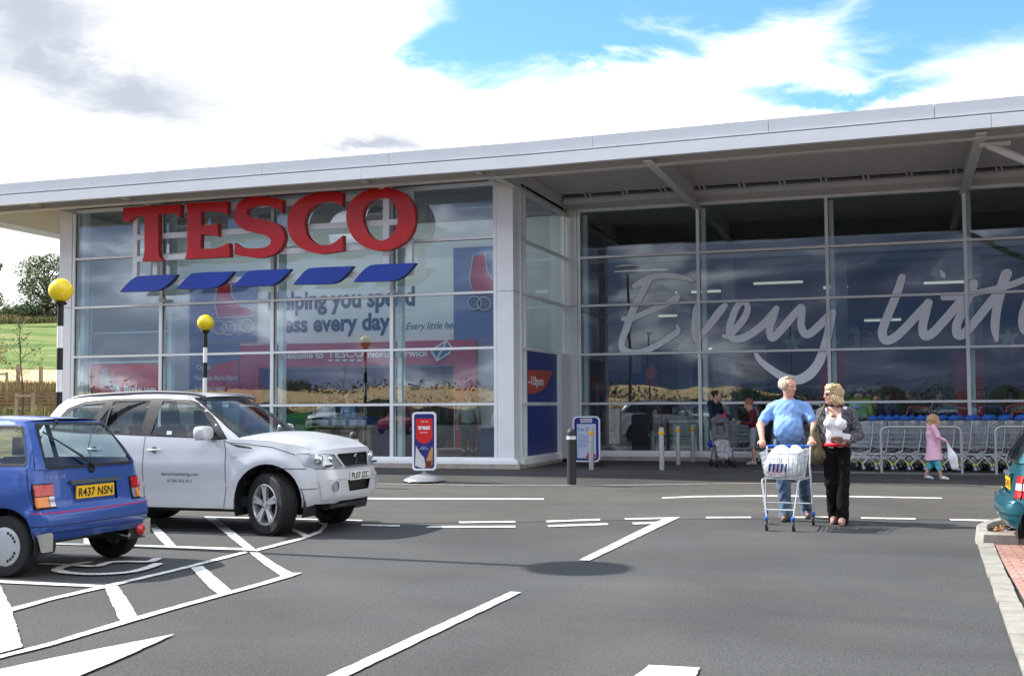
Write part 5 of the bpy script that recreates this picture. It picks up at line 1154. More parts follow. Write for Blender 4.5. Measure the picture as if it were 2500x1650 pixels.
    # seams, handles, cladding
    b = MB()
    for pts in ([(.665, 1.055), (.70, .95), (.705, .5), (.66, .29)], [(-.395, 1.10), (-.40, .29)], [(-1.16, 1.13), (-1.17, .95), (-1.02, .72), (-.93, .56), (-.92, .29)], [(1.6, .90), (1.3, .985), (.95, 1.02), (.72, 1.035), (.66, 1.06)], [(1.36, .755), (1.74, .745)], [(1.62, .52), (1.88, .525)]):
        seam(b, SB, 'S', pts, .008)
    seam(b, SB, 'S', [(-.85, .545), (.83, .535)], .008); seam(b, SB, 'F', [(-wF+.01, .742), (-.4, .735), (.4, .735), (wF-.01, .742)], .006)
    b.build('panel_gap', C(52, 54, 58, .7), car)
    b = MB()
    for s_ in (-1, 1):
        b.add([tuple(Vector(SB.pt('S', x, z, .006))*1 if s_ > 0 else Vector((SB.pt('S', x, z, .006)[0], -SB.pt('S', x, z, .006)[1], z))) for x, z in ((.72, 1.03), (1.02, .985), (1.05, .965), (.85, .985))], [(0, 1, 2, 3)])
    b.build('bonnet_vent', BLK, car)
    for s_ in (-1, 1):
        for xh in (-.25, -1.08):
            b = MB(); P_h = [Vector(SB.pt('S', xh+dx, .945, o)) for dx, o in ((-.085, .006), (-.07, .032), (0, .036), (.07, .032), (.085, .006))]; P_h = [Vector((p.x, s_*p.y, p.z)) for p in P_h]; b.tube(P_h, .013, 6); b.build('door_handle', PT, car, smooth=True)
            q = MB(); p = SB.pt('S', xh+.0, .945, .002); q.lathe([(0, .0), (.042, .0)], (p[0], s_*p[1]+s_*.002, p[2]), 14, axis='y'); q.build('handle_recess', C(120, 124, 134, .5), car)
        b = MB(); c0 = SG_.pt('S', .50, 1.115); mc = Vector((c0[0]-.02, s_*(c0[1]+.15), 1.145))
        b.sell(mc, (.080, .125, .080), .55); q = MB(); q.bar((c0[0]+.06, s_*(c0[1]-.02), 1.09), (mc[0]+.01, s_*(c0[1]+.09), 1.085), .07, .03); q.box(mc[0]-.05, mc[0]+.05, *sorted((mc[1]-s_*.11, mc[1]+s_*.09)), 1.068, 1.08)
        wm = b.build('wing_mirror', PT, car, smooth=True); q.build('mirror_arm', BLK, wm)
        b = MB(); P_r = [(x, s_*(SG_.W(x, rail(x))-.055), rail(x)+z-(.012 if s_ > 0 else 0)) for x, z in ((-1.62, .006), (-1.35, .022), (-.6, .034), (-.1, .034), (.12, .026), (.25, .004))]; b.tube(smooth_path(P_r, 4), .021, 8); b.build('roof_rail', C(84, 86, 92, .4), car, smooth=True)
    for ls, m_ in ((TLs, REDL),):
        for sd in ('L', 'R'): b = MB(); patch(b, SB, 'S', [(-2.028, .84), (-1.95, .84), (-1.92, 1.10), (-2.028, 1.12)], off=.006, both=sd, step=.1); s_ = 1 if sd == 'L' else -1; b.box(-2.06, -1.99, *sorted((s_*(wR-.16), s_*(wR-.04))), .84, 1.12); b.build('tail_light', m_, car)
    # underside, arches, sills
    b = MB(); b.box(-1.85, 1.55, -.66, .66, .30, .42); b.box(-1.0, 1.0, -.45, .45, .22, .31); b.box(1.50, 1.84, -.46, .46, .28, .37); b.tube([(1.78, -.42, .30), (1.90, -.25, .315), (1.90, .25, .315), (1.78, .42, .30)], .03, 6); b.build('underbody', BLK, car)
    for cx in (-AX, AX):
        for s_ in (-1, 1):
            b = MB(); A = arc(cx, .36, .445, 200, -20, 20); b.add([(x, s_*.825, z) for x, z in A]+[(x, s_*.50, z) for x, z in A], [(i, i+1, len(A)+i+1, len(A)+i) for i in range(len(A)-1)]); b.add([(x, s_*.5, z) for x, z in A], [tuple(range(len(A)))]); b.build('wheel_arch_liner', BLK, car)
    for cx in (-AX, AX):
        for s_ in (-1, 1): wheel(car, cx, s_*(.735), R, .215, 'alloy', -.42 if cx > 0 else 0, s_)
    dk = C(34, 36, 42, .8); seats(car, 0, 0, .72, .60, dk, (-.05, -.95))
    b = MB(); b.box(.45, .98, -.68, .68, .85, 1.06); b.box(-1.9, .9, -.70, .70, .55, .60); b.build('dashboard', dk, car)
    b = MB(); b.tube([(.42+.06*cos(a)*.4, .36+.17*cos(a), 1.05+.17*sin(a)) for a in np.linspace(0, 2*pi, 17)[:-1]], .014, 6, closed=True); b.build('steering_wheel', BLK, car)
    b = MB(); p = SG_.pt('F', 0, 1.50, -.05); b.box(p[0]-.03, p[0]-.01, -.11, .11, 1.43, 1.49); b.build('rear_view_mirror', BLK, car)
    if main:
        b = MB()
        for y0, y1 in ((-.55, .0), (.1, .6)): b.tube([SG_.pt('F', y0, 1.045, .03), SG_.pt('F', (y0+y1)/2, 1.08, .025), SG_.pt('F', y1, 1.11, .02)], .008, 5)
        patch(b, SG_, 'F', [(-.66, 1.04), (.66, 1.04), (.66, 1.085), (-.66, 1.085)], off=.008, step=.1); b.build('wiper', BLK, car)
        b = MB()   # lettering on the near front door
        f = lambda a, c: SB.pt('S', -.15+a, .655+c, .004)
        near = lambda a, c: (lambda p: (p[0], -p[1], p[2]))(f(a, c))
        b.text('denvirmarketing.com', near, w=.50, h=.044); b.text('01786 832 812', lambda a, c: near(a+.08, c-.076), w=.33, h=.036); b.build('door_lettering', C(70, 66, 74, .6), car)
        b = MB(); b.text('VITARA', lambda a, c: (lambda p: (p[0], -p[1], p[2]))(SB.pt('S', .76+a, .86+c, .004)), w=.11, h=.02)
        b.build('badge', CHROME, car)
        b = MB(); near2 = lambda x, z: (lambda p: (p[0], -p[1], p[2]))(SG_.pt('S', x, z, -.004)); b.poly([near2(-.12, 1.125), near2(-.05, 1.122), near2(-.05, 1.165), near2(-.12, 1.168)]); b.build('sticker', C(190, 205, 215), car)
        b = MB(); 
        for x, z, y in ((.98, 1.165, .30), (.98, 1.165, -.30)): b.ell((x+.12, y, 1.125), (.012, .012, .008), 6, 4)
        b.build('washer_jet', BLK, car)
    return car

def hatch(name, label, loc, col, rotz=0, group=None, main=True, kind='small', regnum='R437 NSN'):
    """small three-door hatchback, front towards +x"""
    car = thing(name, label, 'car', loc, rotz, group); PT = paint(name+'_paint', col, .25); step = .05 if main else .12
    A0, A1, R = -1.10, 1.10, .262
    XRb = lambda z: float(np.interp(z, [.25, .40, .55, .56, .60, .95, 1.0], [-1.42, -1.50, -1.52, -1.47, -1.44, -1.38, -1.36])); XFb = lambda z: float(np.interp(z, [.25, .4, .6, .8, 1.0], [1.68, 1.74, 1.74, 1.68, 1.5]))
    def Wb(x, z):
        w = np.interp(z, [.25, .34, .52, .60, .74, .86, .95], [.745, .765, .778, .775, .783, .765, .740])-.045*smooth((abs(x)-.95)/.8)
        w += .010*math.exp(-((z-.70)/.05)**2)
        for cx in (A0, A1): w += .012*math.exp(-((math.hypot(x-cx, z-.30)-.33)/.05)**2)
        return float(w)
    SB = Shell(XRb, XFb, Wb, .10, .22, .045, .10)
    belt = lambda x: float(np.interp(x, [-1.4, -.5, .45, .6, 1.0, 1.45, 1.7], [.92, .90, .875, .885, .85, .76, .70]))
    x0, xf = XRb(.7)+.045, XFb(.7)-.10
    low = [(x0-.02, .56), (A0-.34, .54)]+arc(A0, .275, .315, 178, 0)+[(A0+.33, .25), (A1-.33, .25)]+arc(A1, .275, .315, 185, -5)+[(xf+.04, .30), (xf+.04, .6)]
    top = [(x, belt(x)) for x in np.linspace(xf, x0+.03, 26)]
    b = MB(); patch(b, SB, 'S', low+top, step=step)
    # side of the wrap-round bumper behind the wheel
    wR = SB.W(x0, .8); wF = SB.W(xf, .6)
    yy = np.linspace(-wR, wR, 21)
    rec = [(-.32, .79), (.32, .79), (.31, .60), (-.31, .60)]
    patch(b, SB, 'R', [(y, .56) for y in yy]+[(y, .925) for y in yy[::-1]], [rec] if main else [], step=.06); patch(b, SB, 'R', rec, off=-.02, step=.1)
    yy = np.linspace(-wF, wF, 17); patch(b, SB, 'F', [(y, .30) for y in yy]+[(y, .70) for y in yy[::-1]], [], step=.09)
    def ed(u): x = .52+(xf-.52)*u; return SB.side(x, belt(x))
    cap(b, ed, 14, 12, lambda a: (.52+.12*(1-a*a), a*ed(0)[1], belt(.52)), lambda a: SB.end(a*wF, .70, True), lambda u: .05*(1-u)+.03)
    b.build('body', PT, car, angle=50)
    # bumper
    XB = lambda z: float(np.interp(z, [.26, .32, .42, .50, .56, .575], [-1.43, -1.50, -1.545, -1.545, -1.53, -1.49])); WBp = lambda x, z: float(np.interp(z, [.26, .32, .42, .56, .575], [.74, .775, .79, .795, .78])-.02*smooth((-1.2-x)/.3))
    BS = Shell(XB, lambda z: 9, WBp, .13, .1, .05, .1); xb = XB(.5)+.05; wB = WBp(xb, .5)
    b = MB(); patch(b, BS, 'S', [(xb-.002, .305), (-1.41, .30), (-1.385, .42), (-1.335, .52), (-1.32, .572), (xb-.002, .574)], step=.035)
    yy = np.linspace(-WBp(xb, .5), WBp(xb, .5), 21); patch(b, BS, 'R', [(y, .305) for y in yy]+[(y, .574) for y in yy[::-1]], step=.045)
    b.grid(lambda u, v: (lambda a: (BS.end(a*wB, .574, False)[0]*(1-u)+(XRb(.60)+.02)*u, a*wB, .574-.004*u))(-1+2*v), 1, 20)
    bp = b.build('rear_bumper', PT, car, angle=50)
    b = MB(); seam(b, BS, 'R', [(-wB+.01, .545), (wB-.01, .545)], .012, .003); seam(b, BS, 'S', [(xb, .545), (-1.39, .545)], .012, .003); b.build('pinstripe', C(170, 40, 100) if kind != 'teal' else C(10, 60, 80), bp)
    b = MB(); seam(b, BS, 'R', [(-wB+.01, .435), (wB-.01, .435)], .008, .003); seam(b, BS, 'R', [(-wB+.01, .375), (wB-.01, .375)], .006, .003); seam(b, BS, 'S', [(xb, .435), (-1.38, .435)], .008, .003)
    b.build('bumper_groove', C(20, 26, 70) if kind != 'teal' else C(8, 40, 50), bp)
    # greenhouse
    gz = [.88, .93, 1.10, 1.29, 1.325, 1.35]
    XRg = lambda z: float(np.interp(z, gz, [-1.41, -1.40, -1.30, -1.17, -1.10, -1.00])); XFg = lambda z: float(np.interp(z, gz, [.86, .80, .52, .22, .14, .05]))
    Wg = lambda x, z: float(np.interp(z, gz, [.75, .735, .665, .575, .545, .50])-.03*smooth((abs(x)-.6)/.7))
    SG_ = Shell(XRg, XFg, Wg, .09, .10, .035, .10)
    zr = lambda x: float(np.interp(x, [-1.1, -.6, 0, .1], [1.318, 1.332, 1.33, 1.322])); X0r, X1r = XRg(1.32)+.035, XFg(1.322)-.10
    side = [(-1.36, .915), (.74, .875), (.69, .93), (.42, 1.10), (.12, 1.29)]+[(x, zr(x)) for x in np.linspace(X1r, X0r, 10)]+[(XRg(1.29)+.035, 1.29), (XRg(1.10)+.035, 1.10)]
    qw = [(-1.23, .96), (-1.245, .985), (-1.10, 1.24), (-1.07, 1.268), (-.42, 1.275), (-.42, .955)]; dw = [(-.36, .95), (.50, .93), (.36, 1.10), (.12, 1.265), (-.36, 1.275)]
    b = MB(); patch(b, SG_, 'S', side, [qw, dw], step=step)
    ro = lambda z, i=0: SG_.W(SG_.XR(z)+SG_.bR, z)-i
    zz = [.91, 1.0, 1.1, 1.2, 1.29, 1.318]; rwin = [(-ro(.95, .12), .945), (-ro(1.1, .11), 1.10), (-ro(1.26, .115), 1.265), (-ro(1.28, .14), 1.282), (ro(1.28, .14), 1.282), (ro(1.26, .115), 1.265), (ro(1.1, .11), 1.10), (ro(.95, .12), .945), (ro(.95, .16), .93), (-ro(.95, .16), .93)]
    patch(b, SG_, 'R', [(-ro(z), z) for z in zz]+[(ro(z), z) for z in zz[::-1]], [rwin], step=.06)
    fo = lambda z, i=0: SG_.W(SG_.XF(z)-SG_.bF, z)-i
    zf = [.87, .93, 1.1, 1.29, 1.322]; ws = [(-fo(z, .05), z) for z in (.93, 1.1, 1.28)]+[(fo(z, .05), z) for z in (1.28, 1.1, .93)]
    patch(b, SG_, 'F', [(-fo(z), z) for z in zf]+[(fo(z), z) for z in zf[::-1]], [ws], step=.09)
    b.build('body_upper', PT, car, angle=50)
    b = MB(); cap(b, lambda u: (lambda x: SG_.side(x, zr(x)))(X0r+(X1r-X0r)*u), 12, 12, lambda a: SG_.end(a*ro(1.318), 1.318, False), lambda a: SG_.end(a*fo(1.322), 1.322, True), lambda u: .01+.03*sin(pi*(.15+.7*u))); b.build('roof', PT, car, smooth=True)
    for nm, z_, h in (('window', 'S', qw), ('window', 'S', dw), ('rear_window', 'R', rwin), ('windscreen', 'F', ws)):
        
        for sd in ('LR' if z_ == 'S' else 'L'): b = MB(); patch(b, SG_, z_, h, off=-.006, step=.09, both=sd); b.build(nm, GLC, car, smooth=True)
    def grow(pl, k):
        cx, cz = sum(p[0] for p in pl)/len(pl), sum(p[1] for p in pl)/len(pl); return [(cx+(x-cx)*(1+k/abs(x-cx+1e-6)) if abs(x-cx) > .03 else x, cz+(z-cz)*(1+k/abs(z-cz+1e-6)) if abs(z-cz) > .03 else z) for x, z in pl]
    b = MB(); patch(b, SG_, 'R', grow(rwin, .022), [rwin], off=.003, step=.06); patch(b, SG_, 'S', grow(qw, .018), [qw], off=.003, step=.08); patch(b, SG_, 'S', grow(dw, .018), [dw], off=.003, step=.08); b.build('window_seal', RUB, car)
    # lamps
    for s_ in (-1, 1) if kind == 'teal' else ():
        t = MB(); patch(t, SB, 'S', [(x0, .572), (x0+.24, .575), (x0+.22, .80), (x0, .80)], off=.004, step=.05, both='L' if s_ > 0 else 'R'); patch(t, SB, 'R', [(s_*(wR-.16), .572), (s_*(wR-.001), .572), (s_*(wR-.001), .80), (s_*(wR-.16), .80)], off=.004, step=.05); base = t.build('tail_light', RUB, car)
        for z0, z1, m_ in ((.585, .66, REDL), (.66, .722, C(205, 200, 200, .25, coat=.6)), (.722, .788, REDL)):
            q = MB(); patch(q, SB, 'S', [(x0, z0), (x0+.225, z0), (x0+.21, z1), (x0, z1)], off=.014, step=.05, both='L' if s_ > 0 else 'R'); patch(q, SB, 'R', [(s_*(wR-.14), z0), (s_*(wR-.001), z0), (s_*(wR-.001), z1), (s_*(wR-.14), z1)], off=.014, step=.05); q.build('lens', m_, base, smooth=True)
    for s_ in (-1, 1) if kind != 'teal' else ():
        t = MB(); y0, y1 = wR-.005, wR-.20
        def lam(bb, ya, yb, z0, z1, off=.012): patch(bb, SB, 'R', [(s_*ya, z0), (s_*yb, z0), (s_*yb, z1), (s_*ya, z1)] if s_ > 0 else [(s_*yb, z0), (s_*ya, z0), (s_*ya, z1), (s_*yb, z1)], off=off, step=.05)
        lam(t, wR-.225, wR-.002, .572, .79, .004); base = t.build('tail_light', RUB, car)
        for ya, yb, z0, z1, m_ in ((wR-.215, wR-.012, .685, .778, REDL), (wR-.150, wR-.012, .584, .677, AMBL), (wR-.215, wR-.156, .584, .677, LAMPG)):
            q = MB(); lam(q, ya, yb, z0, z1, .014); q.build('lens', m_, base, smooth=True)
    b = MB(); x = SB.end(0, .7, False)[0]
    b.box(x-.016, x+.01, -.33, .33, .765, .80); b.build('plate_lamp_bar', C(70, 84, 90, .6), car)
    b1, b2 = MB(), MB(); plate(b1, b2, SB, False, 0, .69, .52, .112, regnum, off=.006); pl = b1.build('number_plate', C(240, 186, 30, .4), car); b2.build('lettering', C(22, 20, 16), pl)
    if main:
        b = MB(); xx = SB.end(.4, .84, False)[0]; vs, fs, bb = glyphs('pride GX' if kind != 'teal' else 'LX', .0, .15, 1.15); b.add([(SB.end(.52-(u-bb[0])*.3/(bb[1]-bb[0])*.62, .825, False)[0]-.004, .55-(u-bb[0])*.18/(bb[1]-bb[0]), .825+v*.04) for u, v in vs], fs); b.build('badge', C(150, 165, 200, .3), car)
        b = MB(); pw = [SG_.pt('R', y, z, .03) for y, z in ((.02, .905), (.12, .97), (.28, 1.08), (.42, 1.18))]; b.tube([SB.pt('R', .02, .875, .0), pw[0], *pw[1:]], [.02, .014, .009, .006, .005], 6); b.tube([SG_.pt('R', .14, .99, .035), SG_.pt('R', .45, 1.22, .018)], .007, 5); b.ell(SB.pt('R', .02, .88, .01), (.02, .035, .03), 8, 6); b.build('rear_wiper', BLK, car, smooth=True)
        b = MB(); b.ell(SG_.pt('R', .18, 1.306, .01), (.014, .014, .012), 8, 6); b.build('washer_jet', BLK, car)
        if kind != 'teal':
          b = MB(); b.ell((-1.58, -.46, .30), (.035, .062, .055), 12, 8); b.build('fog_light', REDL, car, smooth=True)
        b = MB(); b.tube([(-1.50, -.40, .25), (-1.2, -.40, .29)], .022, 8); b.build('exhaust', CHROME, car)
        for s_ in ((-1, 1) if kind != 'teal' else ()): b = MB(); b.prism([(-.01, 0), (.02, 0), (.03, .18), (-.05, .20)], lambda a, c, d: (A0-.34+a-(.2-c)*.2, s_*.68+d-.055, .22+c*.8), .11); b.build('mud_flap', C(156, 154, 146, .8), car)
        b = MB(); seam(b, SB, 'S', [(x0-.02, .56), (-1.33, .80), (-1.30, .92)], .008); seam(b, SG_, 'S', [(-1.30, .92), (-1.335+.06, 1.1), (-1.17, 1.29)], .007); seam(b, SB, 'S', [(-.40, .90), (-.42, .27)], .008); seam(b, SB, 'S', [(.62, .88), (.64, .27)], .008); b.build('panel_gap', C(14, 18, 60, .7), car)
    b = MB(); b.box(-1.20, 1.55, -.66, .66, .24, .36); b.build('underbody', BLK, car)
    for cx in (A0, A1):
        for s_ in (-1, 1):
            b = MB(); A = arc(cx, .275, .318, 195, -15, 18); b.add([(x, s_*.772, z) for x, z in A]+[(x, s_*.50, z) for x, z in A], [(i, i+1, len(A)+i+1, len(A)+i) for i in range(len(A)-1)]); b.add([(x, s_*.5, z) for x, z in A], [tuple(range(len(A)))]); b.build('wheel_arch_liner', BLK, car)
    for cx in (A0, A1):
        for s_ in (-1, 1): wheel(car, cx, s_*.692, R, .155, 'cap', 0, s_)
    dk = C(48, 52, 60, .85); seats(car, 0, 0, .66, .36, dk, (-.05,))
    b = MB(); b.box(.35, .75, -.62, .62, .65, .87); b.box(-1.3, .7, -.64, .64, .36, .40); b.box(-1.32, -.98, -.60, .60, .42, .80); b.build('dashboard', dk, car)
    return car

CAR_SILVER = suv('silver_car', 'silver off-road estate car with a spoked alloy wheel, parked behind the blue hatchback', (-7.985, 12.47, 0), (.61, .625, .65))
CAR_BLUE = hatch('blue_hatchback', 'small blue hatchback seen from behind with a yellow number plate', (-8.36, 8.93, 0), (.028, .085, .34), rotz=pi)
CAR_TEAL = hatch('teal_hatchback', 'metallic teal car with red and white tail light at the right edge', (2.35, 12.22, 0), (.008, .10, .135), main=True, kind='teal', regnum='N214 KSF')
CAR_TEAL.scale = (.97, .97, .97)
CAR_RED = hatch('red_hatchback', 'red hatchback, fifth from the left in the nearer mirrored row', (-13.5, -9.5, 0), (.40, .012, .015), main=False, rotz=pi/2, regnum='T58 OSR')
GRP = 'cars parked behind the viewer'
CAR_RED['group'] = GRP; _i = 0
for src, x, y, rz in ((CAR_SILVER, -17.0, -9.5, -pi/2), (CAR_BLUE, -9.6, -9.6, pi/2), (CAR_RED, -6.2, -9.4, -pi/2), (CAR_SILVER, -2.6, -9.6, pi/2), (CAR_RED, 1.0, -9.4, pi/2), (CAR_BLUE, 4.4, -9.5, -pi/2), (CAR_SILVER, -21, -16.0, pi/2), (CAR_RED, -16.5, -16.2, -pi/2), (CAR_SILVER, -12.4, -16, pi/2), (CAR_BLUE, -8.8, -16, pi/2), (CAR_SILVER, -5.0, -16.1, -pi/2), (CAR_BLUE, -1.4, -16, -pi/2), (CAR_SILVER, 2.4, -16, pi/2), (CAR_RED, -25, -9.5, pi/2), (CAR_SILVER, -29, -9.4, pi/2), (CAR_BLUE, -33, -9.6, -pi/2), (CAR_SILVER, 8.0, -9.5, pi/2), (CAR_RED, 6.4, -16, pi/2)):
    nm = {CAR_SILVER: 'silver off-road car', CAR_BLUE: 'blue hatchback', CAR_RED: 'red hatchback'}[src]
    row = [c for c in (-33, -29, -25, -17.0, -13.5, -9.6, -6.2, -2.6, 1.0, 4.4, 8.0)] if y > -12 else [-21, -16.5, -12.4, -8.8, -5.0, -1.4, 2.4, 6.4]
    dup(src, (x, y, 0), rz, '%s, %s from the left in the %s mirrored row' % (nm, ORD[row.index(x)], 'nearer' if y > -12 else 'farther'), GRP)
# ================================================================= STREET FURNITURE
BW = C(22, 22, 24, .45); WW = mat('post_white', (.80, .80, .78), .45, noise=(4, .05)); YEL = mat('amber_globe', (.86, .62, .005), .28, coat=.3)
STL = mat('brushed_steel', (.60, .60, .60), .32, metal=.75, noise=(20, .12)); RAILM = mat('satin_rail', (.46, .45, .44), .4, metal=.4)
def beacon(label, loc, ztop):
    t = thing('crossing_beacon', label, 'beacon', loc, group='striped crossing beacons'); b = MB(); z = ztop-.163
    b.lathe([(.0, .163*2)]+[(.163*sin(a), .163-.163*cos(a)+.0) for a in np.linspace(pi, .35, 16)], (0, 0, z), 28); b.build('globe', YEL, t, smooth=True)
    b = MB(); b.lathe([(.075, z-.035), (.085, z-.015), (.06, z+.01)], n=20); b.build('collar', BW, t)
    zz = z-.03; k = 0
    while zz > 0: b = MB(); z0 = max(0, zz-.30); b.lathe([(.041, z0), (.041, zz)], n=18); b.build('pole_band', BW if k % 2 == 0 else WW, t, angle=40); zz = z0; k += 1
    return t
beacon('yellow globe on a black and white striped post behind the silver car, nearer and larger', (-10.9, 13.25, 0), 2.89+.163)
beacon('yellow globe on a black and white striped post by the shopfront, farther and smaller', (-13.1, 20.17, .06), 2.90+.163)
def bollard(label, px, py, r, h, top=None):
    x, y, z = (px, py, pz(px, py)) if top else GP(px, py); t = thing('black_bollard', label, 'bollard', (x, y, z), group='black bollards'); b = MB()
    b.lathe([(r, 0), (r, h-.20)], n=22); b.lathe([(r, h-.13), (r, h-.075), (r*.82, h-.03), (r*.45, h-.006), (0, h)], n=22); b.build('post', mat('bollard_black', (.022, .022, .024), .6, bump=(50, .5, .004)), t, angle=40)
    b = MB(); b.lathe([(r+.002, h-.195), (r+.002, h-.135)], n=22); b.build('reflective_band', C(215, 218, 215, .4), t)
bollard('black bollard with a white band at the kerb in front of the fun day board', 1396, 1184, .083, 1.01)
bollard('black bollard with a white band behind the silver car bonnet', PY(864, 1100, 18.9)[0], 18.9, .083, .985, top=True)
for i, (px, py) in enumerate(((1444, 1146), (1616, 1147), (1656, 1134), (1692, 1127))):
    x, y, z = GP(px, py); t = thing('steel_bollard', ['steel bollard standing in front of the fun day board', 'nearest steel bollard of the group of three before the glass', 'middle steel bollard of the group of three before the glass', 'farthest steel bollard of the group, closest to the mullion'][i], 'bollard', (x, y, z), group='steel bollards')
    b = MB(); b.lathe([(.052, 0), (.052, .868), (.046, .874), (0, .874)], n=20); b.build('post', STL, t, angle=40); b = MB(); b.lathe([(.060, .725), (.063, .735), (.063, .785), (.060, .795)], n=20, cap=False); b.build('yellow_band', C(232, 170, 20, .5), t, angle=40)
# treat sign on its round base
def rrect(w, h, r, n=6): return [(sx*(w/2-r)+r*cos(a0+pi/2*i/n), sz*(h/2-r)+h/2+r*sin(a0+pi/2*i/n)) for sx, sz, a0 in ((1, 1, 0), (-1, 1, pi/2), (-1, -1, pi), (1, -1, 3*pi/2)) for i in range(n+1)]
x, y, z = GP(1036, 1176)
t = thing('pavement_sign', 'rounded white framed pavement sign with a treat poster on a domed grey base', 'sign', (x, y, z), radians(20), 'pavement signs'); h = 1.29-.16
WF = C(228, 230, 236, .35); Wd, Hd = .45, 1.09; z0 = .215
f = lambda a, c, d: (a, -.045+d, z0+c)
b = MB(); b.prism(rrect(Wd, Hd, .07), f, .09); b.build('frame', WF, t, angle=40)
b = MB(); b.sheet(rrect(Wd-.075, Hd-.075, .05), lambda a, c: (a, -.0465, z0+.0375+c)); b.build('panel', C(38, 48, 120, .35), t)
PF_ = lambda a, c, d=.049: (a, -d, z0+c)
b = MB(); b.sheet([(-.155, .60), (.155, .60), (.155, .965), (-.155, .965)], lambda a, c: PF_(a, c)); b.sheet([(-.155, .601), (-.09, .52), (0, .495), (.09, .52), (.155, .601)], lambda a, c: PF_(a, c)); b.build('print', C(206, 40, 38, .35), t)
b = MB(); b.sheet([(-.17, .09), (-.155, .46), (-.06, .30), (0, .24), (.03, .06), (-.02, .04)], lambda a, c: PF_(a, c)); b.build('print', C(205, 202, 206, .4), t)
b = MB(); b.sheet([(.03, .16), (.09, .34), (.14, .44), (.165, .42), (.15, .10), (.10, .05), (.04, .05)], lambda a, c: PF_(a, c, .050)); b.build('print', C(190, 140, 84, .4), t)
b = MB(); b.sheet([(.02, .05), (.03, .17), (.14, .19), (.13, .04)], lambda a, c: PF_(a, c, .051)); b.build('print', C(110, 46, 36, .4), t)
b = MB(); b.text('Go on,', lambda a, c: PF_(-.055+a, .895+c, .052), w=.14, h=.035); b.text('treat', lambda a, c: PF_(-.115+a, .765+c, .052), w=.23, h=.085, bold=.03); b.text('yourself', lambda a, c: PF_(-.075+a, .695+c, .052), w=.14, h=.03)
b.text('with our', lambda a, c: PF_(-.05+a, .43+c, .052), w=.09, h=.018); b.text('Clubcard', lambda a, c: PF_(-.075+a, .395+c, .052), w=.15, h=.02); b.build('lettering', WHT, t)
b = MB(); b.ell((0, .0, .195), (.03, .03, .03), 8, 6); b.lathe([(.0, .20), (.035, .195), (.055, .155), (.24, .115), (.37, .06), (.395, .028), (.36, .0)], n=36); b.build('base', mat('base_grey', (.33, .34, .36), .32, metal=.35), t, smooth=True)
b = MB()
for a in (3.7, 4.4, 5.3): b.lathe([(.018, -.015), (.018, .02)], (.36*cos(a), .36*sin(a), .0), 8)
b.build('foot', C(150, 150, 150), t)
# fun day board
x, y, z = GP(1433, 1138)
t = thing('pavement_sign', 'blue and white fun day board standing before the set-back glass', 'sign', (x, y, z), radians(6), 'pavement signs')
k = 1.0; f = lambda a, c, d: (a, -.04+d, .10+c)
b = MB(); b.prism(rrect(.60, 1.0, .10), f, .08); b.build('frame', WF, t, angle=40)
b = MB(); b.sheet(rrect(.54, .94, .08), lambda a, c: (a, -.0415, .13+c)); b.build('panel', C(26, 44, 118, .35), t)
b = MB(); b.sheet([(-.21, .05), (.21, .05), (.21, .80), (-.21, .80)], lambda a, c: (a, -.044, .13+c)); b.sheet([(-.13, .83), (.13, .83), (.13, .92), (-.13, .92)], lambda a, c: (a, -.044, .13+c)); b.build('notice', C(190, 200, 224, .5), t)
b = MB(); b.text('Fun Day', lambda a, c: (-.19+a, -.046, .13+.65+c), w=.36, h=.075)
for i in range(11): b.box(-.18, -.18+.30*random.uniform(.5, 1), -.0455, -.0452, .13+.56-i*.028, .13+.566-i*.028)
b.build('lettering', C(40, 60, 130), t)
b = MB(); b.text('TESCO', lambda a, c: (-.115+a, -.046, .13+.85+c), w=.23, h=.05, bold=.01); b.sheet([(-.02, .06), (.06, .22), (.10, .24), (.14, .14), (.2, .15), (.2, .06)], lambda a, c: (a, -.046, .13+c)); b.build('print', C(190, 40, 50), t)
b = MB(); b.box(-.34, .34, -.20, .20, .0, .10); b.build('base', C(24, 24, 27, .7), t)
# trolley bay rails
for i, (xa, xb, yy_) in enumerate(((2153, 2348, 1155), (2433, 2630, 1158))):
    A, B = GP(xa, yy_), GP(xb, yy_); t = thing('hoop_rail', ['bent steel hoop rail in front of the nested trolleys, behind the girl', 'bent steel hoop rail in front of the nested trolleys at the right edge'][i], 'rail', (A[0], A[1], A[2]), group='hoop rails'); L_ = B[0]-A[0]; H_ = .90
    P_l = [(0, 0, 0), (0, 0, H_-.12)]+[(.12-.12*cos(a), 0, H_-.12+.12*sin(a)) for a in np.linspace(.2, pi/2, 6)]+[(L_-.12+.12*sin(a), 0, H_-.12+.12*cos(a)) for a in np.linspace(0, pi/2-.2, 6)]+[(L_, 0, H_-.12), (L_, 0, 0)]
    b = MB(); b.tube(P_l, .027, 12); b.build('hoop', RAILM, t, smooth=True); b = MB(); b.lathe([(.05, 0), (.05, .008)], n=14); b.lathe([(.05, 0), (.05, .008)], (L_, 0, 0), 14); b.build('base_plate', RAILM, t)
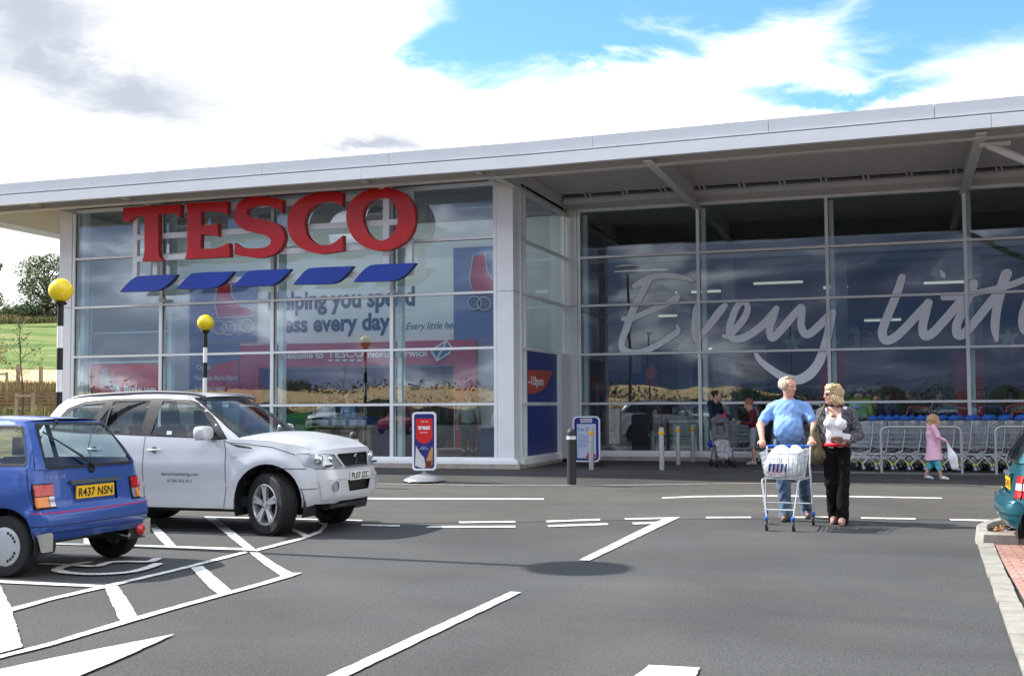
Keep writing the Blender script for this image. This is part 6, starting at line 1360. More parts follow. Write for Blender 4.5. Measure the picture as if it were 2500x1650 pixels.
# lamps with a flat disc head: one casts its round shadow into the picture, the others show in the glass
def disc_lamp(label, x, y, h):
    t = thing('street_lamp', label, 'street lamp', (x, y, 0), group='disc lamps of the car park'); b = MB(); b.lathe([(.11, 0), (.11, 1.0), (.065, 1.05), (.055, h-.35)], n=14, cap=False); b.build('pole', C(70, 72, 74, .5), t, angle=40)
    b = MB(); b.lathe([(0, h+.05), (.30, h+.03), (.47, h-.02), (.47, h-.04), (.2, h-.05), (.0, h-.05)], n=40); b.build('disc_head', C(196, 198, 196, .5), t, angle=40)
    b = MB(); b.lathe([(.12, h-.34), (.15, h-.20), (.15, h-.05)], n=16, cap=False); b.build('lantern', C(225, 228, 225, .3), t, smooth=True)
hL = 7.0; sh = hL/tan(SUN_EL); dx_, dy_ = SUN_DIR[0]*sh, SUN_DIR[1]*sh
disc_lamp('tall lamp post left of the view whose disc head casts the round shadow', -2.70-dx_, 10.07-dy_, hL)
for i, (x, y) in enumerate(((-16.7, -25), (-6.5, -20), (-27, -14), (4.5, -24), (-21, -30))): disc_lamp(['disc lamp mirrored behind the E of the handwriting', 'disc lamp mirrored behind the y of the handwriting', 'disc lamp mirrored in the left glass beside the slogan', 'disc lamp mirrored at the right edge of the glass', 'farthest disc lamp mirrored above the wheat field'][i], x, y, 6.7)
# shopping trolleys
WIRE = mat('zinc_wire', (.58, .63, .67), .35, metal=.4); TUBEM = mat('zinc_tube', (.64, .66, .69), .28, metal=.5); TBLUE = mat('handle_blue', (.010, .10, .42), .4); CAST = C(60, 62, 64, .6); TIRE = C(40, 40, 42, .7); COLR = C(200, 205, 60, .5)
def trolley(name, label, loc, rotz=0, group=None, tall=True, shallow=False, seat=True, blue_castor=False):
    """front towards +x, origin on the ground between the wheels"""
    t = thing(name, label, 'trolley', loc, rotz, group)
    if not shallow: zt0, zt1, zb0, zb1, x0, x1, xb0, xb1, w0, w1, wb0, wb1 = .99, .90, .46, .50, -.42, .46, -.34, .30, .27, .21, .22, .17
    else: zt0, zt1, zb0, zb1, x0, x1, xb0, xb1, w0, w1, wb0, wb1 = .895, .87, .575, .585, -.36, .38, -.28, .30, .245, .215, .20, .175
    def P(u, v, s_, ):   # u along, v height
        a = Vector((x0+(x1-x0)*u, (w0+(w1-w0)*u)*s_, zt0+(zt1-zt0)*u)); c = Vector((xb0+(xb1-xb0)*u, (wb0+(wb1-wb0)*u)*s_, zb0+(zb1-zb0)*u)); return c.lerp(a, v)
    b = MB(); nw = 17; r = .0033
    for s_ in (-1, 1):
        for i in range(nw+1): u = i/nw; b.tube([P(u, 0, s_), P(u, 1, s_)], r, 4, cap=False)
        for v in (.2, .4, .6, .8): b.tube([P(0, v, s_), P(1, v, s_)], r*1.1, 4, cap=False)
    for u in (0, 1):
        if u == 0 and not shallow: pass
        for i in range(9): k = -1+2*i/8; b.tube([P(u, 0, -1).lerp(P(u, 0, 1), (k+1)/2), P(u, 1, -1).lerp(P(u, 1, 1), (k+1)/2)], r, 4, cap=False)
        for v in (.2, .4, .6, .8): b.tube([P(u, v, -1), P(u, v, 1)], r, 4, cap=False)
    for i in range(9): b.tube([P(i/8, 0, -1), P(i/8, 0, 1)], r, 4, cap=False)
    for i in range(7): k = i/6; b.tube([P(0, 0, -1).lerp(P(0, 0, 1), k), P(1, 0, -1).lerp(P(1, 0, 1), k)], r, 4, cap=False)
    b.build('basket', WIRE, t)
    b = MB(); rim = [P(0, 1, -1), P(1, 1, -1), P(1, 1, 1), P(0, 1, 1)]; b.tube(rim, .006, 6, closed=True); b.tube([P(0, 0, -1), P(1, 0, -1), P(1, 0, 1), P(0, 0, 1)], .006, 6, closed=True)
    for s_ in (-1, 1):
        if not shallow:
            b.tube([(x0-.02, s_*.27, 1.0), (-.40, s_*.25, .62), (-.36, s_*.25, .40), (-.20, s_*.24, .33), (.38, s_*.20, .36), (.30, s_*.2, .40)], .011, 6)
            b.tube([(-.46, s_*.25, .15), (-.36, s_*.25, .26), (-.24, s_*.25, .33), (.10, s_*.22, .335)], .012, 6); b.tube([(.40, s_*.17, .14), (.28, s_*.18, .27), (.16, s_*.19, .33), (-.2, s_*.22, .34)], .012, 6)
        else:
            b.tube([(x0-.04, s_*.255, .93), (-.33, s_*.25, .72), (-.31, s_*.262, .57), (-.36, s_*.275, .15)], .011, 6); b.tube([(-.28, s_*.235, .565), (.26, s_*.21, .57), (.33, s_*.205, .55), (.40, s_*.15, .15)], .011, 6)
    if shallow: b.tube([(.385, -.16, .24), (.385, .16, .24)], .009, 6); b.tube([(-.345, -.275, .26), (-.345, .275, .26)], .009, 6)
    b.build('frame', TUBEM, t)
    b = MB(); xh, zh = x0-.05, zt0+(.045 if not shallow else .035)
    if tall: b.sell((xh+.02, 0, zh+.0), (.030, w0+.03, .022), .6, 12, 8); b.prism([(-.05, 0), (.11, -.01), (.10, .035), (.05, .075), (-.0, .08), (-.04, .05)], lambda a, c, d: (xh+.03+a, -w0-.01+d, zh-.01+c), .035); b.prism([(-.05, 0), (.11, -.01), (.10, .035), (.05, .075), (-.0, .08), (-.04, .05)], lambda a, c, d: (xh+.03+a, w0-.025+d, zh-.01+c), .035); b.prism([(-.02, -.035), (.12, -.03), (.10, .02), (.0, .02)], lambda a, c, d: (xh+.03+a, -w0+.03+d, zh-.01+c), 2*w0-.06)
    else: b.tube([(xh, -w0-.015, zh), (xh, w0+.015, zh)], .017, 10)
    b.build('handle', TBLUE, t, angle=50)
    if seat and not shallow: b = MB(); b.box(-.36, -.20, -.20, .20, .70, .715); b.box(xb0-.02, xb1-.05, -.2, .2, .338, .350); b.build('child_seat', C(150, 160, 170, .4, metal=.4), t)
    for cx, cy, in ((-.46 if not shallow else -.36, .25 if not shallow else .275), (.40, .17 if not shallow else .15)):
        for s_ in (-1, 1):
            e = bpy.data.objects.new('castor', None); COL.objects.link(e); e.location = (cx, s_*cy, 0); e.empty_display_size = .05; setparent(e, t)
            b = MB(); b.lathe([(.030, -.014), (.058, -.013), (.062, -.006), (.062, .006), (.058, .013), (.030, .014)], (-.02, 0, .062), 18, axis='y'); b.build('tyre', TIRE, e, angle=40)
            b = MB(); b.lathe([(0, -.016), (.030, -.015), (.030, .015), (0, .016)], (-.02, 0, .062), 12, axis='y'); b.bar((-.02, -.02, .06), (.0, -.02, .135), .006, .03); b.bar((-.02, .02, .06), (0, .02, .135), .006, .03); b.build('fork', TUBEM, e)
            b = MB(); b.lathe([(.024, .125), (.026, .15), (.018, .165)], n=12); b.build('collar', (TBLUE if blue_castor else COLR), e)
    return t
y0 = GP(2250, 1148)[1]
T0 = trolley('shopping_trolley', 'nested trolley at the left end of the row, behind the blonde woman', (-.95, 24.72, .1), pi, 'nested trolleys by the glass')
NT = 15
for i in range(1, NT): dup(T0, (-.95+i*.305, 24.72, .1), pi, ORD[i]+' trolley from the left in the near nested row behind the hoop rails', 'nested trolleys by the glass')
for i in range(NT): dup(T0, (-.80+i*.305, 25.55, .1), pi, ORD[i]+' trolley from the left in the rear nested row against the glass', 'nested trolleys by the glass, rear row')
TM = trolley('shopping_trolley', 'shallow trolley full of white carrier bags pushed by the man in the blue shirt', (-1.30, 14.0, 0), radians(-93), None, tall=False, shallow=True, blue_castor=True)
x, y, z = GP(1790, 1132); TB = trolley('shopping_trolley', 'trolley held by the boy in the maroon jumper beside the pushchair', (x+.12, y+.35, z), radians(-18), None, tall=False)
# ================================================================= PEOPLE
class SDF:
    def __init__(s, h): s.h = h; s.p = []
    def cone(s, a, b, ra, rb, k=.02, w=None, sq=1.0, sub=False, hard=False): s.p.append(('c', np.array(a, float), np.array(b, float), ra, rb, k, w, sq, sub)); return s
    def ell(s, c, r, k=.02, R=None, sub=False): s.p.append(('e', np.array(c, float), np.array(r, float), R, 0, k, None, 1, sub)); return s
    def mesh(s, noise=None, cut=None):
        lo = np.array([1e9]*3); hi = -lo
        for q in s.p:
            if q[8]: continue
            if q[0] == 'c': rr = max(q[3], q[4]); lo = np.minimum(lo, np.minimum(q[1], q[2])-rr); hi = np.maximum(hi, np.maximum(q[1], q[2])+rr)
            else: rr = max(q[2]); lo = np.minimum(lo, q[1]-rr); hi = np.maximum(hi, q[1]+rr)
        h = s.h; lo -= 4*h; hi += 4*h; n = np.ceil((hi-lo)/h).astype(int)+1
        F = np.full(n, .2, np.float32); ax = [lo[i]+h*np.arange(n[i]) for i in range(3)]
        for ty, a, b, ra, rb, k, w, sq, sub in s.p:
            m = .08
            if ty == 'c': l0 = np.minimum(a, b)-max(ra, rb)-m; h0 = np.maximum(a, b)+max(ra, rb)+m
            else: l0 = a-max(b)-m; h0 = a+max(b)+m
            i0 = np.clip(((l0-lo)/h).astype(int), 0, n-1); i1 = np.clip(np.ceil((h0-lo)/h).astype(int)+1, 1, n)
            X, Y, Z = np.meshgrid(*[ax[i][i0[i]:i1[i]] for i in range(3)], indexing='ij'); P = np.stack([X, Y, Z], -1)-a
            if ty == 'c':
                ba = b-a; t = np.clip((P@ba)/max(ba@ba, 1e-9), 0, 1); Q = P-t[..., None]*ba; r = ra+(rb-ra)*t
                if w is not None: w = np.array(w, float); w = w/np.linalg.norm(w); Q = Q+w*((Q@w)*(1/sq-1))[..., None]
                d = (np.linalg.norm(Q, axis=-1)-r)*min(1, sq)
            else:
                if ra is not None: P = P@np.array(ra)
                k0 = np.linalg.norm(P/b, axis=-1); k1 = np.linalg.norm(P/(b*b), axis=-1); d = k0*(k0-1)/np.maximum(k1, 1e-6)
                d = np.where(k0 < 1e-4, -min(b), d)
            S_ = tuple(slice(i0[i], i1[i]) for i in range(3)); f = F[S_]
            if sub: d = -d; hh = np.clip(.5-.5*(f-d)/k, 0, 1); F[S_] = f+(d-f)*hh+k*hh*(1-hh)
            else: hh = np.clip(.5+.5*(f-d)/k, 0, 1); F[S_] = f+(d-f)*hh-k*hh*(1-hh)
        if noise is not None:
            X, Y, Z = np.meshgrid(*ax, indexing='ij'); F += noise(X, Y, Z).astype(np.float32)
        if cut is not None:
            X, Y, Z = np.meshgrid(*ax, indexing='ij'); F = np.maximum(F, cut(X, Y, Z).astype(np.float32))
        I = F < 0; c = I[:-1, :-1, :-1]; corners = [(i, j, k_) for i in (0, 1) for j in (0, 1) for k_ in (0, 1)]
        sh = tuple(q-1 for q in n)
        def sl(o): return tuple(slice(o[i], o[i]+sh[i]) for i in range(3))
        cnt = sum(I[sl(o)].astype(np.int8) for o in corners); act = (cnt > 0) & (cnt < 8); idx = np.argwhere(act)
        if len(idx) == 0: return [], []
        vid = np.full(sh, -1, int); vid[act] = np.arange(len(idx))
        acc = np.zeros((len(idx), 3)); nn = np.zeros(len(idx))
        for o in corners:
            for d in range(3):
                if o[d]: continue
                o2 = list(o); o2[d] = 1; a = F[idx[:, 0]+o[0], idx[:, 1]+o[1], idx[:, 2]+o[2]]; b_ = F[idx[:, 0]+o2[0], idx[:, 1]+o2[1], idx[:, 2]+o2[2]]
                m_ = (a < 0) != (b_ < 0); t = np.where(m_, a/np.where(m_, a-b_, 1), 0)
                q = np.tile(np.array(o, float), (len(idx), 1)); q[:, d] += t; acc[m_] += q[m_]; nn[m_] += 1
        V = lo+(idx+acc/nn[:, None])*h; fs = []
        for d in range(3):
            u, v = (d+1) % 3, (d+2) % 3; e = np.zeros(3, int); e[d] = 1
            A = I[tuple(slice(0, n[i]-1) if i == d else slice(1, n[i]-1) for i in range(3))]; B = I[tuple(slice(1, n[i]) if i == d else slice(1, n[i]-1) for i in range(3))]
            for fl, m_ in ((False, A & ~B), (True, ~A & B)):
                g_ = np.argwhere(m_); g_[:, u] += 1; g_[:, v] += 1
                if len(g_) == 0: continue
                def vv(du, dv): w = g_.copy(); w[:, u] -= du; w[:, v] -= dv; return vid[w[:, 0], w[:, 1], w[:, 2]]
                q = np.stack([vv(1, 1), vv(0, 1), vv(0, 0), vv(1, 0)], 1)
                if fl: q = q[:, ::-1]
                fs.append(q)
        Q = np.concatenate(fs); return V, Q
    def build(s, name, m, parent, noise=None, cut=None):
        V, Q = s.mesh(noise, cut); me = bpy.data.meshes.new(name); me.from_pydata([tuple(v) for v in V], [], [tuple(int(i) for i in q) for q in Q]); me.materials.append(m); me.polygons.foreach_set('use_smooth', [True]*len(me.polygons)); me.update()
        o = bpy.data.objects.new(name, me); COL.objects.link(o); setparent(o, parent); return o
def rotz3(a, p=0.0): c, s_ = cos(a), sin(a); cp, sp = cos(p), sin(p); return np.array([[c, -s_, 0], [s_, c, 0], [0, 0, 1]])@np.array([[1, 0, 0], [0, cp, -sp], [0, sp, cp]])
def hand(S_, wr, d, n, L=.18, curl=.5, thumb=None, sc=1.0):
    """palm from the wrist along d with palm normal n; fingers curl towards n"""
    d = np.array(d, float); d /= np.linalg.norm(d); n = np.array(n, float); n -= d*(n@d); n /= np.linalg.norm(n); sd = np.cross(d, n); wr = np.array(wr, float); k = sc
    S_.cone(wr, wr+d*.07*k, .024*k, .030*k, .015, n, .55); pk = wr+d*.075*k
    for i, (o, l) in enumerate(((-.030, .070), (-.010, .080), (.010, .076), (.029, .060))):
        b0 = pk+sd*o*k; a1 = curl*.8+.05*i; d1 = d*cos(a1)+n*sin(a1); b1 = b0+d1*l*.45*k; a2 = a1+curl*1.3; d2 = d*cos(a2)+n*sin(a2); b2 = b1+d2*l*.32*k; a3 = a2+curl*.9; d3 = d*cos(a3)+n*sin(a3); b3 = b2+d3*l*.26*k
        S_.cone(b0-d*.02*k, b1, .0098*k, .0092*k, .004); S_.cone(b1, b2, .0092*k, .0085*k, .004); S_.cone(b2, b3, .0085*k, .0075*k, .004)
    s_ = 1 if thumb is None else thumb; t0 = wr+d*.025*k-sd*.022*k*s_; t1 = t0+(d*.6-sd*s_*.75+n*.25)*.035*k; t2 = t1+(d*.85-sd*s_*.2+n*.5)*.032*k
    S_.cone(t0, t1, .013*k, .0115*k, .006); S_.cone(t1, t2, .0115*k, .009*k, .004)
SKIN = mat('skin_fair', (.60, .34, .25), .5, noise=(30, .06)); SKINR = mat('skin_ruddy', (.60, .30, .21), .5, noise=(25, .08))
def person(label, loc, rotz, H, J, top, bottom, shoe, hair, hairc, skin=SKIN, h=.009, build=1.0, sleeve='short', belly=0, hy=0.0, hp=0.0, skirt=None, jacket=None, hands=True, fem=False, legw=1.0, group=None, flare=0.0, wrinkle=1.0, collar=None, child=False, headk=1.0):
    t = thing('person', label, 'person', loc, rotz, group); k = H/1.75; A = lambda *q: np.array(q, float)*1.0
    D = dict(pel=(0, 0, .955*k), wst=(0, 0, 1.08*k), chs=(0, .0, 1.30*k), nck=(0, .015*k, 1.47*k), hed=(0, -.012*k, 1.63*k),
             shL=(-.185*k*build, .01, 1.425*k), shR=(.185*k*build, .01, 1.425*k), elL=(-.25*k, .02, 1.14*k), elR=(.25*k, .02, 1.14*k), wrL=(-.26*k, -.06, .90*k), wrR=(.26*k, -.06, .90*k),
             hpL=(-.09*k, 0, .93*k), hpR=(.09*k, 0, .93*k), knL=(-.10*k, -.02, .50*k), knR=(.10*k, -.02, .50*k), anL=(-.10*k, .02, .085*k), anR=(.10*k, .02, .085*k), toL=None, toR=None, hdL=(0, -.1, -1), hdR=(0, -.1, -1), nL=(0, -.2, 0), nR=(0, -.2, 0), curl=.35)
    D.update(J); D = {a: (np.array(b, float) if isinstance(b, (tuple, list)) else b) for a, b in D.items()}
    for s_ in 'LR':
        if D['to'+s_] is None: D['to'+s_] = D['an'+s_]+A(0, -.17*k, -.055*k)
    bw = build; R_ = rotz3(hy, hp); hc = D['hed']; hk = k*headk
    if child: hk *= 1.12
    def hp_(x, y, z): return hc+R_@(A(x, y, z)*hk)
    # ---- body: one continuous skin
    B = SDF(h)
    def he(x, y, z, r, kk=.015, sub=False): B.ell(hp_(x, y, z), A(*r)*hk, kk, R_, sub)
    he(0, .018, .035, (.076, .096, .090)); he(0, -.012, -.035, (.062, .078, .088), .03); he(0, -.058, -.086, (.034, .026, .026), .03); he(0, -.045, .045, (.062, .04, .045), .02)
    B.cone(hp_(0, -.088, .012), hp_(0, -.112, -.024), .010*hk, .0145*hk, .010); he(-.013, -.098, -.027, (.010, .010, .008), .008); he(.013, -.098, -.027, (.010, .010, .008), .008)
    for s_ in (-1, 1):
        he(s_*.030, -.098, .012, (.019, .016, .013), .010, True); he(s_*.030, -.080, .031, (.024, .014, .008), .012); he(s_*.041, -.062, -.020, (.026, .022, .022), .02); he(s_*.078, .012, -.005, (.010, .020, .032), .008)
    he(0, -.088, -.056, (.024, .014, .007), .008); he(0, -.086, -.068, (.020, .013, .007), .008)
    B.cone(D['nck']+A(0, 0, -.04*k), hc+A(0, .02*k, -.06*k), .056*k*(.92 if fem else 1.05), .052*k*(.90 if fem else 1.0), .03)
    W_ = A(0, 1, 0)
    B.cone(D['pel'], D['wst'], .135*k*bw, .120*k*bw, .05, W_, .72); B.cone(D['wst'], D['chs'], .118*k*bw, .142*k*bw, .05, W_, .70); B.cone(D['chs'], D['nck']+A(0, 0, -.06*k), .135*k*bw, .07*k, .05, W_, .65)
    for s_ in 'LR':
        B.cone(D['sh'+s_], D['nck']+A(0, 0, -.03*k), .050*k, .045*k, .04); B.cone(D['sh'+s_], D['el'+s_], .050*k*bw, .041*k*bw, .03); B.cone(D['el'+s_], D['wr'+s_], .041*k*bw, .027*k, .02)
        B.cone(D['hp'+s_], D['kn'+s_], .082*k*bw, .055*k, .03); B.cone(D['kn'+s_]+A(0, .005, -.0), D['kn'+s_]*.62+D['an'+s_]*.38+A(0, .012*k, 0), .053*k, .054*k, .02); B.cone(D['kn'+s_]*.62+D['an'+s_]*.38+A(0, .012*k, 0), D['an'+s_], .054*k, .036*k, .02); B.cone(D['an'+s_]+A(0, .02*k, -.045*k), D['to'+s_]+A(0, 0, .01*k), .034*k, .026*k, .02)
        if hands: hand(B, D['wr'+s_], D['hd'+s_], D['n'+s_], curl=D['curl'], thumb=(1 if s_ == 'L' else -1), sc=k*(1.0 if not child else .95))
    body = B.build('body', skin, t)
    # eyes, lips
    for s_ in (-1, 1):
        e = MB(); e.ell(hp_(s_*.030, -.080, .011), A(.0135, .0135, .0095)*hk, 10, 8, mat3=Matrix(R_.tolist())); e.build('eye', C(225, 220, 214, .25), t, smooth=True)
        e = MB(); e.ell(hp_(s_*.030, -.0905, .011), A(.0058, .0045, .0062)*hk, 8, 6, mat3=Matrix(R_.tolist())); e.build('iris', C(50, 44, 40, .2), t, smooth=True)
        e = MB(); e.tube([hp_(s_*.014, -.0985, .030), hp_(s_*.030, -.0985, .035), hp_(s_*.046, -.088, .029)], .0035*hk, 5); e.build('eyebrow', hairc, t, smooth=True)
    e = MB(); e.ell(hp_(0, -.098, -.058), A(.022, .007, .0045)*hk, 10, 6, mat3=Matrix(R_.tolist())); e.build('lips', C(168, 84, 76, .5), t, smooth=True)
    # ---- shirt
    wr_ = lambda s1, a: (lambda X, Y, Z: a*wrinkle*(np.sin(X*38+Z*21+s1)*np.sin(Z*33-Y*27)+.6*np.sin(X*61-Z*47+s1*2)*np.sin(Y*52+1)))
    if top is not None:
        T_ = SDF(h); g = .014*k
        zt = D['pel']+(A(0, 0, -.02*k) if skirt is None else A(0, 0, 0))
        T_.cone(zt, D['wst'], .140*k*bw+g, .122*k*bw+g, .05, W_, .74); T_.cone(D['wst'], D['chs'], .122*k*bw+g, .145*k*bw+g, .06, W_, .72); T_.cone(D['chs'], D['nck']+A(0, 0, -.055*k), .138*k*bw+g, .068*k+g, .05, W_, .66)
        if belly: T_.ell(D['wst']+A(0, -.065*k-.02*belly, .02*k), A(.148+.02*belly, .12+.02*belly, .17)*k, .06)
        if fem:
            for s_ in (-1, 1): T_.ell(D['chs']+A(s_*.072, -.095, -.035)*k, A(.062, .055, .062)*k, .035)
        for s_ in 'LR':
            T_.cone(D['sh'+s_], D['nck']+A(0, 0, -.02*k), .054*k+g*.5, .056*k+g*.4, .03); e_ = D['el'+s_]; r1 = .052*k*bw+g*.4
            if sleeve == 'short': q = D['sh'+s_]*.30+e_*.70; T_.cone(D['sh'+s_], q, .050*k*bw+g*.3, .055*k*bw+g*.3, .025)
            elif sleeve == 'long': T_.cone(D['sh'+s_], e_, r1, .046*k*bw+g*.6, .03); T_.cone(e_, D['wr'+s_], .046*k*bw+g*.6, .033*k+g*.5, .015)
            elif sleeve == 'none': T_.cone(D['sh'+s_]*.6+D['nck']*.4, D['sh'+s_]*.7+D['nck']*.3, .05*k, .05*k, .02)
        if skirt is not None:
            q = A(0, 0, skirt*k); T_.cone(D['pel'], (D['pel'][0], D['pel'][1], skirt*k), .150*k*bw+g, (.165 if not child else .215)*k*bw+g, .04, W_, .8 if not child else 1.0)
        zc = D['nck'][2]-.012*k
        bot = (D['pel'][2]-(.075 if not fem else -.01)*k) if skirt is None else skirt*k
        def cut(X, Y, Z):
            nx_, ny_ = X-D['nck'][0], Y-D['nck'][1]-.01*k; rn_ = (.100 if fem else .064)*k; nk = np.maximum(np.minimum(rn_-np.sqrt(nx_**2+(ny_*(.75 if fem else 1))**2), Z-(D['nck'][2]-(.13 if fem else .07)*k)), Z-(D['nck'][2]+.03*k)); return np.maximum(nk, bot-Z+.006*np.sin(X*20))
        T_.build('shirt' if skirt is None else 'coat', top, t, wr_(1.3, .0035*k), cut)
        if collar is not None:
            c_ = MB()
            for s_ in (-1, 1): c_.add([D['nck']+A(s_*.062, .03, .03)*k, D['nck']+A(s_*.05, -.055, .0)*k, D['nck']+A(s_*.006, -.088, -.045)*k, D['nck']+A(s_*.052, -.098, -.065)*k, D['nck']+A(s_*.092, -.03, -.012)*k, D['nck']+A(s_*.055, .06, .04)*k, D['nck']+A(s_*.078, .05, .005)*k], [(0, 1, 4), (1, 2, 3), (1, 3, 4), (0, 4, 6), (0, 6, 5)])
            c_.build('collar', collar, t)
    # ---- trousers / shorts
    P = SDF(h); g = .012*k; lw = legw
    P.cone(D['pel']+A(0, 0, .045*k), D['pel']+A(0, .01*k, -.04*k), .132*k*bw+g, .138*k*bw+g, .04, W_, .76)
    fr_ = bottom[2] if len(bottom) > 2 else 1.0
    for s_ in 'LR':
        hp__, kn, an = D['hp'+s_], D['kn'+s_], D['an'+s_]
        P.cone(hp__, kn if fr_ > .5 else hp__+(kn-hp__)*fr_*2, (.088*k*bw+g)*lw, (.062*k+g+(0 if fr_ > .5 else .02*k))*lw, .03)
        if fr_ > .5: q = kn+(an+A(0, 0, -.03*k)-kn)*min(1, (fr_-.5)*2); P.cone(kn, q, (.060*k+g)*lw, (.048*k+g+flare)*lw, .02)
    top_z = D['pel'][2]+.055*k if skirt is None else skirt*k+.04
    fold = wr_(4.0, .004*k); zk = D['knL'][2]
    zmin = {s_: (D['an'+s_][2]-.055*k) for s_ in 'LR'}
    P.build(bottom[0], bottom[1], t, fold, lambda X, Y, Z: np.maximum(Z-top_z, (min(zmin.values())-.02)-Z))
    # ---- shoes
    for s_ in 'LR':
        Q = SDF(h*.85); an, to = D['an'+s_], D['to'+s_]; dr = (to-an)/np.linalg.norm(to-an)
        Q.cone(an+A(0, .025*k, -.04*k), an+(to-an)*.55+A(0, 0, -.004*k), .040*k, .040*k, .02); Q.cone(an+(to-an)*.5+A(0, 0, -.005*k), to+dr*.03*k+A(0, 0, .0), .040*k, .030*k, .02)
        sl_ = (to[2]-an[2])/max(1e-3, np.hypot(*(to-an)[:2]))
        Q.build('shoe', shoe, t)
    # ---- hair
    if hair:
        Hh = SDF(max(h*.9, .007)); X = lambda x, y, z, r, kk=.012, sub=False: Hh.ell(hp_(x, y, z), A(*r)*hk, kk, R_, sub)
        amp = .004
        if hair == 'receding':
            X(0, .045, .035, (.092, .092, .088)); X(.074, .0, .02, (.022, .048, .05)); X(-.074, .0, .02, (.022, .048, .05)); X(0, -.005, .11, (.055, .055, .02)); X(0, -.075, .075, (.075, .06, .07), .015, True); amp = .010
        elif hair == 'windswept':
            X(0, .030, .040, (.106, .112, .100)); X(.070, .015, -.05, (.042, .075, .085)); X(-.066, .020, -.045, (.040, .070, .080)); X(0, .07, -.06, (.085, .05, .075)); X(0, -.030, .085, (.080, .065, .045)); X(0, -.115, -.02, (.062, .062, .080), .015, True); amp = .012
            rn = random.Random(3)
            for i in range(16): a = rn.uniform(0, 2*pi); q = A(cos(a)*.05, sin(a)*.06, .098); Hh.cone(hp_(*q), hp_(*(q+A(rn.uniform(-.02, .05), rn.uniform(-.01, .05), rn.uniform(.015, .05)))), .018, .006, .022)
            for i in range(14): a = rn.uniform(-.3, pi+.3); q = A(cos(a)*.085, .02+sin(a)*.085, -.04); Hh.cone(hp_(*q), hp_(*(q+A(cos(a)*.02+.02, .02, -.06))), .022, .010, .02)
        elif hair == 'short':
            X(0, .025, .045, (.088, .105, .092)); X(0, -.075, .030, (.074, .050, .062), .012, True); amp = .005
        elif hair == 'bun':
            X(0, .030, .035, (.086, .103, .095)); X(0, .135, .05, (.045, .042, .045)); X(0, -.085, .0, (.072, .055, .085), .012, True); amp = .004
        elif hair == 'curly':
            X(0, .025, .035, (.100, .112, .105)); X(.05, .05, -.06, (.045, .06, .05)); X(-.05, .05, -.06, (.045, .06, .05)); X(0, -.105, -.01, (.070, .055, .085), .012, True); amp = .013
        Hh.build('hair', hairc, t, lambda X_, Y_, Z_: (lambda th: amp*.45*np.sin(th*26+Z_*55)+amp*.35*np.sin(th*47-Z_*30+1)+amp*.35*np.sin(X_*70+Z_*40)*np.sin(Y_*60-Z_*50))(np.arctan2(Y_-hc[1], X_-hc[0])))
    return t, D, hp_, k
def hairmat(n, c, c2):
    mt = mat(n, c, .6, noise=(60, .4)); return mt
# man in the blue polo shirt
POLO = mat('polo_blue', (.20, .36, .70), .85, noise=(5, .05)); JEAN = mat('denim', (.075, .125, .20), .85, noise=(9, .4))
MX, MY = -1.33, 14.95
man, D, hp_, k = person('grey haired man in a light blue polo shirt and jeans pushing the trolley, looking aside', (MX, MY, 0), 0, 1.77,
    dict(pel=(.03, .0, .96), wst=(.01, -.02, 1.10), chs=(0, -.01, 1.32), nck=(0, .0, 1.48), hed=(.015, -.03, 1.645), shL=(-.200, .01, 1.388), shR=(.215, .01, 1.388), elL=(-.325, -.12, 1.17), elR=(.325, -.10, 1.17),
         wrL=(-.275, -.40, 1.005), wrR=(.315, -.40, 1.005), hdL=(.15, -1, -.45), hdR=(-.15, -1, -.45), nL=(.1, -.5, -1), nR=(-.1, -.5, -1), curl=.62, hpL=(-.06, 0, .93), hpR=(.13, 0, .93), knL=(-.06, -.10, .50), knR=(.16, .10, .50), anL=(-.035, -.10, .085), anR=(.19, .36, .115), toL=(-.05, -.27, .03), toR=(.20, .20, .035)),
    POLO, ('jeans', JEAN, 1.0), C(70, 52, 50, .6), 'receding', mat('grey_hair', (.46, .38, .30), .7, noise=(60, .4)), SKINR, h=.0080, build=1.12, belly=1.3, hy=radians(48), hp=radians(4), legw=1.10, flare=.012, collar=POLO, wrinkle=1.7)
b = MB(); P_b = [(D['wst'][0]+.165*cos(a)*k, D['wst'][1]+.005+.128*sin(a)*k, 1.018) for a in np.linspace(0, 2*pi, 25)[:-1]]; b.tube(P_b, .016, 6, closed=True); b.build('belt', C(24, 26, 34, .5), man, smooth=True)
b = MB(); nk_ = D['nck']; b.tube([(nk_[0]+.073*cos(a), nk_[1]+.002+.066*sin(a)-.012, nk_[2]+.004+.026*sin(a)) for a in np.linspace(0, 2*pi, 25)[:-1]], .014, 7, closed=True); b.build('collar_band', mat('polo_collar', (.24, .42, .78), .85), man, smooth=True)
b = MB(); b.box(.008, .02, -.165, -.155, 1.27, 1.40); b.build('button_placket', C(190, 206, 236, .8), man)
